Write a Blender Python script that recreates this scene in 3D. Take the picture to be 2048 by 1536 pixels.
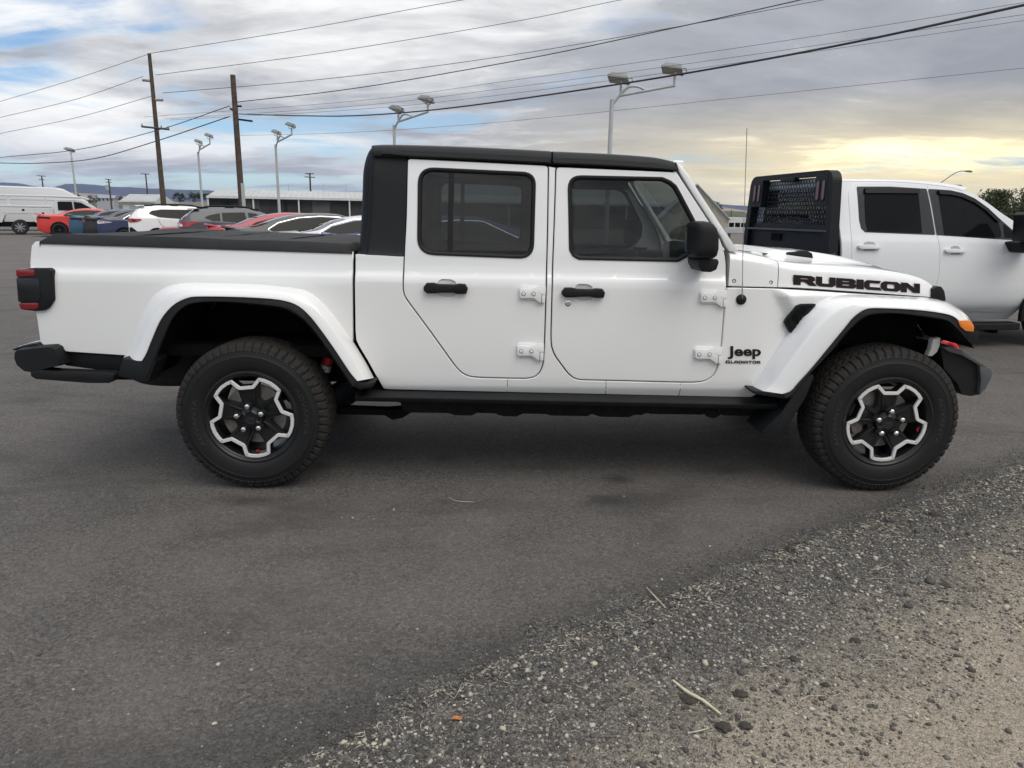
import bpy, bmesh, math, random
import numpy as np
from mathutils import Vector, Matrix, noise as mnoise
for _o in list(bpy.data.objects):
    bpy.data.objects.remove(_o, do_unlink=True)
SC = bpy.context.scene
COL = SC.collection
R = math.radians

# ------------------------------------------------------------------ camera
# handheld phone, 24 mm equivalent, held at 1.49 m, pitched down, slight roll
F_PX, CXP, CYP = 1420.0, 1024.0, 768.0
PITCH, ROLL, YAW, CAM_H = R(13.4), R(0.9), R(1.67), 1.4936
CAM = np.array([1.29581, -3.65912, CAM_H])
_fw = np.array([math.sin(YAW) * math.cos(PITCH), math.cos(YAW) * math.cos(PITCH), -math.sin(PITCH)])
_r0 = np.array([math.cos(YAW), -math.sin(YAW), 0.0])
_u0 = np.cross(_r0, _fw)
_rt = _r0 * math.cos(ROLL) + _u0 * math.sin(ROLL)
_up = -_r0 * math.sin(ROLL) + _u0 * math.cos(ROLL)
cam_d = bpy.data.cameras.new('camera')
cam_o = bpy.data.objects.new('camera', cam_d)
COL.objects.link(cam_o)
cam_d.sensor_fit = 'HORIZONTAL'
cam_d.sensor_width = 36.0
cam_d.lens = 36.0 * F_PX / 2048.0
cam_d.clip_start = 0.05
cam_d.clip_end = 30000.0
cam_o.matrix_world = Matrix(((_rt[0], _up[0], -_fw[0], CAM[0]), (_rt[1], _up[1], -_fw[1], CAM[1]),
                             (_rt[2], _up[2], -_fw[2], CAM[2]), (0, 0, 0, 1)))
SC.camera = cam_o

# ------------------------------------------------------------------ render look
SC.view_settings.view_transform = 'Standard'
SC.view_settings.look = 'None'
SC.view_settings.exposure = 0.16
SC.view_settings.gamma = 1.0
SC.render.engine = 'CYCLES'
SC.cycles.max_bounces = 8
SC.cycles.transparent_max_bounces = 12
SC.cycles.sample_clamp_indirect = 6.0
SC.cycles.use_denoising = True

# ------------------------------------------------------------------ broad weak sun lamp, added behind the camera to lift the truck's near side
SUN_AZ = R(140.0)      # clockwise from +Y (view direction) towards +X (right)
SUN_EL = R(54.0)
SUN_DIR = Vector((math.sin(SUN_AZ) * math.cos(SUN_EL), math.cos(SUN_AZ) * math.cos(SUN_EL), math.sin(SUN_EL)))
sun_d = bpy.data.lights.new('sun', 'SUN')
sun_d.energy = 1.5
sun_d.angle = R(45.0)
sun_d.color = (1.0, 0.955, 0.885)
sun_o = bpy.data.objects.new('sun', sun_d)
COL.objects.link(sun_o)
sun_o.rotation_euler = SUN_DIR.to_track_quat('Z', 'Y').to_euler()
sun_o.location = (0, -20, 30)

# ------------------------------------------------------------------ world: Nishita sky behind a broken cloud layer
W = bpy.data.worlds.new('World')
SC.world = W
W.use_nodes = True
_t = W.node_tree
_t.nodes.clear()
class NT:
    """tiny node-graph helper"""
    def __init__(s, tree): s.t = tree
    def n(s, typ, **kw):
        nd = s.t.nodes.new(typ)
        for k, v in kw.items():
            if k.startswith('i_'):
                key = k[2:]
                key = int(key) if key.isdigit() else key.replace('_', ' ')
                s.put(nd.inputs[key], v)
            else:
                setattr(nd, k, v)
        return nd
    def put(s, inp, v):
        if hasattr(v, 'is_linked') or isinstance(v, bpy.types.NodeSocket):
            s.t.links.new(v, inp)
        else:
            inp.default_value = v
    def math(s, op, a, b=0.0, c=0.0, clamp=False):
        nd = s.t.nodes.new('ShaderNodeMath'); nd.operation = op; nd.use_clamp = clamp
        for i, v in enumerate((a, b, c)): s.put(nd.inputs[i], v)
        return nd.outputs[0]
    def vmath(s, op, a, b=(0, 0, 0)):
        nd = s.t.nodes.new('ShaderNodeVectorMath'); nd.operation = op
        s.put(nd.inputs[0], a); s.put(nd.inputs[1], b)
        return nd.outputs['Value'] if op in ('DOT_PRODUCT', 'LENGTH', 'DISTANCE') else nd.outputs[0]
    def noise(s, vec, scale, detail=4.0, rough=0.5, dist=0.0, lac=2.0):
        nd = s.t.nodes.new('ShaderNodeTexNoise')
        s.put(nd.inputs['Vector'], vec)
        nd.inputs['Scale'].default_value = scale; nd.inputs['Detail'].default_value = detail
        nd.inputs['Roughness'].default_value = rough; nd.inputs['Distortion'].default_value = dist
        nd.inputs['Lacunarity'].default_value = lac
        return nd.outputs['Fac']
    def voro(s, vec, scale, feature='F1', out='Distance', rand=1.0):
        nd = s.t.nodes.new('ShaderNodeTexVoronoi'); nd.feature = feature
        s.put(nd.inputs['Vector'], vec); nd.inputs['Scale'].default_value = scale
        nd.inputs['Randomness'].default_value = rand
        return nd.outputs[out]
    def ramp(s, fac, stops, interp='LINEAR'):
        nd = s.t.nodes.new('ShaderNodeValToRGB'); s.put(nd.inputs[0], fac)
        cr = nd.color_ramp; cr.interpolation = interp
        while len(cr.elements) < len(stops): cr.elements.new(0.5)
        for e, (p, c) in zip(cr.elements, stops):
            e.position = p
            e.color = (c, c, c, 1) if isinstance(c, (int, float)) else (*c, 1)
        return nd.outputs[0]
    def step(s, fac, lo, hi):
        nd = s.t.nodes.new('ShaderNodeMapRange'); nd.interpolation_type = 'SMOOTHSTEP'
        s.put(nd.inputs['Value'], fac); nd.inputs['From Min'].default_value = lo; nd.inputs['From Max'].default_value = hi
        return nd.outputs[0]
    def mix(s, fac, a, b, blend='MIX'):
        nd = s.t.nodes.new('ShaderNodeMix'); nd.data_type = 'RGBA'; nd.blend_type = blend
        s.put(nd.inputs[0], fac)
        for i, v in ((6, a), (7, b)):
            if isinstance(v, tuple) and len(v) == 3: v = (*v, 1)
            s.put(nd.inputs[i], v)
        return nd.outputs[2]
    def sep(s, v):
        nd = s.t.nodes.new('ShaderNodeSeparateXYZ'); s.put(nd.inputs[0], v); return nd.outputs
    def comb(s, x, y, z):
        nd = s.t.nodes.new('ShaderNodeCombineXYZ')
        for i, v in enumerate((x, y, z)): s.put(nd.inputs[i], v)
        return nd.outputs[0]

g = NT(_t)
SKY_STR = 0.1
CLOUD_OFS = (16.6, -17.9, 0.0)
_dir = g.vmath('NORMALIZE', g.n('ShaderNodeTexCoord').outputs['Generated'])
_x, _y, _z = g.sep(_dir)
_zz = g.math('ADD', g.math('MAXIMUM', _z, 0.0), 0.13)
_u, _v = g.math('DIVIDE', _x, _zz), g.math('DIVIDE', _y, _zz)
_p = g.comb(_u, _v, 0.0)
# slow warp, then two layers: broad ragged decks and fine wind-drawn wisps
_pm = g.n('ShaderNodeMapping', i_Vector=_p, i_Rotation=(0, 0, R(12)), i_Scale=(1.15, 1.45, 1.0), i_Location=CLOUD_OFS).outputs[0]
_wn = g.n('ShaderNodeTexNoise', i_Vector=_pm, i_Scale=0.45, i_Detail=4.0)
_warp = g.vmath('SCALE', g.vmath('SUBTRACT', _wn.outputs['Color'], (0.5, 0.5, 0.5)))
_t.nodes[-1].inputs['Scale'].default_value = 1.5
_pw = g.vmath('ADD', _pm, _warp)
_n1 = g.noise(_pw, 0.50, 10.0, 0.58)
_n2 = g.noise(g.vmath('ADD', _pw, (11.3, 4.2, 2.0)), 0.34, 8.0, 0.54)
_n3 = g.noise(g.vmath('ADD', _pw, (1.3, 9.2, 5.0)), 1.7, 8.0, 0.62)
_ps = g.n('ShaderNodeMapping', i_Vector=_pw, i_Rotation=(0, 0, R(24)), i_Scale=(0.5, 1.5, 1.0)).outputs[0]
_n4 = g.noise(_ps, 1.1, 8.0, 0.62)
# the deck is broken towards the left, closed to the right and overhead
_open = g.math('MULTIPLY', g.step(g.math('MULTIPLY', _x, -1.0), -0.10, 0.45), 0.085)
_cov = g.math('SUBTRACT', g.math('ADD', g.math('MULTIPLY', _n1, 0.62), g.math('ADD', g.math('MULTIPLY', _n3, 0.16), g.math('MULTIPLY', _n4, 0.22))), _open)
_cloud = g.step(_cov, 0.355, 0.465)
# lit thin cloud is near white, thick cells are grey-violet
_thick = g.math('ADD', g.math('MULTIPLY', _n2, 0.62), g.math('ADD', g.math('MULTIPLY', _n3, 0.18), g.math('MULTIPLY', _n4, 0.20)))
_thick = g.math('ADD', _thick, g.math('MULTIPLY', g.step(_x, -0.1, 0.55), 0.035))
_shade = g.ramp(_thick, [(0.40, (1.06, 1.05, 1.02)), (0.455, (0.90, 0.90, 0.89)), (0.495, (0.67, 0.675, 0.68)), (0.54, (0.43, 0.442, 0.468)), (0.62, (0.32, 0.332, 0.362))])
# low sun glow through the cloud on the right-hand horizon
_glow_dir = Vector((math.sin(R(50)), math.cos(R(50)), 0.05)).normalized()
_gd = g.vmath('DOT_PRODUCT', _dir, tuple(_glow_dir))
_low = g.math('SUBTRACT', 1.0, g.step(_z, 0.04, 0.17))
_glow = g.math('MULTIPLY', g.step(_gd, 0.54, 0.985), _low)
_warm = g.mix(_glow, (1.0, 1.0, 1.0), (2.7, 2.2, 1.12))
_haze = g.math('MULTIPLY', g.math('SUBTRACT', 1.0, g.step(_z, 0.0, 0.10)), 0.30)
_shade = g.mix(_haze, _shade, (0.66, 0.68, 0.66))
_shade = g.mix(1.0, _shade, _warm, 'MULTIPLY')
# sky brightens overhead as under any cloud deck
_zen = g.math('ADD', 1.0, g.math('MULTIPLY', g.step(_z, 0.30, 0.95), 0.8))
_lum = g.n('ShaderNodeMix', data_type='RGBA', blend_type='MULTIPLY')
_lum.inputs[0].default_value = 1.0
g.put(_lum.inputs[6], _shade)
g.put(_lum.inputs[7], g.comb(_zen, _zen, _zen))
_cl = g.vmath('SCALE', _lum.outputs[2])
_t.nodes[-1].inputs['Scale'].default_value = 1.0 / SKY_STR
_sky = g.n('ShaderNodeTexSky', sky_type='NISHITA', sun_disc=False)
_sky.sun_elevation = SUN_EL
_sky.sun_rotation = SUN_AZ
_sky.altitude = 300.0
_sky.air_density = 1.0
_sky.dust_density = 0.15
_sky.ozone_density = 2.0
_bg = g.n('ShaderNodeBackground', i_Color=g.mix(_cloud, g.mix(1.0, _sky.outputs[0], (0.90, 1.02, 1.10), 'MULTIPLY'), _cl), i_Strength=SKY_STR)
_out = g.n('ShaderNodeOutputWorld', i_Surface=_bg.outputs[0])

# ------------------------------------------------------------------ projecting photo measurements onto real planes
def ray(px, py):
    return _fw * F_PX + _rt * (px - CXP) + _up * (CYP - py)
def ground_at(px, py, z=0.0):
    d = ray(px, py); t = (z - CAM[2]) / d[2]
    return CAM + d * t
def at_depth(px, py, depth):
    """point on the pixel's ray, depth metres in front of the camera (horizontal distance along view)"""
    d = ray(px, py)
    h = np.array([math.sin(YAW), math.cos(YAW), 0.0])
    return CAM + d * (depth / float(d @ h))
class Frame:
    """a vehicle's own frame: u along its length, v across (0 = side facing the camera), z up"""
    def __init__(s, ox, oy, heading):
        s.o = np.array([ox, oy, 0.0]); s.h = heading
        s.eu = np.array([math.cos(heading), math.sin(heading), 0.0])
        s.ev = np.array([-math.sin(heading), math.cos(heading), 0.0])
    def at(s, px, py, v):
        d = ray(px, py)
        t = float((s.o + s.ev * v - CAM) @ s.ev) / float(d @ s.ev)
        p = CAM + d * t - s.o
        return float(p @ s.eu), float(p[2])
    def on(s, px, py, vf):
        """vf(u, z) -> v of the surface; returns (u, z)"""
        v = vf(0.0, 1.0) if callable(vf) else vf
        for _ in range(6):
            u, z = s.at(px, py, v)
            if not callable(vf): break
            v = vf(u, z)
        return u, z
    def at_u(s, px, py, u0):
        """hit the cross plane u = u0; returns (v, z)"""
        d = ray(px, py)
        t = float((s.o + s.eu * u0 - CAM) @ s.eu) / float(d @ s.eu)
        p = CAM + d * t - s.o
        return float(p @ s.ev), float(p[2])

# ------------------------------------------------------------------ objects
def link(o, parent=None):
    COL.objects.link(o)
    if parent is not None: o.parent = parent
    return o
def tag(o, label=None, cat=None, group=None, kind=None):
    if label: o['label'] = label
    if cat: o['category'] = cat
    if group: o['group'] = group
    if kind: o['kind'] = kind
    return o
def empty(name, loc=(0, 0, 0), rz=0.0, parent=None):
    o = bpy.data.objects.new(name, None)
    o.empty_display_size = 0.2
    o.location = loc; o.rotation_euler = (0, 0, rz)
    return link(o, parent)
def mk(name, verts, faces, mat, parent=None, smooth=None, normals=None, loc=None):
    me = bpy.data.meshes.new(name)
    me.from_pydata([tuple(map(float, v)) for v in verts], [], faces)
    me.update()
    mats = mat if isinstance(mat, (list, tuple)) else [mat]
    for m in mats: me.materials.append(m)
    if smooth is not None:
        me.polygons.foreach_set('use_smooth', [True] * len(me.polygons))
        if normals is not None:
            me.normals_split_custom_set_from_vertices([tuple(n) for n in normals])
        elif smooth < 179:
            me.set_sharp_from_angle(angle=R(smooth))
    o = bpy.data.objects.new(name, me)
    if loc is not None: o.location = loc
    return link(o, parent)
def from_bm(name, bm, mat, parent=None, smooth=None, loc=None):
    me = bpy.data.meshes.new(name)
    bm.to_mesh(me); bm.free()
    for m in (mat if isinstance(mat, (list, tuple)) else [mat]): me.materials.append(m)
    if smooth is not None:
        me.polygons.foreach_set('use_smooth', [True] * len(me.polygons))
        if smooth < 179: me.set_sharp_from_angle(angle=R(smooth))
    o = bpy.data.objects.new(name, me)
    if loc is not None: o.location = loc
    return link(o, parent)
class MB:
    """collects pieces of one part"""
    def __init__(s): s.v, s.f = [], []
    def add(s, verts, faces):
        b = len(s.v); s.v += [tuple(map(float, v)) for v in verts]; s.f += [tuple(i + b for i in f) for f in faces]; return s
    def box(s, a, b, mtx=None):
        x0, y0, z0 = a; x1, y1, z1 = b
        vs = [(x0, y0, z0), (x1, y0, z0), (x1, y1, z0), (x0, y1, z0), (x0, y0, z1), (x1, y0, z1), (x1, y1, z1), (x0, y1, z1)]
        if mtx is not None: vs = [tuple(mtx @ Vector(v)) for v in vs]
        return s.add(vs, [(0, 3, 2, 1), (4, 5, 6, 7), (0, 1, 5, 4), (1, 2, 6, 5), (2, 3, 7, 6), (3, 0, 4, 7)])
    def tube(s, pts, r, n=8, cap=True):
        pts = [Vector(p) for p in pts]; rows = []
        rs = r if isinstance(r, (list, tuple)) else [r] * len(pts)
        ref = None
        for i, p in enumerate(pts):
            t = (pts[min(i + 1, len(pts) - 1)] - pts[max(i - 1, 0)])
            if t.length < 1e-9: t = Vector((0, 0, 1))
            t.normalize()
            if ref is None:
                ref = Vector((0, 0, 1)) if abs(t.z) < 0.9 else Vector((1, 0, 0))
            a = (ref - t * ref.dot(t)).normalized(); ref = a
            b = t.cross(a)
            rows.append([p + (a * math.cos(2 * math.pi * k / n) + b * math.sin(2 * math.pi * k / n)) * rs[i] for k in range(n)])
        vs = [v for r_ in rows for v in r_]; fs = []
        for i in range(len(rows) - 1):
            for k in range(n):
                fs.append((i * n + k, i * n + (k + 1) % n, (i + 1) * n + (k + 1) % n, (i + 1) * n + k))
        if cap:
            fs.append(tuple(range(n - 1, -1, -1))); fs.append(tuple((len(rows) - 1) * n + k for k in range(n)))
        return s.add(vs, fs)
    def lathe(s, prof, n=32, axis='y', c=(0, 0, 0), closed=False, cap=True):
        """prof: (radius, axial). revolves round the axis through c"""
        vs, fs = [], []
        for r, a in prof:
            for k in range(n):
                t = 2 * math.pi * k / n
                if axis == 'y': vs.append((c[0] + r * math.cos(t), c[1] + a, c[2] + r * math.sin(t)))
                elif axis == 'z': vs.append((c[0] + r * math.cos(t), c[1] + r * math.sin(t), c[2] + a))
                else: vs.append((c[0] + a, c[1] + r * math.cos(t), c[2] + r * math.sin(t)))
        m = len(prof)
        for i in range(m if closed else m - 1):
            j = (i + 1) % m
            for k in range(n):
                fs.append((i * n + k, i * n + (k + 1) % n, j * n + (k + 1) % n, j * n + k))
        if not closed and cap:
            if prof[0][0] > 1e-6: fs.append(tuple(range(n)))
            if prof[-1][0] > 1e-6: fs.append(tuple((m - 1) * n + k for k in range(n)))
        return s.add(vs, fs)
    def grid(s, rows, close_u=False):
        n = len(rows[0]); vs = [v for r_ in rows for v in r_]; fs = []
        for i in range(len(rows) - 1):
            for k in range(n if close_u else n - 1):
                fs.append((i * n + k, i * n + (k + 1) % n, (i + 1) * n + (k + 1) % n, (i + 1) * n + k))
        return s.add(vs, fs)
    def prism(s, pts2, v0, v1, place):
        """pts2 polygon extruded from v0 to v1; place(a, b, v) -> 3D"""
        n = len(pts2)
        vs = [place(a, b, v0) for a, b in pts2] + [place(a, b, v1) for a, b in pts2]
        fs = [tuple(range(n)), tuple(range(2 * n - 1, n - 1, -1))] + [(i, i + n, (i + 1) % n + n, (i + 1) % n) for i in range(n)]
        return s.add(vs, fs)
    def build(s, name, mat, parent=None, smooth=None, bevel=0.0, seg=2, loc=None, fix=True):
        bm = bmesh.new()
        bv = [bm.verts.new(v) for v in s.v]
        for f in s.f:
            try: bm.faces.new([bv[i] for i in f])
            except ValueError: pass
        if fix: bmesh.ops.recalc_face_normals(bm, faces=bm.faces)
        if bevel > 0:
            bmesh.ops.remove_doubles(bm, verts=bm.verts, dist=1e-5)
            es = [e for e in bm.edges if len(e.link_faces) == 2 and e.calc_face_angle(0) > R(28)]
            bmesh.ops.bevel(bm, geom=es, offset=bevel, segments=seg, profile=0.5, affect='EDGES', clamp_overlap=True)
        return from_bm(name, bm, mat, parent, smooth, loc)
UVZ = lambda a, b, v: (a, v, b)       # polygon in (u, z), extruded across v
VZU = lambda a, b, u: (u, a, b)       # polygon in (v, z), extruded along u

def hermite(pts):
    """smooth interpolation through (t, value); returns f, df"""
    t = np.array([p[0] for p in pts], float); y = np.array([p[1] for p in pts], float)
    d = np.diff(y) / np.diff(t)
    m = np.concatenate([[d[0]], (d[:-1] + d[1:]) / 2, [d[-1]]])
    for i in range(1, len(t) - 1):
        if d[i - 1] * d[i] <= 0: m[i] = 0.0
        else:
            w1, w2 = 2 * (t[i + 1] - t[i]) + (t[i] - t[i - 1]), (t[i + 1] - t[i]) + 2 * (t[i] - t[i - 1])
            m[i] = (w1 + w2) / (w1 / d[i - 1] + w2 / d[i])
    def f(x):
        if x <= t[0]: return y[0] + m[0] * (x - t[0])
        if x >= t[-1]: return y[-1] + m[-1] * (x - t[-1])
        i = int(np.searchsorted(t, x) - 1); i = max(0, min(i, len(t) - 2)); h = t[i + 1] - t[i]; s = (x - t[i]) / h
        return ((2 * s**3 - 3 * s**2 + 1) * y[i] + (s**3 - 2 * s**2 + s) * h * m[i] + (-2 * s**3 + 3 * s**2) * y[i + 1] + (s**3 - s**2) * h * m[i + 1])
    return f, (lambda x: (f(x + 1e-3) - f(x - 1e-3)) / 2e-3)
def smooth_curve(pts, n):
    """Catmull-Rom through points, resampled to n by arc length"""
    P = [np.array(p, float) for p in pts]; P = [2 * P[0] - P[1]] + P + [2 * P[-1] - P[-2]]; out = []
    for i in range(1, len(P) - 2):
        for k in range(8):
            s = k / 8
            out.append(0.5 * ((2 * P[i]) + (-P[i - 1] + P[i + 1]) * s + (2 * P[i - 1] - 5 * P[i] + 4 * P[i + 1] - P[i + 2]) * s * s + (-P[i - 1] + 3 * P[i] - 3 * P[i + 1] + P[i + 2]) * s**3))
    out.append(P[-2]); out = np.array(out)
    L = np.concatenate([[0], np.cumsum(np.linalg.norm(np.diff(out, axis=0), axis=1))])
    s = np.linspace(0, L[-1], n)
    return np.stack([np.interp(s, L, out[:, k]) for k in range(out.shape[1])], 1)
def rounded(pts, r, n=5):
    """polygon (list of 2D) with corner radii r (number or list)"""
    out = []; m = len(pts); rs = r if isinstance(r, (list, tuple)) else [r] * m
    for i in range(m):
        p0, p, p1 = (np.array(pts[j % m], float) for j in (i - 1, i, i + 1))
        a, b = p0 - p, p1 - p; la, lb = np.linalg.norm(a), np.linalg.norm(b)
        if rs[i] <= 0: out.append(tuple(p)); continue
        a, b = a / la, b / lb
        ang = math.acos(max(-1, min(1, float(a @ b)))); t = min(rs[i] / math.tan(ang / 2), la * 0.49, lb * 0.49)
        s, e = p + a * t, p + b * t
        for k in range(n + 1):
            q = k / n; out.append(tuple((1 - q)**2 * s + 2 * q * (1 - q) * p + q * q * e))
    return out
def area2(p): return sum(p[i - 1][0] * p[i][1] - p[i][0] * p[i - 1][1] for i in range(len(p))) / 2
def dense(p, step):
    out = []
    for i in range(len(p)):
        a, b = np.array(p[i], float), np.array(p[(i + 1) % len(p)], float)
        k = max(1, int(math.ceil(np.linalg.norm(b - a) / step)))
        out += [tuple(a + (b - a) * j / k) for j in range(k)]
    return out
def clean(p, eps=1e-4):
    out = []
    for q in p:
        if not out or math.hypot(q[0] - out[-1][0], q[1] - out[-1][1]) > eps: out.append(tuple(q))
    if math.hypot(out[0][0] - out[-1][0], out[0][1] - out[-1][1]) < eps: out.pop()
    return out
def offset(p, d):
    """offset a counter-clockwise polygon inwards by d; returns pts and outward edge directions"""
    n = len(p); q, nn = [], []
    for i in range(n):
        a, b, c = (np.array(p[j % n], float) for j in (i - 1, i, i + 1))
        e1, e2 = b - a, c - b
        n1 = np.array([e1[1], -e1[0]]) / (np.linalg.norm(e1) + 1e-12); n2 = np.array([e2[1], -e2[0]]) / (np.linalg.norm(e2) + 1e-12)
        m = n1 + n2; L = np.linalg.norm(m); m = m / L if L > 1e-6 else n1
        k = 1.0 / max(0.45, float(m @ n1))
        q.append(tuple(b - m * d * k)); nn.append(m)
    return q, nn
def panel(name, outline, vf, mat, parent, holes=(), bev=0.004, depth=0.03, zstep=0.03, side=1, dens=0.04, W=1.88, ustep=0.15):
    """sheet-metal panel: outline in (u, z) laid on the surface v = vf(u, z), rolled edges, returned flanges"""
    loops = []
    for k, lp in enumerate([outline] + list(holes)):
        lp = dense(clean(lp), dens)
        if (area2(lp) > 0) != (k == 0): lp = lp[::-1]     # outer ccw, holes cw
        ins, nn = offset(lp, bev)
        loops.append((lp, ins, nn))
    bm = bmesh.new(); edges = []
    for lp, ins, nn in loops:
        vs = [bm.verts.new((a, 0, b)) for a, b in ins]
        edges += [bm.edges.new((vs[i - 1], vs[i])) for i in range(len(vs))]
    bmesh.ops.triangle_fill(bm, use_beauty=True, use_dissolve=False, edges=edges, normal=(0, -1, 0))
    zs = [v.co.z for v in bm.verts]; z = math.floor(min(zs) / zstep) * zstep + zstep
    while z < max(zs):
        bmesh.ops.bisect_plane(bm, geom=bm.verts[:] + bm.edges[:] + bm.faces[:], dist=1e-5, plane_co=(0, 0, z), plane_no=(0, 0, 1)); z += zstep
    us = [v.co.x for v in bm.verts]; u = math.floor(min(us) / ustep) * ustep + ustep
    while u < max(us):
        bmesh.ops.bisect_plane(bm, geom=bm.verts[:] + bm.edges[:] + bm.faces[:], dist=1e-5, plane_co=(u, 0, 0), plane_no=(1, 0, 0)); u += ustep
    bmesh.ops.triangulate(bm, faces=bm.faces[:])
    bm.verts.index_update()
    def nrm(u, z):
        e = 2e-3
        du, dz = (vf(u + e, z) - vf(u - e, z)) / (2 * e), (vf(u, z + e) - vf(u, z - e)) / (2 * e)
        n = np.array([du, -1.0, dz]); return n / np.linalg.norm(n)
    V, N, Fs = [], [], []
    for v in bm.verts:
        V.append((v.co.x, vf(v.co.x, v.co.z), v.co.z)); N.append(nrm(v.co.x, v.co.z))
    for f in bm.faces:
        idx = [v.index for v in f.verts]
        if f.normal.y > 0: idx = idx[::-1]
        Fs.append(tuple(idx))
    bm.free()
    for lp, ins, nn in loops:
        n = len(lp); b0 = len(V)
        for (a, b), m in zip(ins, nn):
            V.append((a, vf(a, b), b)); N.append(nrm(a, b))
        for (a, b), m in zip(lp, nn):
            V.append((a, vf(a, b) + bev, b)); q = nrm(a, b) * 0.35 + np.array([m[0], 0, m[1]]); N.append(q / np.linalg.norm(q))
        for (a, b), m in zip(lp, nn):
            V.append((a, vf(a, b) + depth, b)); N.append(np.array([m[0], 0, m[1]]))
        for i in range(n):
            j = (i + 1) % n
            Fs.append((b0 + i, b0 + n + i, b0 + n + j, b0 + j)); Fs.append((b0 + n + i, b0 + 2 * n + i, b0 + 2 * n + j, b0 + n + j))
    if side < 0:
        V = [(a, W - b, c) for a, b, c in V]; N = [(a, -b, c) for a, b, c in N]; Fs = [f[::-1] for f in Fs]
    return mk(name, V, Fs, mat, parent, smooth=180, normals=N)
def mirror_obj(o, W, parent=None, name=None):
    """the same part on the far side (v -> W - v)"""
    me = o.data.copy()
    bm = bmesh.new(); bm.from_mesh(me)
    for v in bm.verts: v.co.y = W - v.co.y
    bmesh.ops.reverse_faces(bm, faces=bm.faces)
    bm.to_mesh(me); bm.free()
    c = bpy.data.objects.new(name or o.name.split('.')[0], me)
    link(c, parent if parent is not None else o.parent)
    for ch in list(o.children): mirror_obj(ch, W, c)
    return c
def copy_tree(o, parent=None):
    c = o.copy(); COL.objects.link(c); c.parent = parent
    for ch in list(o.children): copy_tree(ch, c)
    return c
def fill_mesh(name, outer, holes, place, mat, parent, thick=0.0):
    """flat shape with holes; outer/holes in 2D, place(a, b, k) -> 3D (k: 0 front, 1 back)"""
    bm = bmesh.new(); edges = []
    for lp in [outer] + list(holes):
        vs = [bm.verts.new((a, 0, b)) for a, b in clean(lp, 1e-6)]
        edges += [bm.edges.new((vs[i - 1], vs[i])) for i in range(len(vs))]
    bmesh.ops.triangle_fill(bm, use_beauty=True, edges=edges, normal=(0, -1, 0))
    for f in bm.faces:
        if f.normal.y > 0: f.normal_flip()
    if thick:
        ex = bmesh.ops.extrude_face_region(bm, geom=bm.faces[:])
        for v in ex['geom']:
            if isinstance(v, bmesh.types.BMVert): v.co.y -= 1.0
        for v in bm.verts: v.co.y += 1.0      # front at 0, back at 1
    for v in bm.verts: v.co = Vector(place(v.co.x, v.co.z, v.co.y))
    bmesh.ops.recalc_face_normals(bm, faces=bm.faces)
    return from_bm(name, bm, mat, parent)
def text_mesh(body, extr=0.0, off=0.0, shear=0.0):
    """vertices (2D) and faces of lettering in the built-in font, unit height"""
    cu = bpy.data.curves.new('lettering', 'FONT'); cu.body = body; cu.size = 1.0; cu.offset = off; cu.shear = shear; cu.resolution_u = 4
    o = bpy.data.objects.new('lettering', cu); COL.objects.link(o)
    dg = bpy.context.evaluated_depsgraph_get(); dg.update()
    me = bpy.data.meshes.new_from_object(o.evaluated_get(dg))
    vs = [(v.co.x, v.co.y) for v in me.vertices]; fs = [tuple(p.vertices) for p in me.polygons]
    bpy.data.objects.remove(o); bpy.data.curves.remove(cu); bpy.data.meshes.remove(me)
    return vs, fs

# ------------------------------------------------------------------ materials
_mats = {}
def pbr(name, col, rough=0.5, metal=0.0, coat=0.0, spec=0.5, var=0.0, vscale=8.0, bump=0.0, bscale=60.0, rvar=0.0, emit=None):
    """procedural principled material with colour/roughness variation and fine relief"""
    if name in _mats: return _mats[name]
    m = bpy.data.materials.new(name); m.use_nodes = True
    nt = NT(m.node_tree); b = m.node_tree.nodes['Principled BSDF']
    b.inputs['Base Color'].default_value = (*col, 1)
    b.inputs['Roughness'].default_value = rough; b.inputs['Metallic'].default_value = metal
    b.inputs['Coat Weight'].default_value = coat; b.inputs['Coat Roughness'].default_value = 0.04
    b.inputs['Specular IOR Level'].default_value = spec
    co = nt.n('ShaderNodeTexCoord').outputs['Object']
    if var:
        n = nt.noise(co, vscale, 5.0, 0.6)
        c = nt.ramp(n, [(0.28, tuple(x * (1 - var) for x in col)), (0.72, tuple(min(1, x * (1 + var)) for x in col))])
        nt.put(b.inputs['Base Color'], c)
    if rvar:
        nt.put(b.inputs['Roughness'], nt.math('ADD', rough - rvar / 2, nt.math('MULTIPLY', nt.noise(co, vscale * 1.7, 4.0), rvar)))
    if bump:
        bp = nt.n('ShaderNodeBump', i_Strength=bump, i_Distance=0.002, i_Height=nt.noise(co, bscale, 4.0))
        nt.put(b.inputs['Normal'], bp.outputs[0])
    if emit:
        b.inputs['Emission Color'].default_value = (*emit[:3], 1); b.inputs['Emission Strength'].default_value = emit[3]
    _mats[name] = m
    return m
def glass(name, tint, refl=1.0):
    if name in _mats: return _mats[name]
    m = bpy.data.materials.new(name); m.use_nodes = True; t = m.node_tree; t.nodes.clear(); nt = NT(t)
    tr = nt.n('ShaderNodeBsdfTransparent', i_Color=(*tint, 1))
    gl = nt.n('ShaderNodeBsdfGlossy', i_Color=(refl, refl, refl, 1), i_Roughness=0.01)
    fr = nt.n('ShaderNodeFresnel', i_IOR=1.5)
    mx = nt.n('ShaderNodeMixShader'); nt.put(mx.inputs[0], fr.outputs[0]); nt.put(mx.inputs[1], tr.outputs[0]); nt.put(mx.inputs[2], gl.outputs[0])
    nt.n('ShaderNodeOutputMaterial', i_Surface=mx.outputs[0])
    _mats[name] = m
    return m
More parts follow.
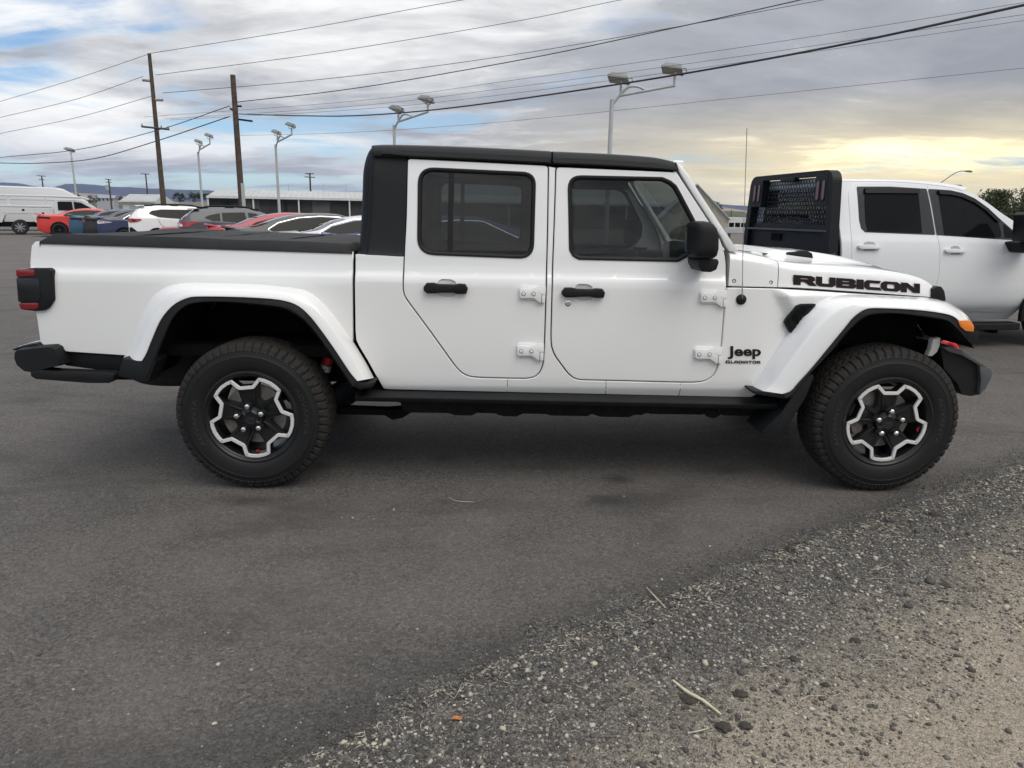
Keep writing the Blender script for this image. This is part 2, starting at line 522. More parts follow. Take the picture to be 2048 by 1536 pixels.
def paint(name, col, dust=0.0, coat=1.0, rough=0.35, metal=0.0, ior=1.45):
    """clear-coated car paint with a film of road dust low on the body"""
    if name in _mats: return _mats[name]
    m = bpy.data.materials.new(name); m.use_nodes = True
    nt = NT(m.node_tree); b = m.node_tree.nodes['Principled BSDF']
    b.inputs['Roughness'].default_value = rough; b.inputs['Metallic'].default_value = metal
    b.inputs['Coat Weight'].default_value = coat; b.inputs['Coat Roughness'].default_value = 0.02; b.inputs['Coat IOR'].default_value = ior
    co = nt.n('ShaderNodeTexCoord').outputs['Object']
    z = nt.sep(co)[2]
    n = nt.noise(co, 3.0, 6.0, 0.6)
    n2 = nt.noise(co, 30.0, 4.0, 0.6)
    d = nt.math('MULTIPLY', nt.math('ADD', nt.math('MULTIPLY', n, 0.7), nt.math('MULTIPLY', n2, 0.3)),
                nt.math('ADD', 0.15, nt.math('SUBTRACT', 1.0, nt.step(z, 0.35, 0.95))))
    d = nt.math('MULTIPLY', d, dust, clamp=True)
    nt.put(b.inputs['Base Color'], nt.mix(d, col, (0.34, 0.29, 0.23)))
    nt.put(b.inputs['Coat Weight'], nt.math('SUBTRACT', coat, nt.math('MULTIPLY', d, coat)))
    # faint orange-peel / panel waviness
    bp = nt.n('ShaderNodeBump', i_Strength=0.06, i_Distance=0.01, i_Height=nt.noise(co, 3.0, 2.0))
    nt.put(b.inputs['Coat Normal'], bp.outputs[0])
    _mats[name] = m
    return m
M_WHITE = paint('white_paint', (0.83, 0.83, 0.82), dust=0.16, ior=1.65)
M_BLACK = pbr('black_plastic', (0.0095, 0.010, 0.0108), 0.5, spec=0.28, var=0.25, vscale=14, bump=0.25, bscale=500, rvar=0.12)
M_TOP = pbr('textured_hardtop', (0.0105, 0.0115, 0.0132), 0.52, spec=0.3, var=0.12, vscale=5, bump=0.35, bscale=900, rvar=0.08)
M_TRIM = pbr('grained_trim', (0.0105, 0.0112, 0.0122), 0.6, spec=0.28, var=0.2, vscale=9, bump=0.4, bscale=700, rvar=0.1)
M_DARK = pbr('underbody_black', (0.006, 0.006, 0.006), 0.9, spec=0.15, var=0.4, vscale=9)
M_RUBBER = pbr('rubber_seal', (0.009, 0.009, 0.0095), 0.55, spec=0.3)
M_METAL = pbr('bright_metal', (0.62, 0.60, 0.57), 0.32, metal=1.0, rvar=0.1)
M_CHROME = pbr('chrome', (0.8, 0.8, 0.8), 0.12, metal=1.0)
M_GREYMETAL = pbr('grey_painted_metal', (0.42, 0.43, 0.43), 0.5, var=0.12, vscale=3)
M_RED = pbr('red_lens', (0.22, 0.007, 0.013), 0.15, coat=1.0)
M_AMBER = pbr('amber_lens', (0.80, 0.22, 0.015), 0.18, coat=1.0)
M_GLASS = glass('tinted_glass', (0.21, 0.24, 0.235))
M_DARKGLASS = pbr('dark_car_glass', (0.006, 0.007, 0.0075), 0.03, spec=0.16)
M_MIRROR = pbr('mirror_glass', (0.85, 0.87, 0.88), 0.02, metal=1.0)
M_CLOTH = pbr('seat_fabric', (0.013, 0.013, 0.014), 0.9, spec=0.2, var=0.3, vscale=20)
M_STICK = pbr('printed_label', (0.85, 0.85, 0.83), 0.4)

# ================================================================== ground
EDGE = [(-9.0, -11.0), (-2.0, -4.3), (0.20, -2.43), (0.733, -2.018), (1.25, -1.60), (1.79, -1.248), (2.6, -0.74), (3.6, -0.16), (4.606, 0.433), (6.5, 1.62), (9.0, 3.3), (14.0, 7.6), (19.0, 13.0), (23.0, 22.0), (24.0, 60.0)]
EDGE = [(1.29581 + (a - 1.29581) * 1.0205, -3.65912 + (b + 3.65912) * 1.0205) for a, b in EDGE]
_ec = smooth_curve(EDGE, 3200)
_rg = random.Random(11)
def edge_pts():
    out = []
    for i, p in enumerate(_ec):
        t = _ec[min(i + 1, len(_ec) - 1)] - _ec[max(i - 1, 0)]; t = t / np.linalg.norm(t); n = np.array([t[1], -t[0]])
        w = 0.035 * mnoise.noise(Vector((p[0] * 1.3, p[1] * 1.3, 0))) + 0.022 * mnoise.noise(Vector((p[0] * 6, p[1] * 6, 3))) + 0.012 * mnoise.noise(Vector((p[0] * 24, p[1] * 24, 7)))
        out.append((float(p[0] + n[0] * (w + 0.16)), float(p[1] + n[1] * (w + 0.16))))
    return out
EP = edge_pts(); EPA = np.array(EP)
def edge_d(x, y):
    """signed distance from the asphalt edge, positive on the shoulder"""
    d2 = (EPA[::4, 0] - x)**2 + (EPA[::4, 1] - y)**2; i = int(np.argmin(d2)) * 4
    j = min(i + 4, len(EPA) - 1); k = max(i - 4, 0)
    t = EPA[j] - EPA[k]; n = np.array([t[1], -t[0]]); n = n / np.linalg.norm(n)
    return float((np.array([x, y]) - EPA[i]) @ n)
def shade_asphalt():
    m = bpy.data.materials.new('asphalt'); m.use_nodes = True; nt = NT(m.node_tree); b = m.node_tree.nodes['Principled BSDF']
    co = nt.n('ShaderNodeTexCoord').outputs['Object']
    x, y, z = nt.sep(co)
    v1 = nt.voro(co, 95.0, out='Color'); v1d = nt.voro(co, 95.0)
    v2d = nt.voro(co, 210.0); v2 = nt.voro(co, 210.0, out='Color')
    tone = nt.math('ADD', nt.math('MULTIPLY', nt.sep(v1)[0], 0.55), nt.math('MULTIPLY', nt.sep(v2)[1], 0.45))
    base = nt.ramp(tone, [(0.10, (0.040, 0.039, 0.037)), (0.42, (0.094, 0.089, 0.084)), (0.72, (0.138, 0.130, 0.123)), (0.92, (0.185, 0.175, 0.165)), (0.99, (0.36, 0.345, 0.32))])
    # dust film, paler away to the lot, darker fresh binder in patches and along the raw edge
    n1 = nt.noise(co, 0.55, 5.0, 0.6); n2 = nt.noise(co, 2.3, 5.0, 0.65); n3 = nt.noise(co, 9.0, 4.0, 0.6)
    dustf = nt.math('MULTIPLY', nt.step(nt.math('ADD', nt.math('MULTIPLY', n1, 0.6), nt.math('MULTIPLY', n2, 0.4)), 0.36, 0.72), 0.42)
    c = nt.mix(dustf, base, (0.21, 0.193, 0.177))
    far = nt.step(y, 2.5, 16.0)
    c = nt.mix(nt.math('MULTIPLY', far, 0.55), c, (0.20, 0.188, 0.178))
    # oil and damp stains
    st = nt.math('MULTIPLY', nt.step(nt.noise(nt.vmath('MULTIPLY', co, (0.8, 1.9, 1.0)), 0.9, 7.0, 0.66, 0.5), 0.48, 0.72), 0.60)
    c = nt.mix(st, c, (0.040, 0.038, 0.036))
    tr = nt.math('MULTIPLY', nt.step(nt.noise(nt.vmath('MULTIPLY', co, (0.25, 2.6, 1.0)), 1.0, 4.0, 0.6), 0.50, 0.75), 0.22)
    c = nt.mix(tr, c, (0.055, 0.052, 0.050))
    c = nt.mix(1.0, c, (0.91, 0.875, 0.84), 'MULTIPLY')
    # oil drips and scuffs where cars have stood
    wob = nt.math('MULTIPLY', nt.noise(co, 9.0, 5.0, 0.65), 1.5)
    for px_, py_, rx_, ry_, k_ in ((1235, 958, 0.16, 0.10, 0.75), (1215, 1000, 0.22, 0.12, 0.6), (890, 915, 0.15, 0.12, 0.65), (345, 862, 0.26, 0.14, 0.5), (505, 1000, 0.30, 0.10, 0.6), (640, 930, 0.18, 0.12, 0.55), (1450, 940, 0.25, 0.12, 0.45), (980, 1010, 0.45, 0.14, 0.35)):
        P_ = ground_at(px_, py_)
        dd = nt.math('SQRT', nt.math('ADD', nt.math('POWER', nt.math('DIVIDE', nt.math('SUBTRACT', x, float(P_[0])), rx_), 2.0), nt.math('POWER', nt.math('DIVIDE', nt.math('SUBTRACT', y, float(P_[1])), ry_), 2.0)))
        c = nt.mix(nt.math('MULTIPLY', nt.math('SUBTRACT', 1.0, nt.step(nt.math('ADD', dd, wob), 0.75, 1.75)), k_), c, (0.022, 0.021, 0.020))
    d = nt.math('SUBTRACT', nt.math('MULTIPLY', nt.math('SUBTRACT', x, 1.79), 0.512), nt.math('MULTIPLY', nt.math('ADD', y, 1.248), 0.859))
    edge = nt.math('MULTIPLY', nt.step(nt.math('ADD', d, nt.math('MULTIPLY', n2, 0.25)), -0.22, 0.16), 0.72)
    c = nt.mix(edge, c, nt.mix(tone, (0.022, 0.021, 0.020), (0.075, 0.071, 0.067)))
    nt.put(b.inputs['Base Color'], c)
    nt.put(b.inputs['Roughness'], nt.math('ADD', 0.72, nt.math('MULTIPLY', n3, 0.2)))
    h = nt.math('ADD', nt.math('MULTIPLY', nt.math('SUBTRACT', 1.0, v1d), 0.7), nt.math('ADD', nt.math('MULTIPLY', nt.math('SUBTRACT', 1.0, v2d), 0.3), nt.math('MULTIPLY', nt.sep(v1)[1], 0.7)))
    bp = nt.n('ShaderNodeBump', i_Strength=1.0, i_Distance=0.008, i_Height=h)
    nt.put(b.inputs['Normal'], bp.outputs[0])
    return m
lot = EP + [(24, 75), (-130, 75), (-130, -11)]
nl = len(lot)
vs = [(a, b, 0.0) for a, b in lot] + [(a, b, -0.035) for a, b in EP]
fs = [tuple(range(nl))] + [(i, i + nl, i + nl + 1, i + 1) for i in range(len(EP) - 1)]
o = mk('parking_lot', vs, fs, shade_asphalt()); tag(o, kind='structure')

def shade_shoulder():
    m = bpy.data.materials.new('gravel_soil'); m.use_nodes = True; nt = NT(m.node_tree); b = m.node_tree.nodes['Principled BSDF']
    co = nt.n('ShaderNodeTexCoord').outputs['Object']; x, y, z = nt.sep(co)
    d = nt.math('SUBTRACT', nt.math('MULTIPLY', nt.math('SUBTRACT', x, 1.79), 0.512), nt.math('MULTIPLY', nt.math('ADD', y, 1.248), 0.859))
    n1 = nt.noise(co, 1.6, 5.0, 0.6, 0.4); n2 = nt.noise(co, 7.0, 5.0, 0.65); n3 = nt.noise(co, 60.0, 4.0, 0.7)
    v1 = nt.voro(co, 120.0, out='Color'); v1d = nt.voro(co, 120.0); v2 = nt.voro(co, 260.0, out='Color'); v2d = nt.voro(co, 260.0)
    tone = nt.math('ADD', nt.math('MULTIPLY', nt.sep(v1)[0], 0.5), nt.math('MULTIPLY', nt.sep(v2)[1], 0.5))
    dark = nt.ramp(tone, [(0.15, (0.040, 0.038, 0.036)), (0.5, (0.100, 0.094, 0.087)), (0.8, (0.19, 0.178, 0.16)), (0.95, (0.38, 0.355, 0.31))])
    sand = nt.ramp(nt.math('ADD', nt.math('MULTIPLY', tone, 0.55), nt.math('MULTIPLY', n3, 0.45)), [(0.22, (0.105, 0.093, 0.078)), (0.40, (0.265, 0.228, 0.180)), (0.58, (0.375, 0.322, 0.252)), (0.82, (0.48, 0.43, 0.355))])
    f = nt.step(nt.math('ADD', d, nt.math('ADD', nt.math('MULTIPLY', n1, 0.95), nt.math('MULTIPLY', n2, 0.45))), 0.94, 1.6)
    c = nt.mix(f, dark, sand)
    pt = nt.math('MULTIPLY', nt.step(n2, 0.56, 0.70), 0.4)
    c = nt.mix(pt, c, (0.21, 0.175, 0.135))
    nt.put(b.inputs['Base Color'], c); b.inputs['Roughness'].default_value = 0.95
    b.inputs['Specular IOR Level'].default_value = 0.25
    h = nt.math('ADD', nt.math('MULTIPLY', v1d, -0.8), nt.math('ADD', nt.math('MULTIPLY', v2d, -0.4), nt.math('MULTIPLY', n3, 0.6)))
    nt.put(b.inputs['Normal'], nt.n('ShaderNodeBump', i_Strength=0.9, i_Distance=0.008, i_Height=h).outputs[0])
    return m
M_SOIL = shade_shoulder()
def soil_z(x, y, d):
    z = 0.016 * mnoise.noise(Vector((x * 1.2, y * 1.2, 2))) + 0.010 * mnoise.noise(Vector((x * 4, y * 4, 5))) + 0.005 * mnoise.noise(Vector((x * 14, y * 14, 8)))
    if d < 0.14:      # loose soil feathers out over the asphalt in tongues
        t = 0.012 * mnoise.noise(Vector((x * 5, y * 5, 1))) + 0.010 * mnoise.noise(Vector((x * 17, y * 17, 4))) + 0.006 * mnoise.noise(Vector((x * 48, y * 48, 6)))
        return 0.0035 + t + 0.085 * min(d, 0.03) + z * 0.2 * max(0, d) / 0.14
    return 0.006 + z * min(1.0, 0.2 + (d - 0.14) * 1.2)
# fine sheet near the camera, in edge-aligned strips
sel = [i for i in range(len(EPA)) if -1.2 < EPA[i, 0] < 9.5][::3]
offs = np.concatenate([np.arange(-0.22, 0.2, 0.012), np.arange(0.2, 1.6, 0.03), np.arange(1.6, 4.2, 0.06), [4.6, 5.2, 6.0]])
V, F_ = [], []
tt = []
for i in sel:
    t = EPA[min(i + 40, len(EPA) - 1)] - EPA[max(i - 40, 0)]; t /= np.linalg.norm(t); tt.append(np.array([t[1], -t[0]]))
for a, i in enumerate(sel):
    p = _ec[i]
    for d in offs:
        x, y = p + np.array([0.512, -0.859]) * d
        z = soil_z(x, y, d)
        V.append((x, y, z if d < 4 else min(z, -0.01)))
no = len(offs)
for a in range(len(sel) - 1):
    for k in range(no - 1): F_.append((a * no + k, a * no + k + 1, (a + 1) * no + k + 1, (a + 1) * no + k))
o = mk('gravel_shoulder', V, F_, M_SOIL, smooth=180); tag(o, kind='structure')

# loose stones: faceted pebbles, one joined mass
def pebble_shapes(n, seed):
    rg = np.random.RandomState(seed); ph = (1 + 5**0.5) / 2
    b = np.array([(-1, ph, 0), (1, ph, 0), (-1, -ph, 0), (1, -ph, 0), (0, -1, ph), (0, 1, ph), (0, -1, -ph), (0, 1, -ph), (ph, 0, -1), (ph, 0, 1), (-ph, 0, -1), (-ph, 0, 1)], float)
    b /= np.linalg.norm(b[0])
    f = [(0, 11, 5), (0, 5, 1), (0, 1, 7), (0, 7, 10), (0, 10, 11), (1, 5, 9), (5, 11, 4), (11, 10, 2), (10, 7, 6), (7, 1, 8), (3, 9, 4), (3, 4, 2), (3, 2, 6), (3, 6, 8), (3, 8, 9), (4, 9, 5), (2, 4, 11), (6, 2, 10), (8, 6, 7), (9, 8, 1)]
    return [b * (0.55 + 0.75 * rg.rand(12, 1)) * np.array([1.0, 0.62 + 0.35 * rg.rand(), 0.45 + 0.35 * rg.rand()]) for _ in range(n)], f
SHAPES, PF = pebble_shapes(24, 3)
M_STONE = bpy.data.materials.new('pebbles'); M_STONE.use_nodes = True
nt = NT(M_STONE.node_tree); b = M_STONE.node_tree.nodes['Principled BSDF']
att = nt.n('ShaderNodeAttribute', attribute_name='tone').outputs['Fac']
cc = nt.ramp(att, [(0.0, (0.028, 0.027, 0.026)), (0.34, (0.066, 0.063, 0.060)), (0.58, (0.15, 0.142, 0.13)), (0.74, (0.27, 0.255, 0.225)), (0.85, (0.46, 0.44, 0.39)), (0.94, (0.58, 0.51, 0.38)), (0.985, (0.56, 0.55, 0.52)), (1.0, (0.42, 0.16, 0.10))])
co = nt.n('ShaderNodeTexCoord').outputs['Object']
nt.put(b.inputs['Base Color'], nt.mix(nt.math('MULTIPLY', nt.noise(co, 130, 4.0), 0.5), cc, (0.16, 0.14, 0.115)))
b.inputs['Roughness'].default_value = 0.88
def scatter(name, items, label, cat, seed):
    rg = np.random.RandomState(seed); n = len(items)
    V = np.zeros((n, 12, 3)); T = np.zeros((n, 12))
    for i, (x, y, z, s, tone) in enumerate(items):
        sh = SHAPES[rg.randint(len(SHAPES))]; a = rg.rand() * 6.283; ca, sa = math.cos(a), math.sin(a)
        p = sh * s
        V[i, :, 0] = x + p[:, 0] * ca - p[:, 1] * sa; V[i, :, 1] = y + p[:, 0] * sa + p[:, 1] * ca; V[i, :, 2] = z + p[:, 2] + s * 0.15; T[i] = tone
    f = np.array(PF)[None] + (np.arange(n) * 12)[:, None, None]
    me = bpy.data.meshes.new(name)
    me.vertices.add(n * 12); me.vertices.foreach_set('co', V.reshape(-1))
    nf = n * 20
    me.loops.add(nf * 3); me.loops.foreach_set('vertex_index', f.reshape(-1).astype(np.int32))
    me.polygons.add(nf); me.polygons.foreach_set('loop_start', np.arange(0, nf * 3, 3, dtype=np.int32))
    me.update(calc_edges=True)
    at = me.attributes.new('tone', 'FLOAT', 'POINT'); at.data.foreach_set('value', T.reshape(-1))
    me.materials.append(M_STONE)
    o = bpy.data.objects.new(name, me); link(o); tag(o, label, cat, kind='stuff'); return o
rg = np.random.RandomState(5)
items = []
def tone_pick(light): 
    r_ = rg.rand()
    return rg.rand() * 0.45 if r_ > light else 0.5 + rg.rand() * 0.49
DN = np.array([0.512, -0.859]); DT = np.array([0.859, 0.512]); P0 = np.array([1.79, -1.248])
def ec_at(s):
    """point of the mean edge at arc coordinate s along the straight direction"""
    p = P0 + DT * s; i = int(np.argmin((_ec[:, 0] - p[0])**2 + (_ec[:, 1] - p[1])**2)); return _ec[i]
def sow(n, smin, smax, dfun, size, light):
    for _ in range(n):
        s = smin + (smax - smin) * rg.rand(); d = dfun()
        e = ec_at(s); x, y = e + DN * d + DT * (rg.rand() - 0.5) * 0.09
        if y < -3.2: continue
        z = max(soil_z(x, y, d), 0.0005) if d < 0.16 else soil_z(x, y, d)
        items.append((x, y, z, size(), tone_pick(light)))
ex = lambda a, b: (lambda: a * math.exp(b * rg.randn()))
sow(20000, -1.7, 4.6, lambda: abs(rg.randn()) * 0.45, ex(0.0036, 0.42), 0.30)
sow(11000, -1.7, 5.0, lambda: 0.02 + rg.rand() * 0.95, ex(0.0052, 0.36), 0.48)
sow(6500, -1.2, 4.2, lambda: 0.4 + rg.rand() * 2.0, ex(0.0032, 0.42), 0.78)
sow(1700, -1.7, 5.0, lambda: 0.04 + abs(rg.randn()) * 0.5, ex(0.0082, 0.32), 0.58)
sow(70, -1.6, 4.0, lambda: 0.08 + rg.rand() * 1.2, ex(0.0125, 0.2), 0.6)
sow(7000, -1.8, 6.0, lambda: -abs(rg.randn()) * 0.09, ex(0.0032, 0.38), 0.06)
sow(9000, -1.8, 6.0, lambda: abs(rg.randn()) * 0.12, ex(0.0038, 0.38), 0.16)
scatter('roadside_gravel', items, 'loose grey and pale gravel along the broken asphalt edge', 'gravel', 7)
items = []
for _ in range(520):
    x, y = -3.0 + rg.rand() * 8.5, -2.6 + rg.rand() * 5.2
    if edge_d(x, y) > -0.2: continue
    items.append((x, y, 0.0, 0.0022 * math.exp(0.4 * rg.randn()), tone_pick(0.55)))
for _ in range(60):                                    # a small spill of chippings
    c = ground_at(710, 1035); items.append((c[0] + rg.randn() * 0.05, c[1] + rg.randn() * 0.03, 0, 0.0028 * math.exp(0.4 * rg.randn()), tone_pick(0.6)))
scatter('grit', items, 'sparse pale grit scattered over the dark asphalt', 'grit', 8)
# single pebbles on the asphalt that can be picked out
PEB = ['largest pale oblong pebble on the asphalt at lower left', 'greyish pebble near the left edge of the asphalt', 'small pale pebble just right of the largest oblong pebble', 'small white pebble at lower left below the greyish one', 'tan pebble nearest the bottom edge of the asphalt', 'tiny white pebble between the tan pebble and the left edge',
       'white pebble below the rear door, right of the spilled chippings', 'large pale pebble within the small spill of chippings', 'grey-white pebble on the asphalt below the gap between the doors', 'tiny pale pebble left of another tiny one on the open asphalt', 'tiny pale pebble right of another tiny one on the open asphalt', 'grey pebble below the right side of the rear wheel', 'single grey pebble on the asphalt below the front door', 'dark pebble on the asphalt at the far left', 'flat dark pebble just below the other dark one at far left']
for k, (px, py, s, tone) in enumerate([(436, 1331, 0.0105, 0.93), (117, 1333, 0.0085, 0.7), (502, 1341, 0.007, 0.8), (147, 1380, 0.007, 0.86), (429, 1448, 0.0085, 0.91), (257, 1429, 0.005, 0.9), (788, 1020, 0.009, 0.84), (705, 1037, 0.010, 0.78),
                                        (835, 1260, 0.009, 0.76), (410, 1266, 0.005, 0.88), (457, 1266, 0.005, 0.9), (547, 1073, 0.007, 0.72), (1248, 994, 0.011, 0.6), (101, 1299, 0.009, 0.05), (80, 1310, 0.012, 0.12)]):
    p = ground_at(px, py); sh = SHAPES[k % len(SHAPES)] * s
    o = mk('pebble', [(a, b_, c + s * 0.3) for a, b_, c in sh], PF, M_STONE, loc=(p[0], p[1], 0.0)); o.rotation_euler = (0, 0, k * 1.3)
    at = o.data.attributes.new('tone', 'FLOAT', 'POINT'); at.data.foreach_set('value', [tone] * 12)
    tag(o, PEB[k], 'pebble', 'pebbles on the asphalt')
# dry grass litter: bent straws
M_STRAW = pbr('straw', (0.50, 0.45, 0.35), 0.8, var=0.35, vscale=40)
mb = MB()
def straw(x, y, z, L, a, r_, bend, lift):
    pts = []
    for k in range(4):
        t = k / 3 - 0.5; pts.append((x + math.cos(a) * L * t - math.sin(a) * bend * (t * t * 4 - 0.5) * L, y + math.sin(a) * L * t + math.cos(a) * bend * (t * t * 4 - 0.5) * L, z + r_ + lift * (t + 0.5)))
    mb.tube(pts, [r_, r_, r_ * 0.9, r_ * 0.5], 3)
for k in range(1500):
    s = -1.7 + 6.5 * rg.rand(); d = (0.02 + abs(rg.randn()) * 0.07) if rg.rand() < 0.5 else rg.rand() * 1.6
    e = ec_at(s); x, y = e + DN * d
    if y < -3: continue
    straw(x, y, soil_z(x, y, d) + 0.003, 0.014 + 0.03 * rg.rand() ** 2, rg.rand() * 6.28, 0.0006 + 0.0006 * rg.rand(), 0.3 * rg.randn(), 0.006 * rg.rand())
for k in range(60):
    s = -1.7 + 6.0 * rg.rand(); d = 0.03 + rg.rand() * 1.3
    e = ec_at(s); x, y = e + DN * d
    straw(x, y, soil_z(x, y, d) + 0.006, 0.07 + 0.08 * rg.rand(), rg.rand() * 6.28, 0.0009, 0.12 * rg.randn(), 0.012 * rg.rand())
o = mb.build('dry_grass_litter', M_STRAW, smooth=60); tag(o, 'short dry straw bits strewn along the gravel edge', 'straw', kind='stuff')
def lying(name, pts_px, rads, mat, label, cat, lift=0.012, n=6):
    P = [ground_at(*p) for p in pts_px]; z = [max(0.0, soil_z(p[0], p[1], edge_d(p[0], p[1]) + 0.16)) for p in P]
    c = smooth_curve([(p[0], p[1], zz + lift) for p, zz in zip(P, z)], 14)
    o = MB().tube(c.tolist(), list(np.interp(np.linspace(0, 1, 14), np.linspace(0, 1, len(rads)), rads)), n).build(name, mat, smooth=60); tag(o, label, cat); return o
lying('dry_stem', [(1345, 1371), (1372, 1393), (1405, 1413), (1441, 1440)], [0.0032, 0.006, 0.0055, 0.0025], pbr('pale_stem', (0.62, 0.55, 0.38), 0.75, var=0.2, vscale=30), 'thick pale dry stem lying on the gravel', 'stem')
lying('twig', [(898, 996), (915, 1003), (948, 1005)], [0.0016, 0.0018, 0.0012], M_STRAW, 'thin curved straw lying alone on the asphalt beneath the doors', 'twig', 0.003)
lying('twig', [(1293, 1179), (1310, 1200), (1331, 1222)], [0.0016, 0.003, 0.0016], M_STRAW, 'pale twig at the asphalt edge below the rear door', 'twig', 0.01)
lying('twig', [(1345, 1438), (1390, 1437), (1420, 1442)], [0.0016, 0.0018, 0.001], pbr('brown_twig', (0.20, 0.15, 0.10), 0.8), 'thin brown twig beside the thick pale stem', 'twig')
lying('twig', [(1375, 1476), (1400, 1472), (1418, 1467)], [0.002, 0.002, 0.0012], M_STRAW, 'forked pale twig in front of the dark soil clods', 'twig')
lying('twig', [(1900, 1182), (1940, 1181), (1985, 1178)], [0.0016, 0.0022, 0.0014], pbr('brown_twig', (0.20, 0.15, 0.10), 0.8), 'long thin twig on the sandy ground at the right edge', 'twig')
M_CLOD = pbr('dark_soil', (0.045, 0.038, 0.031), 0.95, var=0.5, vscale=60, bump=1.0, bscale=150)
def clod(px, py, s, flat, label, seed):
    s *= 0.7
    p = ground_at(px, py); bm = bmesh.new(); bmesh.ops.create_icosphere(bm, subdivisions=3, radius=1.0)
    for v in bm.verts:
        n = v.co.copy(); k = 1 + 0.45 * mnoise.noise(n * 1.6 + Vector((seed, 0, 0))) + 0.28 * mnoise.noise(n * 4.5 + Vector((0, seed, 0)))
        v.co = Vector((n.x * s * k * 1.25, n.y * s * k, n.z * s * k * flat))
    o = from_bm('soil_clod', bm, M_CLOD, None, 40, loc=(p[0], p[1], soil_z(p[0], p[1], max(0, edge_d(p[0], p[1]) + 0.16)) + s * flat * 0.3))
    tag(o, label, 'clod', 'soil clods on the shoulder')
for a in ((1445, 1462, 0.028, 0.6, 'dark crumbly soil clod below the end of the pale stem', 1), (1490, 1459, 0.022, 0.5, 'dark soil clod just right of the largest clod near the stem', 2), (1380, 1405, 0.036, 0.25, 'flat dark soil patch under the pale stem', 3),
          (1480, 1396, 0.026, 0.45, 'grey-brown clod right of the pale stem', 4), (1710, 1282, 0.022, 0.5, 'elongated dark clod on the sandy patch', 5), (1868, 1031, 0.034, 0.35, 'black asphalt lump at the edge behind the front wheel', 6),
          (1650, 1376, 0.016, 0.5, 'small round dark clod on the sandy ground', 7), (1585, 1325, 0.020, 0.45, 'dark clod on the gravel above the grey-brown clod', 8), (1890, 1176, 0.026, 0.3, 'flat dark clod at the sand border on the right', 9), (1885, 1208, 0.020, 0.3, 'dark clod just below the flat one at the right sand border', 10)):
    clod(*a)
p = ground_at(915, 1443); 
lf = [(-0.020, 0, 0.004), (-0.010, 0.009, 0.010), (0.004, 0.010, 0.006), (0.018, 0.002, 0.012), (0.010, -0.008, 0.008), (-0.006, -0.009, 0.011), (0.0, 0.0, 0.004)]
o = mk('dead_leaf', [(a, b_, c) for a, b_, c in lf] + [(a, b_, c + 0.0006) for a, b_, c in lf], [(6, i, (i + 1) % 6) for i in range(6)] + [(13, 7 + (i + 1) % 6, 7 + i) for i in range(6)] + [(i, i + 7, (i + 1) % 6 + 7, (i + 1) % 6) for i in range(6)], pbr('dead_leaf', (0.42, 0.17, 0.05), 0.7, var=0.4, vscale=80), loc=(p[0], p[1], 0.004)); tag(o, 'small curled orange dead leaf in the gravel', 'leaf')

# ------------------------------------------------------------------ wide ground and hills
def shade_land(name, stops, sc, det=6.0):
    m = bpy.data.materials.new(name); m.use_nodes = True; nt = NT(m.node_tree); b = m.node_tree.nodes['Principled BSDF']
    co = nt.n('ShaderNodeTexCoord').outputs['Object']
    n = nt.math('ADD', nt.math('MULTIPLY', nt.noise(co, sc, det, 0.6), 0.65), nt.math('MULTIPLY', nt.noise(co, sc * 9, det, 0.6), 0.35))
    nt.put(b.inputs['Base Color'], nt.ramp(n, stops)); b.inputs['Roughness'].default_value = 0.95; b.inputs['Specular IOR Level'].default_value = 0.1
    return m
M_LAND = shade_land('dry_ground', [(0.3, (0.085, 0.078, 0.05)), (0.5, (0.16, 0.14, 0.095)), (0.7, (0.22, 0.19, 0.14))], 0.05)
o = mk('ground', [(-5000, -5000, -0.045), (5000, -5000, -0.045), (5000, 5000, -0.045), (-5000, 5000, -0.045)], [(0, 1, 2, 3)], M_LAND); tag(o, kind='structure')
def ridge(name, line_px, depth, front, back, mat, amp, seed, base_z=-1.0):
    """hill range: crest measured at (px, py), foot at depth*front, back at depth*back"""
    rows = []
    L = sorted(line_px)
    crest = smooth_curve(L, 220)
    n = len(crest)
    for t in np.linspace(0, 1, 16):
        row = []
        for i, (px, py) in enumerate(crest):
            if t <= 0.7:
                s = t / 0.7; dd = depth * (front + (1 - front) * s); zf = s ** 1.3
            else:
                s = (t - 0.7) / 0.3; dd = depth * (1 + (back - 1) * s); zf = 1 - s ** 1.5
            p = at_depth(px, py, depth); c = at_depth(px, py, dd)
            hgt = p[2]
            z = base_z + (hgt - base_z) * zf
            if 0 < t < 1: z += amp * math.sin(math.pi * t) * mnoise.fractal(Vector((px * 0.02, t * 3, seed)), 1.0, 2.0, 4) * (0 if abs(t - 0.7) < 0.02 else 1)
            row.append((c[0], c[1], z))
        rows.append(row)
    o = MB().grid(rows).build(name, mat, smooth=180); tag(o, kind='structure'); return o
M_HILL = shade_land('sagebrush_hill', [(0.3, (0.030, 0.032, 0.030)), (0.55, (0.048, 0.048, 0.042)), (0.75, (0.068, 0.064, 0.055))], 0.0016)
M_FOOT = shade_land('dry_hill', [(0.3, (0.24, 0.185, 0.13)), (0.55, (0.33, 0.26, 0.19)), (0.75, (0.40, 0.33, 0.25))], 0.006)
M_FIELD = shade_land('green_field', [(0.3, (0.05, 0.06, 0.022)), (0.55, (0.09, 0.10, 0.04)), (0.75, (0.15, 0.14, 0.065))], 0.02)
ridge('hills', [(-2600, 395), (-1500, 382), (-700, 372), (-250, 363), (0, 363), (40, 366), (80, 372), (108, 374), (125, 369), (137, 366), (200, 369), (260, 373), (330, 377), (400, 378), (450, 382), (480, 387), (540, 391), (700, 396), (1000, 402), (1300, 407), (1440, 407.5), (1500, 410), (1700, 415), (2200, 424), (3000, 430), (4200, 450)], 3600, 0.75, 1.18, M_HILL, 14, 3.0, -5)
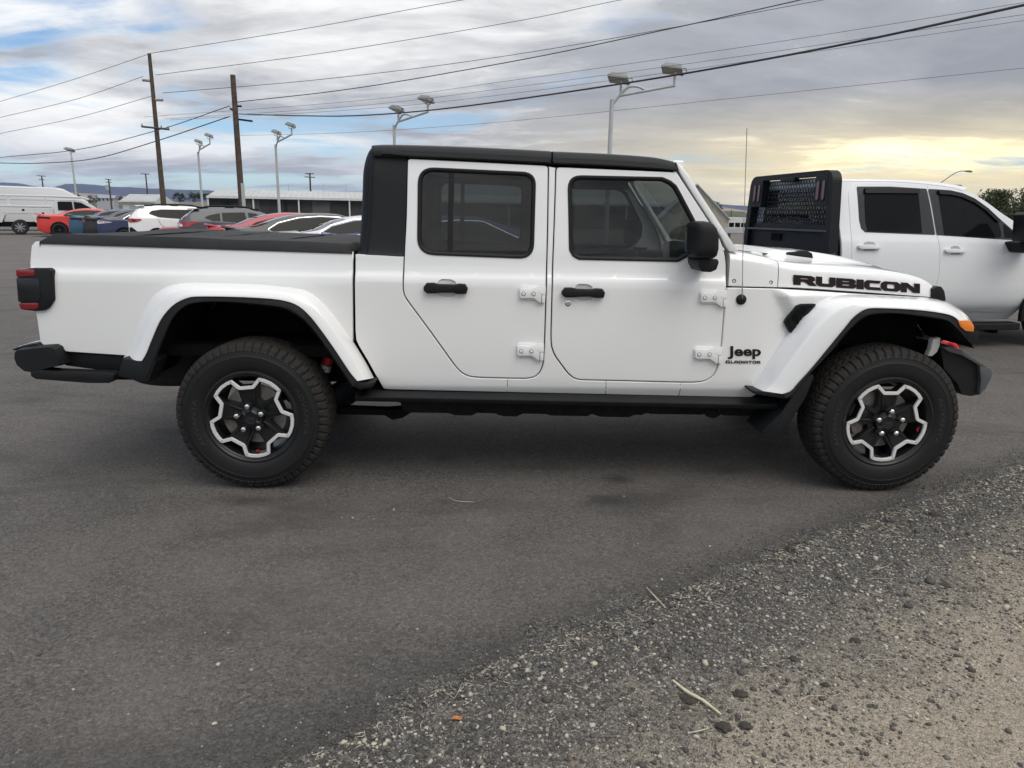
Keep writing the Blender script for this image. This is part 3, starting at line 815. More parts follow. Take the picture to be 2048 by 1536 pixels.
ridge('foothill', [(-1800, 420), (-500, 400), (0, 397), (80, 388), (135, 383.5), (190, 386), (245, 391), (300, 398), (420, 408), (700, 420), (1000, 425), (1350, 420), (1432, 414.5), (1460, 415.5), (1500, 421), (1700, 432), (2300, 447), (3200, 460)], 1700, 0.62, 1.25, M_FOOT, 5, 9.0, -4)
ridge('field', [(-1500, 425), (-300, 412), (100, 403), (180, 402), (245, 405), (330, 410), (600, 421), (1000, 428), (1350, 428), (1440, 421.5), (1490, 423), (1600, 436), (2300, 452), (3200, 470)], 900, 0.40, 1.5, M_FIELD, 1.2, 5.0, -1.5)

# ================================================================== background: poles, wires, lamps, sheds, trees
M_WOOD = pbr('weathered_pole', (0.085, 0.060, 0.042), 0.9, var=0.5, vscale=6, bump=0.8, bscale=30)
M_STEELGREY = pbr('galvanised_lamp', (0.46, 0.47, 0.47), 0.5, var=0.1, vscale=2)
M_LAMPHEAD = pbr('lamp_housing', (0.24, 0.24, 0.23), 0.5, var=0.15, vscale=5)
M_LAMPGLASS = pbr('lamp_lens', (0.34, 0.33, 0.28), 0.25)
M_WIRE = pbr('wire', (0.03, 0.03, 0.032), 0.6)
def lamp_post(px, py, depth, ang, single, label, spread):
    top = at_depth(px, py, depth); H = float(top[2])
    root = tag(empty('lamp_post', (top[0], top[1], 0), R(ang)), label, 'lamp post', 'floodlight posts along the lot')
    lean = 0.0
    MB().tube([(0, 0, 0), (0, 0, H * 0.5), (0, 0, H)], [0.115, 0.10, 0.085], 12).tube([(0, 0, 0), (0, 0, 0.25)], 0.2, 12).build('pole', M_STEELGREY, root, smooth=40)
    heads = []
    if single:
        heads = [(0.0, H + 0.05)]
    else:
        s = spread
        arm = smooth_curve([(0.05, 0, H - 0.20), (0.35 * s, 0, H + 0.14), (0.8 * s, 0, H + 0.50), (1.25 * s, 0, H + 0.52), (1.6 * s, 0, H + 0.40)], 16)
        MB().tube(arm.tolist(), 0.055, 8).tube([(0.40 * s, 0, H + 0.16), (3.1 * s, 0, H + 0.56)], 0.06, 8).build('arm', M_STEELGREY, root, smooth=50)
        heads = [(0.42 * s, H + 0.2), (3.05 * s, H + 0.56)]
    for hx, hz in heads:
        st = MB().tube([(hx, 0, hz), (hx, 0, hz + 0.36)], 0.055, 8).tube([(hx, -0.22, hz + 0.52), (hx, -0.2, hz + 0.40), (hx, 0.2, hz + 0.40), (hx, 0.22, hz + 0.52)], 0.025, 6).build('lamp_stem', M_STEELGREY, root, smooth=50)
        T = Matrix.Translation((hx - 0.12, 0, hz + 0.62)) @ Matrix.Rotation(R(-12), 4, 'Z') @ Matrix.Rotation(R(-17), 4, 'X') @ Matrix.Rotation(R(9), 4, 'Y')
        def fr(x0, x1, y, z): return [(x0, -y, z), (x1, -y, z), (x1, y, z), (x0, y, z)]
        lv = fr(-0.44, 0.44, 0.31, -0.06) + fr(-0.44, 0.44, 0.31, 0.02) + fr(-0.32, 0.36, 0.22, 0.20)
        lf = [(3, 2, 1, 0)] + [(a * 4 + i, a * 4 + (i + 1) % 4, (a + 1) * 4 + (i + 1) % 4, (a + 1) * 4 + i) for a in range(2) for i in range(4)] + [(8, 9, 10, 11)]
        mb = MB().add([tuple(T @ Vector(v)) for v in lv], lf)
        hd = mb.build('lamp_head', M_LAMPHEAD, root, bevel=0.012)
        MB().box((-0.39, -0.27, -0.068), (0.39, 0.27, -0.058), T).build('lamp_glass', M_LAMPGLASS, hd)
        MB().tube([tuple(T @ Vector(p)) for p in ((0.40, 0.05, 0.12), (0.56, 0.03, 0.14), (0.62, 0, -0.02), (0.46, 0, -0.22))], 0.018, 6).build('lamp_cable', M_BLACK, hd, smooth=60)
    return root
lamp_post(1224, 199, 33, -8, False, 'floodlight post rising directly behind the pickup roof, nearest of the lamp posts', 0.86)
lamp_post(788, 250, 44, -36, False, 'floodlight post just behind the rear edge of the black hardtop', 0.86)
lamp_post(551, 289, 57, -47, False, 'floodlight post right of the thick brown utility pole', 0.86)
lamp_post(396, 304, 66, -46, False, 'twin floodlight post between the two tall brown utility poles', 0.86)
lamp_post(143, 314, 76, 0, True, 'slender post with a single floodlight at the far left', 0.86)

def utility_pole(px, py, depth, r0, r1, label, arms, lean=0.0, bottom=None):
    top = at_depth(px, py, depth); H = float(top[2])
    root = tag(empty('utility_pole', (top[0], top[1], 0)), label, 'utility pole')
    MB().tube([(-lean, 0, -0.1), (-lean / 2, 0, H / 2), (0, 0, H)], [r0, (r0 + r1) / 2, r1], 12).build('pole', M_WOOD, root, smooth=50)
    for a in arms: a(root, H)
    return root
def crossarm(dz, L, skew=0.25, n=3, th=0.09, rot=-8):
    def f(root, H):
        c, s = math.cos(R(rot)), math.sin(R(rot))
        a = Vector((-L / 2 * c, -L / 2 * s - 0.16, H - dz + skew)); b_ = Vector((L / 2 * c, L / 2 * s - 0.16, H - dz - skew))
        arm = MB().tube([a, b_], th * 0.7, 4).build('crossarm', M_WOOD, root)
        for k in range(n):
            t = [0.03, 0.72, 0.97][k] if n == 3 else (k + 0.15) / (n - 0.7)
            p = a.lerp(b_, min(t, 0.97))
            MB().lathe([(0.03, 0.05), (0.05, 0.09), (0.035, 0.13), (0.05, 0.17), (0.0, 0.22)], 8, 'z', tuple(p)).build('insulator', M_LAMPHEAD, arm, smooth=40)
    return f
def post_insulator(dz, side, L=0.62):
    def f(root, H):
        p = Vector((0, 0, H - dz)); q_ = p + Vector((side * L, 0, side * -0.02 + 0.03))
        n = 9; pts = [p.lerp(q_, k / n) for k in range(n + 1)]
        MB().tube(pts, [0.05] + [0.10 if k % 2 else 0.065 for k in range(n)], 8).build('insulator', M_LAMPHEAD, root, smooth=40)
    return f
utility_pole(298.5, 107, 50, 0.19, 0.11, 'tallest brown utility pole with a crossarm, left of the pair', [crossarm(4.62, 1.95, 0.09), post_insulator(1.68, -1), post_insulator(2.85, 1)])
utility_pole(465.5, 150, 39, 0.175, 0.13, 'thick bare brown utility pole without a crossarm', [
    lambda root, H: [MB().tube(p, 0.05, 6).build('cable_clamp', M_BLACK, root, smooth=50) for p in ([(0.1, 0, H - 1.5), (0.34, 0, H - 1.5)], [(0.1, 0, H - 2.15), (0.2, 0, H - 2.15), (0.85, 0, H - 2.22)], [(-0.1, 0, H - 1.7), (-0.26, 0, H - 1.62)])],
    lambda root, H: MB().box((0.08, -0.2, 0.2), (0.24, -0.12, 2.9)).build('pole_guard', pbr('guard_grey', (0.45, 0.46, 0.45), 0.6), root)])
utility_pole(83, 351, 150, 0.16, 0.12, 'distant utility pole with two crossarms at the far left', [crossarm(0.1, 1.9, 0.06, 0), crossarm(0.8, 1.2, 0.06, 0)])
utility_pole(217, 358, 140, 0.17, 0.12, 'distant utility pole with a transformer, left of the white sheds', [crossarm(0.1, 1.3, 0.1, 0), crossarm(0.6, 1.2, 0.02, 0), lambda root, H: MB().lathe([(0.0, 0), (0.3, 0), (0.3, 0.9), (0.0, 0.95)], 12, 'z', (-0.3, -0.3, H - 2.0)).build('transformer', M_GREYMETAL, root, smooth=40)])
utility_pole(291, 347, 120, 0.14, 0.10, 'distant utility pole with a single top crossarm above the white shed', [crossarm(0.08, 1.5, 0.02, 0)])
utility_pole(619.5, 346, 110, 0.15, 0.12, 'distant utility pole with two crossarms standing in front of the long dark shed', [crossarm(0.1, 1.35, 0.0, 0), crossarm(0.6, 1.6, 0.04, 0)])
utility_pole(1463, 420, 90, 0.07, 0.05, 'short dark post near the beige barn', [])

def wire(label, p0, p1, mids, r0, r1=None, n=40):
    """hanging wire through photo-measured points; the span lies in one vertical plane"""
    A, B = at_depth(*p0), at_depth(*p1); d = (B - A)[:2]; L = np.linalg.norm(d); nn = np.array([-d[1], d[0]]) / L
    pts = [(0.0, A[2])]
    for px, py in mids:
        r_ = ray(px, py); t = float((A - CAM)[:2] @ nn) / float(r_[:2] @ nn); h = CAM + r_ * t
        pts.append((float((h - A)[:2] @ d) / L, float(h[2])))
    pts.append((L, B[2]))
    c = smooth_curve(pts, n)
    P = [(A[0] + d[0] * s / L, A[1] + d[1] * s / L, z) for s, z in c]
    o = MB().tube(P, list(np.linspace(r0, r1 or r0, n)), 6).build('overhead_wire', M_WIRE, smooth=60)
    tag(o, label, 'wire', 'overhead wires'); return o
wire('topmost thin wire running right from the tallest pole', (299, 107, 50), (1500, -98, 27), [(600, 59), (924, 0)], 0.017, 0.010)
wire('topmost thin wire running left from the tallest pole', (298, 108, 50), (-120, 238, 80), [(150, 158), (0, 203)], 0.017, 0.022)
wire('second thin wire running right from the tallest pole', (311, 150, 50), (1700, -85, 25), [(640, 107), (1024, 44), (1240, 0)], 0.017, 0.009)
wire('second thin wire running left from the tallest pole', (286, 153, 50), (-120, 264, 82), [(150, 199), (0, 235)], 0.017, 0.022)
wire('third thin wire running right from the tallest pole, crossing behind the bare pole', (325, 186, 50), (2100, -92, 21), [(640, 159), (1024, 110), (1645, 0)], 0.017, 0.008)
wire('third thin wire running left from the tallest pole', (304, 192, 50), (-120, 292, 84), [(150, 236), (0, 267)], 0.017, 0.022)
wire('upper black cable running right from the bare brown pole', (475, 204, 39), (2100, -118, 16), [(700, 178), (1024, 123), (1300, 66), (1600, 0)], 0.020, 0.012)
wire('thickest black cable sagging right from the bare brown pole across the sky', (478, 228, 39), (2260, -38, 15), [(600, 231.5), (720, 231), (900, 216), (1240, 168), (1640, 98), (2048, 10)], 0.024, 0.028)
wire('upper cable running left from the bare brown pole', (459, 212, 39), (-140, 330, 95), [(310, 262), (150, 300), (0, 315)], 0.022, 0.03)
wire('lower heavier cable running left from the bare brown pole', (459, 233, 39), (-140, 322, 95), [(310, 283), (190, 317), (90, 326), (0, 326)], 0.028, 0.038)
wire('faint upper wire of three crossing behind the floodlights', (289, 234, 50), (2300, -40, 20), [(700, 203), (1000, 164), (1500, 92), (2024, 9)], 0.009, 0.006)
wire('faint middle wire of three crossing behind the floodlights', (330, 238, 50), (2300, -8, 21), [(700, 213), (1000, 178), (1500, 110), (2048, 29)], 0.009, 0.006)
wire('faint lower wire of three crossing behind the floodlights', (340, 240, 50), (2300, 5, 22), [(700, 220), (1000, 190), (1500, 122), (2048, 41)], 0.009, 0.006)
wire('lowest faint wire running from the lamp posts to the right edge', (480, 271, 70), (2300, 112, 30), [(700, 265), (1000, 244), (1500, 193), (2048, 136)], 0.012, 0.008)

# ---- sheds
M_SHEDWHITE = pbr('white_metal_siding', (0.60, 0.61, 0.60), 0.6, var=0.1, vscale=0.8)
M_SHEDROOF = pbr('galvanised_roof', (0.42, 0.43, 0.425), 0.5, var=0.12, vscale=0.6)
M_SHEDDARK = pbr('dark_grey_siding', (0.055, 0.053, 0.050), 0.8, var=0.2, vscale=1.5)
M_SHEDDARK2 = pbr('darker_bay_door', (0.036, 0.035, 0.034), 0.8, var=0.25, vscale=2)
def frame_from(pxa, pxb, da, db):
    a, b_ = at_depth(pxa, 420, da), at_depth(pxb, 420, db)
    return Vector((a[0], a[1], 0)), math.atan2(b_[1] - a[1], b_[0] - a[0]), float(np.linalg.norm((b_ - a)[:2]))
def corrugate(mb, L, y0, z0, y1, z1, pitch, amp):
    n = int(L / pitch); rows = []
    for i in range(n * 2 + 1):
        x = i * pitch / 2; h = amp if i % 2 else 0.0; rows.append([(x, y0, z0 + h), (x, y1, z1 + h)])
    return mb.grid(rows)
# long dark storage shed
org, hd, L = frame_from(418, 1330, 80, 92)
sh = tag(empty('storage_shed', org, hd), 'long low dark storage shed with pale roof and white posts', 'shed')
EV, RG, DP = 3.0, 3.85, 12.0
mb = MB().box((0, 0.30, 0), (L, 0.5, EV - 0.05)).box((0, DP - 0.3, 0), (L, DP, EV)).box((0, 0.3, 0), (0.2, DP, EV)).box((L - 0.2, 0.3, 0), (L, DP, EV))
mb.build('wall', M_SHEDDARK, sh)
mb = MB(); corrugate(mb, L + 0.6, -0.45, EV, DP / 2, RG, 0.6, 0.04); corrugate(mb, L + 0.6, DP + 0.45, EV, DP / 2, RG, 0.6, 0.04)
mb.build('roof', M_SHEDROOF, sh)
MB().box((-0.1, -0.5, EV - 0.22), (L + 0.6, -0.42, EV + 0.02)).build('fascia', M_SHEDWHITE, sh)
for px in (418.5, 508.5, 598.6, 699, 800, 905, 1015, 1130, 1250):
    a = at_depth(px, 420, 80 + (px - 418) / 912 * 12); x = (Vector((a[0], a[1], 0)) - org).length
    MB().box((x - 0.07, -0.40, 0), (x + 0.09, -0.28, EV - 0.2)).build('post', M_SHEDWHITE, sh)
k = 0
for px in (424, 448, 482, 538, 568, 625, 660, 725, 765, 840, 880, 950, 1050, 1090, 1180):
    a = at_depth(px, 420, 80 + (px - 418) / 912 * 12); x = (Vector((a[0], a[1], 0)) - org).length; k += 1
    MB().box((x, 0.20, 0.05), (x + 2.0, 0.29, EV - 0.35 - 0.1 * (k % 3))).build('bay_panel', M_SHEDDARK2 if k % 3 else pbr('bay_panel_grey', (0.10, 0.10, 0.095), 0.8, var=0.2, vscale=1.0), sh)
for px in (560, 640, 690):
    a = at_depth(px, 388, 85); x = (Vector((a[0], a[1], 0)) - org).length
    MB().tube([(x, DP / 2, RG), (x, DP / 2, RG + 0.9)], 0.03, 6).build('roof_vent', M_GREYMETAL, sh)
# white gabled shed
def gable(name, label, org, hd, L, D, ev, rg, wall, roof, door=None, win=()):
    s = tag(empty(name, org, hd), label, 'shed')
    mb = MB(); mb.prism([(0, 0), (D, 0), (D, ev), (D / 2, rg - 0.06), (0, ev)], 0, L, lambda a, b_, v: (v, a, b_)); mb.build('wall', wall, s)
    mb = MB()
    for y0, y1 in ((-0.35, D / 2), (D + 0.35, D / 2)):
        z0 = ev - 0.35 * (rg - ev) / (D / 2)
        corrugate(mb, L + 0.6, y0, z0, y1, rg, 0.5, 0.03)
    mb.v = [(a - 0.3, b_, c) for a, b_, c in mb.v]
    mb.build('roof', roof, s)
    for (x0, x1, z0, z1) in win: MB().box((x0, -0.05, z0), (x1, 0.02, z1)).build('door_panel', pbr('shed_door', (0.38, 0.39, 0.39), 0.6), s)
    MB().box((-0.32, -0.42, ev - 0.22), (L + 0.32, -0.36, ev - 0.02)).build('gutter', wall, s)
    return s
org, hd, L = frame_from(246, 312, 105, 105)
gable('metal_shed', 'white gabled metal shed with a pale roof behind the parked cars', org, hd, L, 5.6, 2.65, 3.6, M_SHEDWHITE, M_SHEDROOF, win=((1, 2, 0, 2.0),))
org, hd, L = frame_from(366, 424, 110, 108)
s = tag(empty('outbuilding', org, hd), 'low flat-roofed pale outbuilding between the white shed and the long dark shed', 'building')
MB().box((0, 0, 0), (L, 8, 2.3)).build('wall', M_SHEDWHITE, s); MB().box((-0.3, -0.4, 2.32), (L + 0.3, 8.4, 2.6)).build('roof', M_SHEDROOF, s); MB().box((-0.3, -0.46, 2.0), (L + 0.3, -0.41, 2.58)).build('fascia', pbr('tan_fascia', (0.40, 0.36, 0.30), 0.7), s)
org, hd, L = frame_from(312, 366, 104, 108)
gable('metal_shed', 'white shed whose gable end faces the lot beside the flat-roofed outbuilding', org + Vector((0.2, 1.2, 0)), hd + R(90), 6.0, L, 2.5, 3.55, M_SHEDWHITE, M_SHEDROOF) if False else None
# beige barn on the right, seen past the windscreen pillar
a = at_depth(1457.5, 440, 68)
s = tag(empty('beige_barn', (a[0], a[1], 0), R(-10)), 'beige barn gable beyond the windscreen pillar', 'barn')
M_BEIGE = pbr('beige_siding', (0.42, 0.39, 0.31), 0.8, var=0.12, vscale=1.2)
mb = MB().prism([(0, 0), (0, 1.45), (-3.1, 4.45), (-6.2, 1.45), (-6.2, 0)], 0, 9, UVZ); mb.build('wall', M_BEIGE, s)
mb = MB().prism([(0.12, 1.30), (0.12, 1.42), (-3.1, 4.58), (-3.1, 4.46)], -0.25, 9.2, UVZ).prism([(-6.32, 1.30), (-6.32, 1.42), (-3.1, 4.58), (-3.1, 4.46)], -0.25, 9.2, UVZ); mb.build('roof', M_SHEDROOF, s)
MB().box((-1.5, -0.06, 0), (-0.7, 0.02, 1.35)).build('door', pbr('barn_door', (0.36, 0.33, 0.27), 0.8), s)
MB().box((-1.65, -0.05, 1.9), (-1.55, 0.02, 2.6)).build('trim_board', pbr('barn_trim', (0.30, 0.27, 0.22), 0.8), s)
# white office trailer and rails behind
a = at_depth(1459, 440, 74)
s = tag(empty('office_trailer', (a[0] - 1.0, a[1] + 2, 0), R(-4)), 'white site trailer with dark windows beside the beige barn', 'trailer')
MB().box((0, 0, 0.45), (7, 2.4, 1.6)).build('wall', M_SHEDWHITE, s, bevel=0.03)
for k in range(5): MB().box((1.0 + k * 0.62, -0.03, 0.62), (1.5 + k * 0.62, 0.02, 1.05)).build('window', M_DARKGLASS, s)
MB().box((0.2, 0.2, 0), (6.8, 2.2, 0.46)).build('skirt', M_SHEDDARK, s)
a = at_depth(1450, 458, 52)
s = tag(empty('guard_rail', (a[0], a[1], 0), R(-3)), 'low grey guard rail in front of the beige barn', 'guard rail')
MB().box((0, 0, 0.45), (6, 0.06, 0.78)).build('rail', M_GREYMETAL, s, bevel=0.02)
for k in range(4): MB().box((0.3 + k * 1.8, 0.07, 0), (0.45 + k * 1.8, 0.2, 0.7)).build('post', M_WOOD, s)
# farm house on the slope
a = at_depth(192, 397, 520)
s = tag(empty('farmhouse', (a[0], a[1], float(a[2]) - 2.0), R(6)), 'small pale farmhouse on the distant slope', 'house')
MB().box((0, 0, -6), (12, 7, 2.4)).build('wall', pbr('house_wall', (0.40, 0.40, 0.42), 0.8), s); MB().prism([(-0.6, 2.4), (7.6, 2.4), (3.5, 4.6)], -0.6, 12.6, lambda a_, b_, v: (v, a_, b_)).build('roof', pbr('house_roof', (0.30, 0.31, 0.33), 0.8), s)
for k in range(4): MB().box((1.4 + k * 2.8, -0.06, 0.6), (2.6 + k * 2.8, 0.02, 1.8)).build('window', M_DARKGLASS, s)
# cobra-head street lamp at far right
a = at_depth(1877, 372, 46); b0 = at_depth(1878, 372, 46)
s = tag(empty('street_lamp', (a[0], a[1], 0)), 'curved arm street lamp above the white cab roof on the right', 'street lamp')
H = float(a[2]); k46 = 46 / 1420.0
arm = smooth_curve([(0, 0, H - 0.3), (0.05, 0, H + 0.1), (0.45, 0, H + 0.45), (1.0, 0, H + 0.83), (1.35, 0, H + 0.92), (1.62, 0, H + 0.92)], 20)
MB().tube([(0, 0, 0), (0, 0, H - 0.2)], [0.10, 0.05], 10).tube(arm.tolist(), 0.028, 8).build('pole', pbr('lamp_dark_metal', (0.16, 0.16, 0.155), 0.5), s, smooth=50)
MB().prism(rounded([(1.55, H + 0.88), (1.95, H + 0.84), (1.97, H + 0.92), (1.80, H + 0.97), (1.55, H + 0.96)], 0.03), -0.09, 0.09, UVZ).build('lamp_head', pbr('lamp_dark_metal', (0.16, 0.16, 0.155), 0.5), s, bevel=0.02)

# ---- trees
def shade_leaf(name, c0, c1):
    m = bpy.data.materials.new(name); m.use_nodes = True; nt = NT(m.node_tree); b = m.node_tree.nodes['Principled BSDF']
    co = nt.n('ShaderNodeTexCoord').outputs['Object']; rnd = nt.n('ShaderNodeNewGeometry').outputs['Random Per Island']
    nt.put(b.inputs['Base Color'], nt.mix(rnd, c0, c1)); b.inputs['Roughness'].default_value = 0.6
    b.inputs['Specular IOR Level'].default_value = 0.25
    return m
M_LEAF = shade_leaf('leaf_green', (0.030, 0.042, 0.014), (0.085, 0.10, 0.035))
def tree(px, py, depth, H, rx, rz, nclump, nleaf, leaf, label, seed, cat='tree', mat=None, base_z=0.0, zc=0.62, name='tree', group=None):
    """trunk, limbs and a crown of many single leaf faces gathered in uneven clumps"""
    a = at_depth(px, py, depth); rg = np.random.RandomState(seed)
    root = tag(empty(name, (a[0], a[1], base_z)), label, cat, group)
    mb = MB().tube([(0, 0, -0.3), (0.03 * H * rg.randn() * 0.3, 0, H * 0.3), (0.02 * H * rg.randn(), 0.0, H * 0.62)], [0.045 * H, 0.03 * H, 0.012 * H], 8)
    cl = []
    for k in range(nclump):
        th, cz = rg.rand() * 6.283, rg.rand() ** 0.8; r_ = (0.35 + 0.65 * rg.rand() ** 0.5) * math.sqrt(max(0.05, 1 - (cz * 1.7 - 0.8) ** 2 * 0.8))
        c = np.array([rx * r_ * math.cos(th), rx * r_ * math.sin(th), H * (1 - rz) + H * rz * cz * 0.95])
        cl.append((c, rx * (0.16 + 0.20 * rg.rand())))
        if k < 10: mb.tube([(0, 0, H * (0.25 + 0.03 * k)), tuple(c * [0.5, 0.5, 1] * np.array([1, 1, 0.85])), tuple(c)], [0.012 * H, 0.007 * H, 0.003 * H], 5)
    mb.build('trunk', M_WOOD, root, smooth=60)
    V, Fc = [], []
    for k in range(nleaf):
        c, r_ = cl[rg.randint(len(cl))]; d = rg.randn(3); d /= np.linalg.norm(d); p = c + d * r_ * (0.5 + 0.6 * rg.rand()) * np.array([1, 1, 0.8])
        u_ = rg.randn(3); u_ /= np.linalg.norm(u_); w = np.cross(u_, rg.randn(3)); w /= np.linalg.norm(w); s = leaf * (0.6 + 0.8 * rg.rand())
        b0 = len(V); V += [p - u_ * s, p + w * s * 0.45, p + u_ * s, p - w * s * 0.45]; Fc.append((b0, b0 + 1, b0 + 2, b0 + 3))
    mk('crown', V, Fc, mat or M_LEAF, root)
    return root
tree(2034, 430, 30, 2.75, 1.5, 0.72, 60, 15000, 0.055, 'leafy green tree at the right edge beyond the white cab', 4)
tree(2150, 430, 33, 3.1, 1.9, 0.72, 50, 9000, 0.06, 'taller leafy tree just outside the right edge', 14)
M_FAR = shade_leaf('far_leaf', (0.022, 0.030, 0.016), (0.050, 0.058, 0.030))
far = [(121, 390, 420, 7.0, 3.0, 'dark rounded tree left of the slender floodlight post', 1), (146, 394, 460, 5.5, 4.2, 'dark bushy tree right of the slender floodlight post', 2), (186, 397, 500, 6.0, 3.8, 'dark tree beside the pale farmhouse', 3), (238, 397, 560, 4.5, 3.0, 'small far tree above the white shed', 5),
       (359, 394, 210, 2.6, 1.6, 'small bushy tree behind the flat-roofed outbuilding, leftmost of the pair', 6), (390, 393, 205, 3.0, 1.7, 'small bushy tree behind the flat-roofed outbuilding, next to the floodlight post', 7), (415, 395, 215, 2.6, 1.3, 'small tree at the left end of the long dark shed roof', 8), (1432, 411, 260, 4.0, 2.6, 'dark tree on the skyline above the beige barn', 9)]
for px, py, d, H, rx, lb, sd in far:
    a = at_depth(px, py, d); tree(px, py, d, H, rx, 0.85, 26, 900, 0.32 if d > 300 else 0.18, lb, sd, mat=M_FAR, base_z=float(a[2]) - H * 0.62)
rgt = np.random.RandomState(21)
for k in range(9):
    px = 205 + k * 9 + rgt.rand() * 4 if k < 6 else 160 + (k - 6) * 7
    a = at_depth(px, 400 + rgt.rand() * 3, 640); H = 3 + 2 * rgt.rand()
    tree(px, 400, 640, H, 2.2, 0.85, 14, 260, 0.5, ['leftmost', 'second', 'third', 'fourth', 'fifth', 'sixth', 'lone upper left', 'lone upper middle', 'lone upper right'][k] + ' tiny dark shrub on the distant green field', 30 + k, 'shrub', M_FAR, float(a[2]) - H * 0.6, name='shrub', group='far shrubs on the green field')

# ================================================================== parked cars behind
M_CARTYRE = pbr('car_tyre', (0.014, 0.014, 0.014), 0.8)
M_ALLOY = pbr('alloy_wheel', (0.45, 0.45, 0.45), 0.35, metal=0.8)
M_BLKALLOY = pbr('black_alloy', (0.02, 0.02, 0.021), 0.35)
M_TAIL = pbr('tail_red', (0.33, 0.012, 0.018), 0.2, coat=1.0)
M_CLEAR = pbr('clear_lens', (0.62, 0.60, 0.60), 0.15, coat=1.0)
def car_wheel(root, u, v, r_, alloy, spokes, side, parent_name='wheel'):
    w = empty(parent_name, (u, v, r_), 0 if side > 0 else math.pi, root)
    MB().lathe([(r_ * 0.66, 0.03), (r_ * 0.72, 0.002), (r_ * 0.88, 0.0), (r_ * 0.98, 0.02), (r_, 0.05), (r_, 0.19), (r_ * 0.95, 0.22), (r_ * 0.66, 0.22)], 32, 'y', closed=True).build('tyre', M_CARTYRE, w, smooth=40)
    MB().lathe([(r_ * 0.67, 0.03), (r_ * 0.66, 0.008), (r_ * 0.62, 0.012), (r_ * 0.60, 0.06), (0.0, 0.07)], 28, 'y').build('rim', alloy if spokes == 0 else M_BLKALLOY, w, smooth=40)
    mb = MB()
    for k in range(spokes):
        a = 2 * math.pi * k / spokes + 0.3; c, s = math.cos(a), math.sin(a); d = 0.028
        mb.add([(0.05 * c - d * s, 0.012, 0.05 * s + d * c), (0.05 * c + d * s, 0.012, 0.05 * s - d * c), (r_ * 0.63 * c + d * s, 0.010, r_ * 0.63 * s - d * c), (r_ * 0.63 * c - d * s, 0.010, r_ * 0.63 * s + d * c),
                (0.05 * c - d * s, 0.05, 0.05 * s + d * c), (0.05 * c + d * s, 0.05, 0.05 * s - d * c), (r_ * 0.63 * c + d * s, 0.05, r_ * 0.63 * s - d * c), (r_ * 0.63 * c - d * s, 0.05, r_ * 0.63 * s + d * c)],
               [(0, 1, 2, 3), (0, 4, 5, 1), (1, 5, 6, 2), (2, 6, 7, 3), (3, 7, 4, 0)])
    if spokes:
        mb.lathe([(0.0, 0.006), (0.06, 0.008), (0.07, 0.03)], 14, 'y'); mb.build('spokes', alloy, w, smooth=30)
    return w
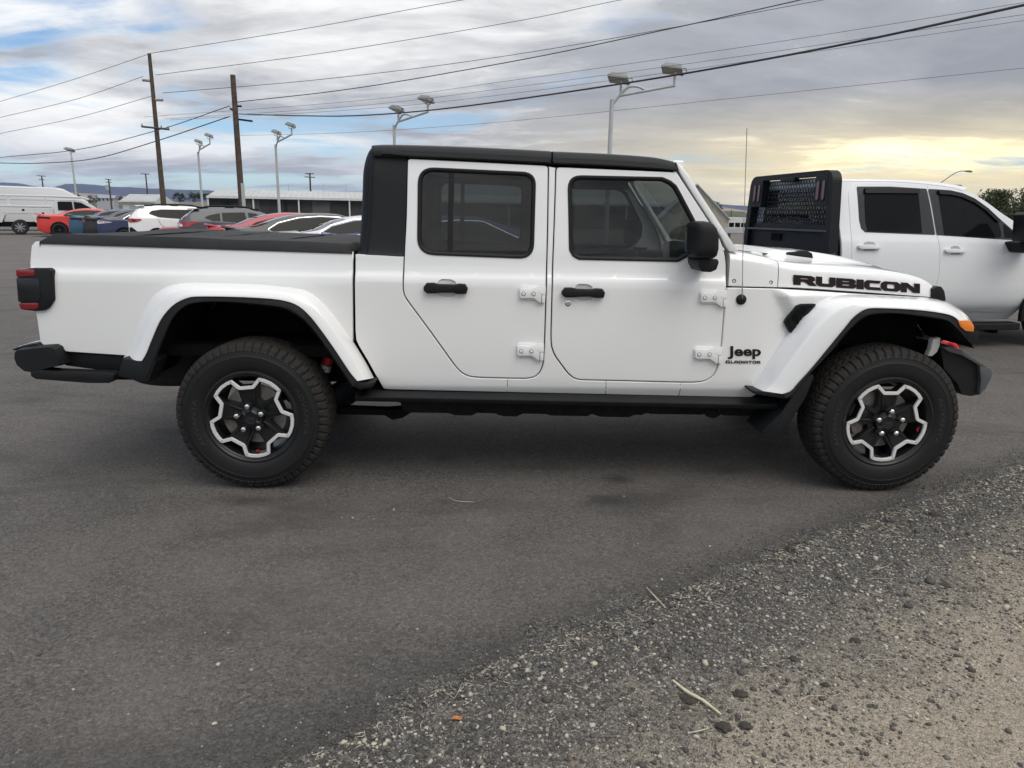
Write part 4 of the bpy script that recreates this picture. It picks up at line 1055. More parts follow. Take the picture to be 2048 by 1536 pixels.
def car(name, label, px, depth, heading, mat, st, group='cars parked in a row behind the pickup'):
    """st: side profile of a car in metres; lofted body with tumblehome, glass, lamps, wheels"""
    a = at_depth(px, 440, depth)
    root = tag(empty(name, (a[0], a[1], 0), R(heading)), label, 'car', group)
    L, W_ = st['L'], st['W']; hw = W_ / 2
    top, _ = hermite(st['top']); belt, _ = hermite(st['belt']); zr = max(z for _, z in st['top'])
    def wid(u, z):
        e = 1 - 0.16 * max(0, (0.5 - u) / 0.5) ** 2.2 - 0.20 * max(0, (u - L + 0.7) / 0.7) ** 2.0
        b_ = belt(u)
        if z < 0.5: k = 0.955 + 0.045 * max(0, (z - 0.2) / 0.3)
        elif z < b_: k = 1.0 - 0.035 * ((z - 0.5) / max(0.05, b_ - 0.5)) ** 2
        else: k = 0.965 - 0.235 * (z - b_) / (zr - b_) 
        return hw * e * k
    def vside(u, z): return hw - wid(u, z)
    us_ = np.unique(np.concatenate([np.linspace(0, 0.5, 9), np.linspace(0.5, L - 0.6, 34), np.linspace(L - 0.6, L, 9)]))
    rows = []
    for u in us_:
        zb = 0.20 + 0.16 * max(0, (0.35 - u) / 0.35) ** 1.5 + 0.08 * max(0, (u - L + 0.4) / 0.4)
        zt = max(top(u), zb + 0.1); b_ = min(belt(u), zt - 0.05)
        zz = [zb, zb + 0.04, 0.38, 0.48, 0.60, 0.72, b_ - 0.03, b_] + [b_ + (zt - 0.045 - b_) * f for f in (0.25, 0.5, 0.75, 1.0)]
        zz = sorted(min(z, zt - 0.045) for z in zz)
        half = [(u, hw - wid(u, z) + (0.05 if i == 0 else 0), z) for i, z in enumerate(zz)]
        w = wid(u, zt - 0.045)
        half += [(u, hw - w + 0.018, zt - 0.018), (u, hw - w + 0.06, zt - 0.003), (u, hw - w * 0.6, zt + 0.010), (u, hw, zt + 0.015)]
        rows.append(half + [(p[0], W_ - p[1], p[2]) for p in half[::-1][1:]])
    mb = MB().grid(rows); m = len(rows[0]); mb.f.append(tuple(range(m))); mb.f.append(tuple((len(rows) - 1) * m + k for k in range(m - 1, -1, -1)))
    mb.build('body', mat, root, smooth=32)
    def side_poly(nm, pts, mt, dv, both=True, rr_=0.03, thick=0.01):
        pl = dense(rounded(pts, rr_, 4), 0.12)
        for sd in ((1, -1) if both else (1,)):
            f = lambda a_, b_, k: (a_, vside(a_, b_) - dv + k * thick, b_)
            g_ = f if sd > 0 else (lambda a_, b_, k: (a_, W_ - f(a_, b_, k)[1], b_))
            fill_mesh(nm, pl, [], g_, mt, root, thick=1)
    for pts in st['glass']: side_poly('side_window', pts, M_DARKGLASS, 0.006)
    if st.get('chrome'):
        for sd in (1, -1):
            pl = rounded(st['chrome'], 0.04, 4); mb = MB()
            P = [(a_, vside(a_, b_) - 0.008, b_) for a_, b_ in pl + pl[:1]]
            if sd < 0: P = [(x, W_ - y, z) for x, y, z in P]
            mb.tube(P, 0.013, 5, cap=False).build('window_trim', st.get('trim_mat', M_CHROME), root, smooth=60)
    for pts, mt in st.get('lamps', []): side_poly('tail_lamp', pts, mt, 0.012, rr_=0.015, thick=0.03)
    for pts in st.get('cladding', []): side_poly('wheel_cladding', pts, M_TRIM, 0.010)
    for pts in st.get('doorline', []):
        for sd in (1, -1):
            P = [(a_, vside(a_, b_) - 0.0005, b_) for a_, b_ in dense(pts, 0.1)[:-1] + [pts[-1]]] if False else [(a_, vside(a_, b_) - 0.0005, b_) for a_, b_ in smooth_curve(pts, 14)]
            if sd < 0: P = [(x, W_ - y, z) for x, y, z in P]
            MB().tube(P, 0.006, 4).build('door_seam', M_RUBBER, root)
    # rear and front screens laid on the loft
    for nm, (u0, u1), ins in (('rear_screen', st['rear'], 0.12), ('windscreen', st['front'], 0.12)):
        rr2 = []
        for u in np.linspace(u0, u1, 7):
            zt = top(u); w = wid(u, zt - 0.045) - ins
            rr2.append([(u, hw - w, zt + 0.006), (u, hw - w * 0.6, zt + 0.016), (u, hw, zt + 0.021), (u, hw + w * 0.6, zt + 0.016), (u, hw + w, zt + 0.006)])
        MB().grid(rr2).build(nm, M_DARKGLASS, root, smooth=60)
    if st.get('spoiler'):
        (u0, z0), (u1, z1), col = st['spoiler']
        w = hw * 0.86
        mb = MB().prism([(u0, z0), (u1, z1 - 0.03), (u1, z1), (u0 + 0.02, z0 + 0.04)], hw - w, hw + w, UVZ); mb.build('spoiler', col or mat, root, bevel=0.01)
    if st.get('rails'):
        for sd in (1, -1):
            c = [(u, vside(u, top(u) - 0.05) + 0.08, top(u) + 0.055 * min(1, 6 * t * (1 - t) + 0.15)) for t, u in zip(np.linspace(0, 1, 14), np.linspace(*st['rails'], 14))]
            mb = MB().tube(c, 0.026, 6)
            for u in np.linspace(st['rails'][0] + 0.06, st['rails'][1] - 0.06, 3): mb.box((u - 0.14, c[0][1] - 0.02, top(u) - 0.02), (u + 0.14, c[0][1] + 0.03, top(u) + 0.05))
            if sd < 0: mb.v = [(x, W_ - y, z) for x, y, z in mb.v]
            mb.build('roof_rail', M_BLACK, root, smooth=50)
    MB().box((L * 0.1, 0.2, 0.16), (L * 0.92, W_ - 0.2, 0.4)).build('floor_pan', M_DARK, root)
    for u in st['wheels']:
        for sd in (1, -1):
            r_ = st['r']
            mb = MB().lathe([(r_ + 0.055, 0.0), (r_ + 0.055, 0.30), (0.0, 0.30)], 28, 'y', (u, 0, r_ + 0.01))
            pts = [(u + (r_ + 0.055) * math.cos(t), r_ + 0.01 + (r_ + 0.055) * math.sin(t)) for t in np.linspace(-0.35, math.pi + 0.35, 22)]
            y = vside(u, 0.5)
            arch = MB().prism(pts, y - 0.006, y + 0.05, UVZ)
            if sd < 0: arch.v = [(x, W_ - b_, z) for x, b_, z in arch.v]
            arch.build('wheel_arch', M_DARK, root)
            car_wheel(root, u, y - 0.014 if sd > 0 else W_ - y + 0.014, r_, st.get('alloy', M_ALLOY), st.get('spokes', 5), sd)
    MB().prism([(st['front'][1] - 0.35, belt(2.6) + 0.02), (st['front'][1] - 0.2, belt(2.6) + 0.03), (st['front'][1] - 0.22, belt(2.6) + 0.16), (st['front'][1] - 0.34, belt(2.6) + 0.15)], -0.16, 0.03, UVZ).build('door_mirror', mat, root, bevel=0.02)
    return root
MUSCLE = dict(L=5.0, W=1.9, r=0.36, wheels=(0.98, 3.98), spokes=10, alloy=M_BLKALLOY,
    top=[(0, 0.92), (0.04, 1.07), (0.15, 1.115), (0.5, 1.125), (0.95, 1.16), (1.35, 1.30), (1.8, 1.42), (2.3, 1.475), (2.9, 1.455), (3.3, 1.34), (3.9, 1.08), (4.75, 0.93), (5.0, 0.72)],
    belt=[(0, 0.90), (0.1, 1.04), (1.0, 1.06), (1.6, 1.05), (2.5, 1.01), (4.0, 0.97), (5.0, 0.70)],
    glass=[[(1.20, 1.09), (1.40, 1.25), (1.75, 1.345), (2.25, 1.39), (2.9, 1.37), (3.55, 1.09), (3.55, 1.05), (1.32, 1.06)]], doorline=[[(2.3, 1.0), (2.3, 0.7), (2.2, 0.35)], [(1.35, 1.02), (1.45, 0.8), (1.6, 0.7)]],
    lamps=[([(0.0, 0.97), (0.10, 1.045), (0.58, 1.015), (0.66, 0.94), (0.55, 0.925), (0.2, 0.95), (0.04, 0.90)], M_BLACK), ([(0.0, 0.98), (0.05, 1.01), (0.14, 0.93), (0.05, 0.86)], M_TAIL)], rear=(0.98, 1.72), front=(3.0, 3.85), spoiler=((-0.06, 1.17), (0.35, 1.12), None))
SEDAN = dict(L=4.85, W=1.84, r=0.335, wheels=(0.98, 3.82), spokes=7,
    top=[(0, 0.90), (0.03, 1.02), (0.10, 1.075), (0.4, 1.09), (0.75, 1.13), (1.15, 1.28), (1.6, 1.39), (2.1, 1.445), (2.6, 1.44), (3.1, 1.31), (3.75, 1.04), (4.6, 0.86), (4.85, 0.66)],
    belt=[(0, 0.88), (0.1, 0.99), (1.0, 1.02), (2.5, 0.97), (3.8, 0.94), (4.85, 0.64)],
    glass=[[(1.00, 1.06), (1.25, 1.20), (1.7, 1.315), (2.2, 1.355), (2.65, 1.34), (3.35, 1.05), (3.35, 1.00), (1.2, 1.01)]], chrome=[(0.96, 1.06), (1.23, 1.225), (1.7, 1.345), (2.2, 1.385), (2.68, 1.37), (3.42, 1.04), (3.4, 0.98), (1.15, 0.985)],
    lamps=[([(0.0, 0.95), (0.06, 1.0), (0.35, 0.965), (0.62, 0.93), (0.35, 0.90), (0.04, 0.86)], M_TAIL), ([(0.0, 0.92), (0.05, 0.95), (0.16, 0.93), (0.14, 0.88), (0.03, 0.87)], M_CLEAR)], doorline=[[(2.25, 0.97), (2.25, 0.65), (2.15, 0.33)], [(1.15, 0.99), (1.28, 0.8), (1.45, 0.68)]], rear=(0.62, 1.55), front=(2.75, 3.65), spoiler=((-0.03, 1.10), (0.3, 1.09), None))
def variant(base, **kw): d = dict(base); d.update(kw); return d
WAGON = dict(L=4.85, W=1.87, r=0.36, wheels=(1.0, 3.75), spokes=5,
    top=[(0, 0.98), (0.03, 1.12), (0.12, 1.24), (0.30, 1.44), (0.48, 1.575), (0.65, 1.605), (1.4, 1.635), (2.2, 1.625), (2.7, 1.56), (3.0, 1.46), (3.6, 1.14), (4.5, 1.0), (4.85, 0.74)],
    belt=[(0, 0.94), (0.2, 1.10), (1.0, 1.13), (2.5, 1.05), (3.6, 1.02), (4.85, 0.72)],
    glass=[[(0.74, 1.32), (0.86, 1.43), (1.2, 1.49), (2.3, 1.495), (2.65, 1.46), (3.25, 1.16), (3.25, 1.09), (2.0, 1.12), (1.1, 1.18)]],
    lamps=[([(0.0, 1.02), (0.04, 1.13), (0.42, 1.12), (0.50, 1.08), (0.30, 0.99), (0.05, 0.96)], M_TAIL), ([(0.10, 1.05), (0.14, 1.10), (0.30, 1.06), (0.22, 1.01)], M_BLACK)],
    cladding=[[(0.0, 0.42), (0.02, 0.78), (0.10, 0.80), (0.55, 0.40), (0.55, 0.28), (0.15, 0.30)]], doorline=[[(2.2, 1.05), (2.2, 0.7), (2.1, 0.36)], [(1.05, 1.15), (1.15, 0.9), (1.4, 0.75)]], rear=(0.10, 0.46), front=(2.75, 3.5), rails=(0.72, 2.7), spoiler=((0.28, 1.60), (0.62, 1.635), None))
CROSS = variant(WAGON, L=4.48, r=0.35, wheels=(0.88, 3.52), chrome=None,
    top=[(0, 0.98), (0.03, 1.09), (0.10, 1.17), (0.38, 1.38), (0.62, 1.515), (0.85, 1.555), (1.4, 1.58), (2.1, 1.565), (2.55, 1.48), (2.85, 1.37), (3.4, 1.10), (4.2, 0.98), (4.48, 0.74)],
    belt=[(0, 0.94), (0.2, 1.06), (0.9, 1.10), (2.3, 1.0), (3.4, 0.98), (4.48, 0.70)],
    glass=[[(0.78, 1.24), (0.95, 1.32), (1.30, 1.40), (1.30, 1.13), (1.05, 1.14)], [(1.36, 1.13), (1.36, 1.41), (2.1, 1.435), (2.15, 1.07)], [(2.23, 1.07), (2.2, 1.43), (2.45, 1.40), (3.0, 1.12), (3.0, 1.05)]],
    lamps=[([(0.0, 1.0), (0.05, 1.10), (0.55, 1.10), (0.66, 1.075), (0.42, 1.02), (0.30, 0.94), (0.05, 0.93)], M_TAIL), ([(0.0, 0.96), (0.02, 1.05), (0.10, 1.03), (0.12, 0.96), (0.05, 0.94)], M_CLEAR)],
    cladding=[[(0.45, 0.36), (0.50, 0.66), (0.70, 0.78), (1.10, 0.78), (1.30, 0.66), (1.36, 0.36), (1.28, 0.36), (1.2, 0.62), (0.56, 0.62), (0.52, 0.36)]], rear=(0.10, 0.58), front=(2.6, 3.3), rails=(0.75, 2.5), spoiler=((0.36, 1.50), (0.66, 1.54), None))
LOWCOUPE = variant(SEDAN, L=4.5, top=[(0, 0.62), (0.03, 0.78), (0.15, 0.83), (0.6, 0.86), (0.95, 0.90), (1.4, 1.08), (1.9, 1.20), (2.3, 1.22), (2.8, 1.10), (3.4, 0.86), (4.2, 0.72), (4.5, 0.56)], belt=[(0, 0.60), (0.1, 0.76), (1.0, 0.82), (2.3, 0.80), (3.4, 0.78), (4.5, 0.54)],
    glass=[[(1.2, 0.90), (1.6, 1.05), (2.2, 1.13), (2.6, 1.08), (3.0, 0.86), (1.3, 0.86)]], chrome=None, lamps=[([(0.0, 0.68), (0.05, 0.74), (0.3, 0.72), (0.28, 0.64), (0.05, 0.60)], M_TAIL)], doorline=[], rear=(0.95, 1.6), front=(2.4, 3.1), spoiler=None)
P_RED = paint('vivid_red_paint', (0.62, 0.035, 0.022), dust=0.03, coat=0.55, rough=0.45); P_TEAL = paint('teal_blue_paint', (0.022, 0.085, 0.155), dust=0.03, coat=0.55, rough=0.45); P_BLK = paint('black_paint', (0.012, 0.012, 0.014), dust=0.03, coat=0.55, rough=0.45)
P_NAVY = paint('navy_paint', (0.018, 0.028, 0.085), dust=0.03, coat=0.55, rough=0.45); P_GREY = paint('slate_grey_paint', (0.055, 0.062, 0.074), dust=0.03, coat=0.55, rough=0.45); P_CRIM = paint('crimson_paint', (0.40, 0.022, 0.040), dust=0.03, coat=0.55, rough=0.45)
P_CHAR = paint('charcoal_paint', (0.014, 0.015, 0.017), dust=0.03, coat=0.55, rough=0.45); P_SILV = paint('silver_white_paint', (0.60, 0.61, 0.66), dust=0.03, coat=0.55, rough=0.45); P_ROY = paint('royal_blue_paint', (0.03, 0.035, 0.32), dust=0.03, coat=0.55, rough=0.45)
car('sedan', 'bright red muscle sedan with black wheels beside the white service truck', 72, 37.5, 27, P_RED, MUSCLE)
car('sedan', 'teal blue sedan between the bright red sedan and a black one', 136, 35.0, 27, P_TEAL, variant(MUSCLE, alloy=M_ALLOY))
car('sedan', 'black sedan whose tail shows between the teal and navy cars', 164, 32.6, 27, P_BLK, variant(MUSCLE))
car('sedan', 'navy blue fastback sedan next to the white wagon', 193, 30.3, 27, P_NAVY, variant(SEDAN, lamps=[([(0.0, 0.95), (0.06, 1.0), (0.35, 0.965), (0.62, 0.93), (0.35, 0.90), (0.04, 0.86)], M_CLEAR), ([(0.06, 0.94), (0.10, 0.97), (0.45, 0.94), (0.30, 0.91)], M_TAIL)]))
car('wagon', 'white wagon with black roof rails and grey cladding', 256, 28.3, 27, M_WHITE, WAGON)
car('coupe', 'low red coupe tail in front of the white wagon', 318, 26.2, 27, P_CRIM, LOWCOUPE)
car('crossover', 'slate grey crossover with black roof rails', 357, 24.0, 25, P_GREY, CROSS)
car('sedan', 'crimson sedan between the grey crossover and the charcoal fastback', 410, 18.7, 22, P_CRIM, variant(SEDAN, chrome=None))
car('sedan', 'charcoal fastback sedan with bright window trim', 444, 16.6, 21, P_CHAR, SEDAN)
car('sedan', 'silver white sedan nearest the black hardtop', 537, 14.5, 20, P_SILV, variant(SEDAN, spoiler=None, lamps=[([(0.0, 0.86), (0.04, 0.93), (0.3, 0.92), (0.36, 0.88), (0.2, 0.83), (0.03, 0.80)], M_TAIL)],
    top=[(0, 0.90), (0.04, 1.00), (0.14, 1.04), (0.55, 1.065), (0.95, 1.12), (1.35, 1.28), (1.75, 1.385), (2.2, 1.425), (2.7, 1.415), (3.15, 1.30), (3.8, 1.03), (4.6, 0.86), (4.85, 0.66)]))
car('sedan', 'royal blue car mostly hidden behind the cab corner', 664, 12.0, 19, P_ROY, SEDAN)

# ---- white service truck and tall van body at the far left
a = at_depth(-70, 440, 39.0)
s = tag(empty('service_truck', (a[0], a[1], 0), R(31)), 'white service truck with utility bed and ladder rack at the far left', 'truck')
M_TRK = paint('fleet_white_paint', (0.66, 0.67, 0.68), dust=0.25, coat=0.4)
SW = 2.2
mb = MB().prism(rounded([(0, 0.72), (0, 1.52), (4.0, 1.52), (4.0, 0.66), (3.15, 0.66), (3.0, 1.05), (2.75, 1.12), (2.05, 1.12), (1.78, 1.05), (1.62, 0.66)], 0.03), 0, SW, UVZ); mb.build('utility_bed', M_TRK, s, bevel=0.015)
MB().box((-0.02, -0.03, 1.50), (4.02, 0.10, 1.60)).box((-0.02, SW - 0.1, 1.50), (4.02, SW + 0.03, 1.60)).build('bed_rail', M_TRK, s, bevel=0.02)
for u0, u1, z0, z1 in ((0.1, 1.55, 0.78, 1.46), (1.65, 3.1, 1.16, 1.46), (3.2, 3.92, 0.74, 1.46)):
    MB().box((u0, -0.015, z0), (u1, 0.01, z1)).build('locker_door', M_TRK, s, bevel=0.01)
MB().box((2.6, -0.02, 1.28), (2.72, -0.012, 1.40)).box((3.5, -0.022, 1.10), (3.62, -0.012, 1.22)).build('locker_latch', M_BLACK, s)
mb = MB()
for u in (0.2, 2.0, 3.75):
    for v in (0.05, SW - 0.05): mb.tube([(u, v, 1.55), (u, v + (0.05 if v < 1 else -0.05), 2.12)], 0.035, 6)
for v in (0.1, SW - 0.1): mb.tube([(0.0, v, 2.12), (3.9, v, 2.12), (5.6, v, 2.08), (5.9, v, 1.98)], 0.045, 6)
for u in (0.2, 2.0, 3.75, 5.2): mb.tube([(u, 0.1, 2.12), (u, SW - 0.1, 2.12)], 0.03, 6)
mb.build('ladder_rack', M_TRK, s, smooth=50)
cab = [(4.08, 0.55), (4.08, 1.35), (4.16, 1.86), (4.30, 1.95), (5.0, 1.98), (5.55, 1.93), (6.1, 1.60), (6.35, 1.38), (7.4, 1.28), (7.55, 1.1), (7.55, 0.55)]
rows = []
for v, k in ((0.0, 0.93), (0.04, 0.985), (0.10, 1.0), (SW - 0.2, 1.0), (SW - 0.14, 0.985), (SW - 0.1, 0.93)):
    rows.append([(5.6 + (u - 5.6) * (1 - (1 - k) * 0.3), v + 0.05 + (0.14 * max(0, (z - 1.35) / 0.6) if v < 1 else -0.14 * max(0, (z - 1.35) / 0.6)), 0.5 + (z - 0.5) * (1 - (1 - k) * 0.35)) for u, z in rounded(cab, 0.05, 3)])
mb = MB().grid(rows, close_u=True); n = len(rows[0]); mb.f.append(tuple(range(n))); mb.f.append(tuple((len(rows) - 1) * n + k for k in range(n)))
mb.build('cab', M_TRK, s, smooth=35)
tv = lambda z: 0.044 + 0.14 * max(0, (z - 1.35) / 0.6)
for pts in ([(4.30, 1.36), (4.32, 1.80), (4.40, 1.84), (5.02, 1.84), (5.04, 1.36)], [(5.12, 1.36), (5.10, 1.84), (5.45, 1.80), (5.95, 1.50), (6.02, 1.36)]):
    MB().prism(rounded(pts, 0.03), 0, 1, lambda a_, b_, k: (a_, tv(b_) - 0.012 + k * 0.03, b_)).build('side_window', M_DARKGLASS, s)
MB().box((0.2, 0.3, 0.42), (7.3, SW - 0.3, 0.68)).build('chassis', M_DARK, s)
for u in (2.4, 6.55):
    for sd in (1, -1): car_wheel(s, u, 0.02 if sd > 0 else SW - 0.02, 0.40, M_ALLOY, 8, sd)
a = at_depth(-150, 430, 44.5)
s = tag(empty('box_van', (a[0], a[1], 0), R(31)), 'tall white high-roof van body behind the service truck', 'van')
pr_ = rounded([(0, 0.5), (0, 2.75), (0.2, 2.84), (7.0, 2.78), (7.4, 2.70), (8.75, 1.9), (8.75, 0.5)], 0.12, 4)
rows = []
for v, k in ((0.0, 0.965), (0.05, 0.99), (0.16, 1.0), (2.14, 1.0), (2.25, 0.99), (2.3, 0.965)): rows.append([(4.3 + (u - 4.3) * k, v, 0.5 + (z - 0.5) * k) for u, z in pr_])
mb = MB().grid(rows, close_u=True); n = len(pr_); mb.f.append(tuple(range(n))); mb.f.append(tuple((len(rows) - 1) * n + k for k in range(n)))
mb.build('body', M_TRK, s, smooth=35)
for z in (1.3, 1.95): MB().box((0.2, -0.012, z), (8.3, 0.004, z + 0.03)).build('panel_seam', M_GREYMETAL, s)
for u in (1.6, 6.8):
    for sd in (1, -1): car_wheel(s, u, 0.02 if sd > 0 else 2.28, 0.40, M_ALLOY, 8, sd)
MB().box((0.3, 0.3, 0.35), (8.4, 2.0, 0.55)).build('chassis', M_DARK, s)

# ================================================================== the white pickup in the foreground
JW = 1.86                                   # width; far side is v = JW - v
J = Frame(0.0, 0.0, 0.0)
jeep = tag(empty('pickup_truck'), 'white four-door off-road pickup with black hardtop parked broadside in the foreground', 'pickup truck')
_yf, _ = hermite([(0.44, 0.205), (0.50, 0.172), (0.545, 0.150), (0.60, 0.144), (0.85, 0.139), (1.06, 0.1395), (1.105, 0.1405), (1.135, 0.148), (1.162, 0.160), (1.185, 0.1645),
                  (1.28, 0.173), (1.55, 0.201), (1.82, 0.236)])
def body_v(u, z):
    t = u - 2.68                            # front wings taper in towards the grille
    v = _yf(z - 0.03) + (0.139 * (t - 0.06) if t > 0.12 else (0.58 * t * t if t > 0 else 0.0))
    if t > -0.05 and z < 1.2:               # pressed swell running out to the flare
        s = (u - (2.76 + (1.16 - z) * 0.62)) / 0.10; s = max(0.0, min(1.0, s)); s = s * s * (3 - 2 * s)
        f = max(0.0, min(1.0, (1.155 - z) / 0.07)); v -= 0.040 * s * f * f * (3 - 2 * f)
    return v
def q(px, py, vf=body_v): return J.on(px, py, vf)
def qs(pts, vf=body_v): return [q(a, b, vf) for a, b in pts]
def q3(px, py, v): u, z = J.at(px, py, v); return (u, v, z)

# measured curves of the flares (outer edge, white inner edge, black inner edge)
RF_OUT = [(245, 720), (262, 681), (280, 636), (301, 597), (319, 580), (340, 570), (370, 565), (430, 565), (519, 568), (594, 576), (618, 583), (639, 597), (669, 630), (699, 672), (729, 720), (748, 756)]
RF_INW = [(284, 722), (293, 707), (302, 684), (320, 643), (338, 619), (355, 605), (376, 596), (396, 593.5), (460, 594), (520, 596.5), (564, 601), (594, 611), (618, 631), (639, 657), (669, 699), (699, 744), (714, 762)]
RF_INB = [(293, 762), (301, 741), (310, 720), (331, 669), (346, 637), (367, 615), (388, 607), (430, 604), (490, 607), (564, 616), (588, 627), (609, 642), (633, 669), (663, 711), (693, 756), (706, 775)]
FF_OUT = [(1499, 778), (1519, 749), (1547, 707), (1577, 663), (1604, 630), (1632, 607), (1652, 596), (1675, 590), (1703, 588), (1760, 590), (1816, 593), (1859, 596), (1887, 602), (1916, 616), (1934, 631), (1941, 641)]
FF_INW = [(1566, 788), (1581, 783), (1596, 766), (1624, 735), (1661, 690), (1689, 656), (1706, 636), (1723, 623), (1740, 617), (1774, 617), (1816, 619), (1859, 623), (1896, 629), (1910, 635), (1917, 641)]
FF_INB = [(1572, 797), (1585, 790), (1602, 769), (1630, 737), (1664, 701), (1690, 669), (1709, 650), (1726, 636), (1746, 629), (1788, 627), (1845, 633), (1896, 642), (1914, 657), (1928, 674), (1935, 684)]
def lerpc(a, b, t): return [tuple(np.array(x) * (1 - t) + np.array(y) * t) for x, y in zip(a, b)]
NFL = 56
def flare(out, inw, inb, base, ends, name):
    o, w, b = (smooth_curve(c, NFL) for c in (out, inw, inb))
    rows = []
    for t, v in ((0.0, None), (0.12, 0.116), (0.28, 0.076), (0.40, 0.048), (0.455, 0.037), (0.50, 0.0315), (0.56, 0.028), (0.75, 0.020), (0.94, 0.0125), (0.98, 0.0125), (1.0, 0.017)):
        c = o * (1 - t) + w * t; r_ = []
        for i, p in enumerate(c):
            vv = base(p) if v is None else v
            r_.append(q3(p[0], p[1], vv))
        rows.append(r_)
    rows.append([(a, 0.05, c) for a, _, c in rows[-1]])
    mb = MB().grid(rows)
    n = NFL
    mb.f.append(tuple(k * n for k in range(len(rows)))); mb.f.append(tuple(k * n + n - 1 for k in range(len(rows) - 1, -1, -1)))
    fl = mb.build(name, M_WHITE, jeep, smooth=50)
    rows = []
    for c, v in ((w * 1.06 - b * 0.06, 0.034), (w, 0.020), (w * 0.9 + b * 0.1, 0.0165), (w * 0.15 + b * 0.85, 0.0125), (b, 0.018), (b, 0.06), (b * 1.15 - w * 0.15, 0.16)):
        rows.append([q3(p[0], p[1], v) for p in c])
    mb = MB().grid(rows)
    mb.f.append(tuple(k * n for k in range(len(rows)))); mb.f.append(tuple(k * n + n - 1 for k in range(len(rows) - 1, -1, -1)))
    tr = mb.build('flare_trim', M_TRIM, fl, smooth=40)
    return fl, tr
def rear_base(p):
    return 0.150
rfl, rtr = flare(RF_OUT, RF_INW, RF_INB, rear_base, None, 'fender_flare')
def front_base(p):
    u, z = J.on(p[0], p[1], body_v)
    return body_v(u, z) + 0.006
ffl, ftr = flare(FF_OUT, FF_INW, FF_INB, front_base, None, 'fender_flare')
# black feet of the rear flare (rear lower end) and front
mb = MB().prism([J.at(a, b, 0.02) for a, b in rounded([(245, 716), (286, 724), (299, 712), (312, 722), (296, 766), (236, 753)], [2, 6, 3, 4, 4, 5])], 0.018, 0.16, UVZ)
mb.build('flare_end', M_TRIM, jeep, smooth=40, bevel=0.006)
mb = MB().prism([J.at(a, b, 0.02) for a, b in rounded([(1504, 781), (1566, 789), (1586, 784), (1590, 793), (1574, 798), (1508, 788)], [2, 4, 3, 3, 4, 4])], 0.022, 0.16, UVZ)
mb.build('flare_end', M_TRIM, jeep, smooth=40, bevel=0.005)
mb = MB().prism([J.at(a, b, 0.02) for a, b in [(700, 762), (716, 764), (733, 767.5), (749, 764), (745, 775), (722, 779), (710, 776)]], 0.022, 0.16, UVZ)
mb.build('flare_end', M_TRIM, jeep, smooth=40, bevel=0.004)
mb = MB().prism([J.at(a, b, 0.03) for a, b in rounded([(1906, 642), (1917, 641), (1921, 653), (1931, 662), (1946, 663), (1956, 665), (1953, 684), (1936, 685), (1926, 672), (1912, 654)], 2)], 0.016, 0.22, UVZ)
mb.build('flare_end', M_TRIM, jeep, smooth=40, bevel=0.004)
lp = rounded([(1915.5, 641.5), (1941, 640.5), (1947.5, 653), (1946.5, 663), (1931, 662), (1920.5, 653.5)], 3)
MB().prism([J.at(a, b, 0.012) for a, b in lp], 0.008, 0.15, UVZ).build('side_marker_lamp', M_AMBER, jeep, smooth=40, bevel=0.004)

# ---- bed side
_bt = smooth_curve(RF_OUT, 40) * 0.55 + smooth_curve(RF_INW, 40) * 0.45
bed_px = [(711, 690), (706, 668)] if False else []
bed_px = [(63, 491), (70, 483.5), (80, 482.5), (300, 490), (705.5, 503.5), (705.5, 690)] + [tuple(p) for p in _bt[::-1] if p[1] < 690 or p[0] < 500] + \
         [(262, 713), (246, 711), (140, 704), (131, 703), (124, 695), (118, 692), (86, 690), (80, 684), (74, 640), (70, 620), (62, 560), (59.5, 526), (61, 505)]
bed_o = qs(bed_px)
panel('bed_side', bed_o, body_v, M_WHITE, jeep)
panel('bed_side', bed_o, body_v, M_WHITE, jeep, side=-1, W=JW)
uB0, zB0 = q(60, 520); uB1, _ = q(705, 560)
# tailgate, bed floor, bed front wall, inner liner
mb = MB().box((uB0 + 0.005, 0.20, 0.74), (uB0 + 0.075, JW - 0.20, 1.265))
mb.build('tailgate', M_WHITE, jeep, smooth=40, bevel=0.02)
MB().box((uB0 + 0.06, 0.19, 0.72), (uB1 - 0.01, JW - 0.19, 0.78)).box((uB1 - 0.05, 0.17, 0.55), (uB1 - 0.008, JW - 0.17, 1.235)).build('bed_box', M_DARK, jeep)
MB().box((uB1 - 0.02, 0.185, 0.5), (uB1 + 0.06, JW - 0.185, 1.24)).build('gap_filler', M_DARK, jeep)

# ---- soft tonneau cover
cu0, cu1 = q(80, 484)[0], q(705, 503)[0]
rows = []
nu, nv = 60, 28
for i in range(nu + 1):
    t = i / nu; u = cu0 + (cu1 - cu0) * t; row = []
    zr = q(75 + 630 * t, 483.5 + 20.5 * t)[1]
    for k in range(nv + 1):
        s = k / nv; v = 0.170 + (JW - 0.34) * s
        e = min(s, 1 - s) * (JW - 0.34); ee = min(e, (u - cu0), (cu1 - u) * 1.5 + 0.02)
        h = 0.040 * min(1, max(0, ee) / 0.05) ** 0.5
        sag = -0.012 * math.sin(math.pi * s) ** 2 * (0.5 + 0.5 * math.cos(2 * math.pi * (u - cu0) / 0.55))
        w = 0.006 * mnoise.noise(Vector((u * 2.2, v * 2.5, 0.3))) + 0.0035 * mnoise.noise(Vector((u * 7, v * 6, 4.0)))
        if i in (0, nu): h = 0.0
        row.append((u, v + (0.0 if 0 < k < nv else 0), zr + 0.002 + h + (sag + w if ee > 0.03 else 0)))
    row = [(row[0][0], row[0][1] - 0.004, row[0][2] - 0.012)] + row + [(row[-1][0], row[-1][1] + 0.004, row[-1][2] - 0.012)]
    rows.append(row)
rows = [[(a + 0.002, b, c - 0.02) for a, b, c in rows[0]]] + rows
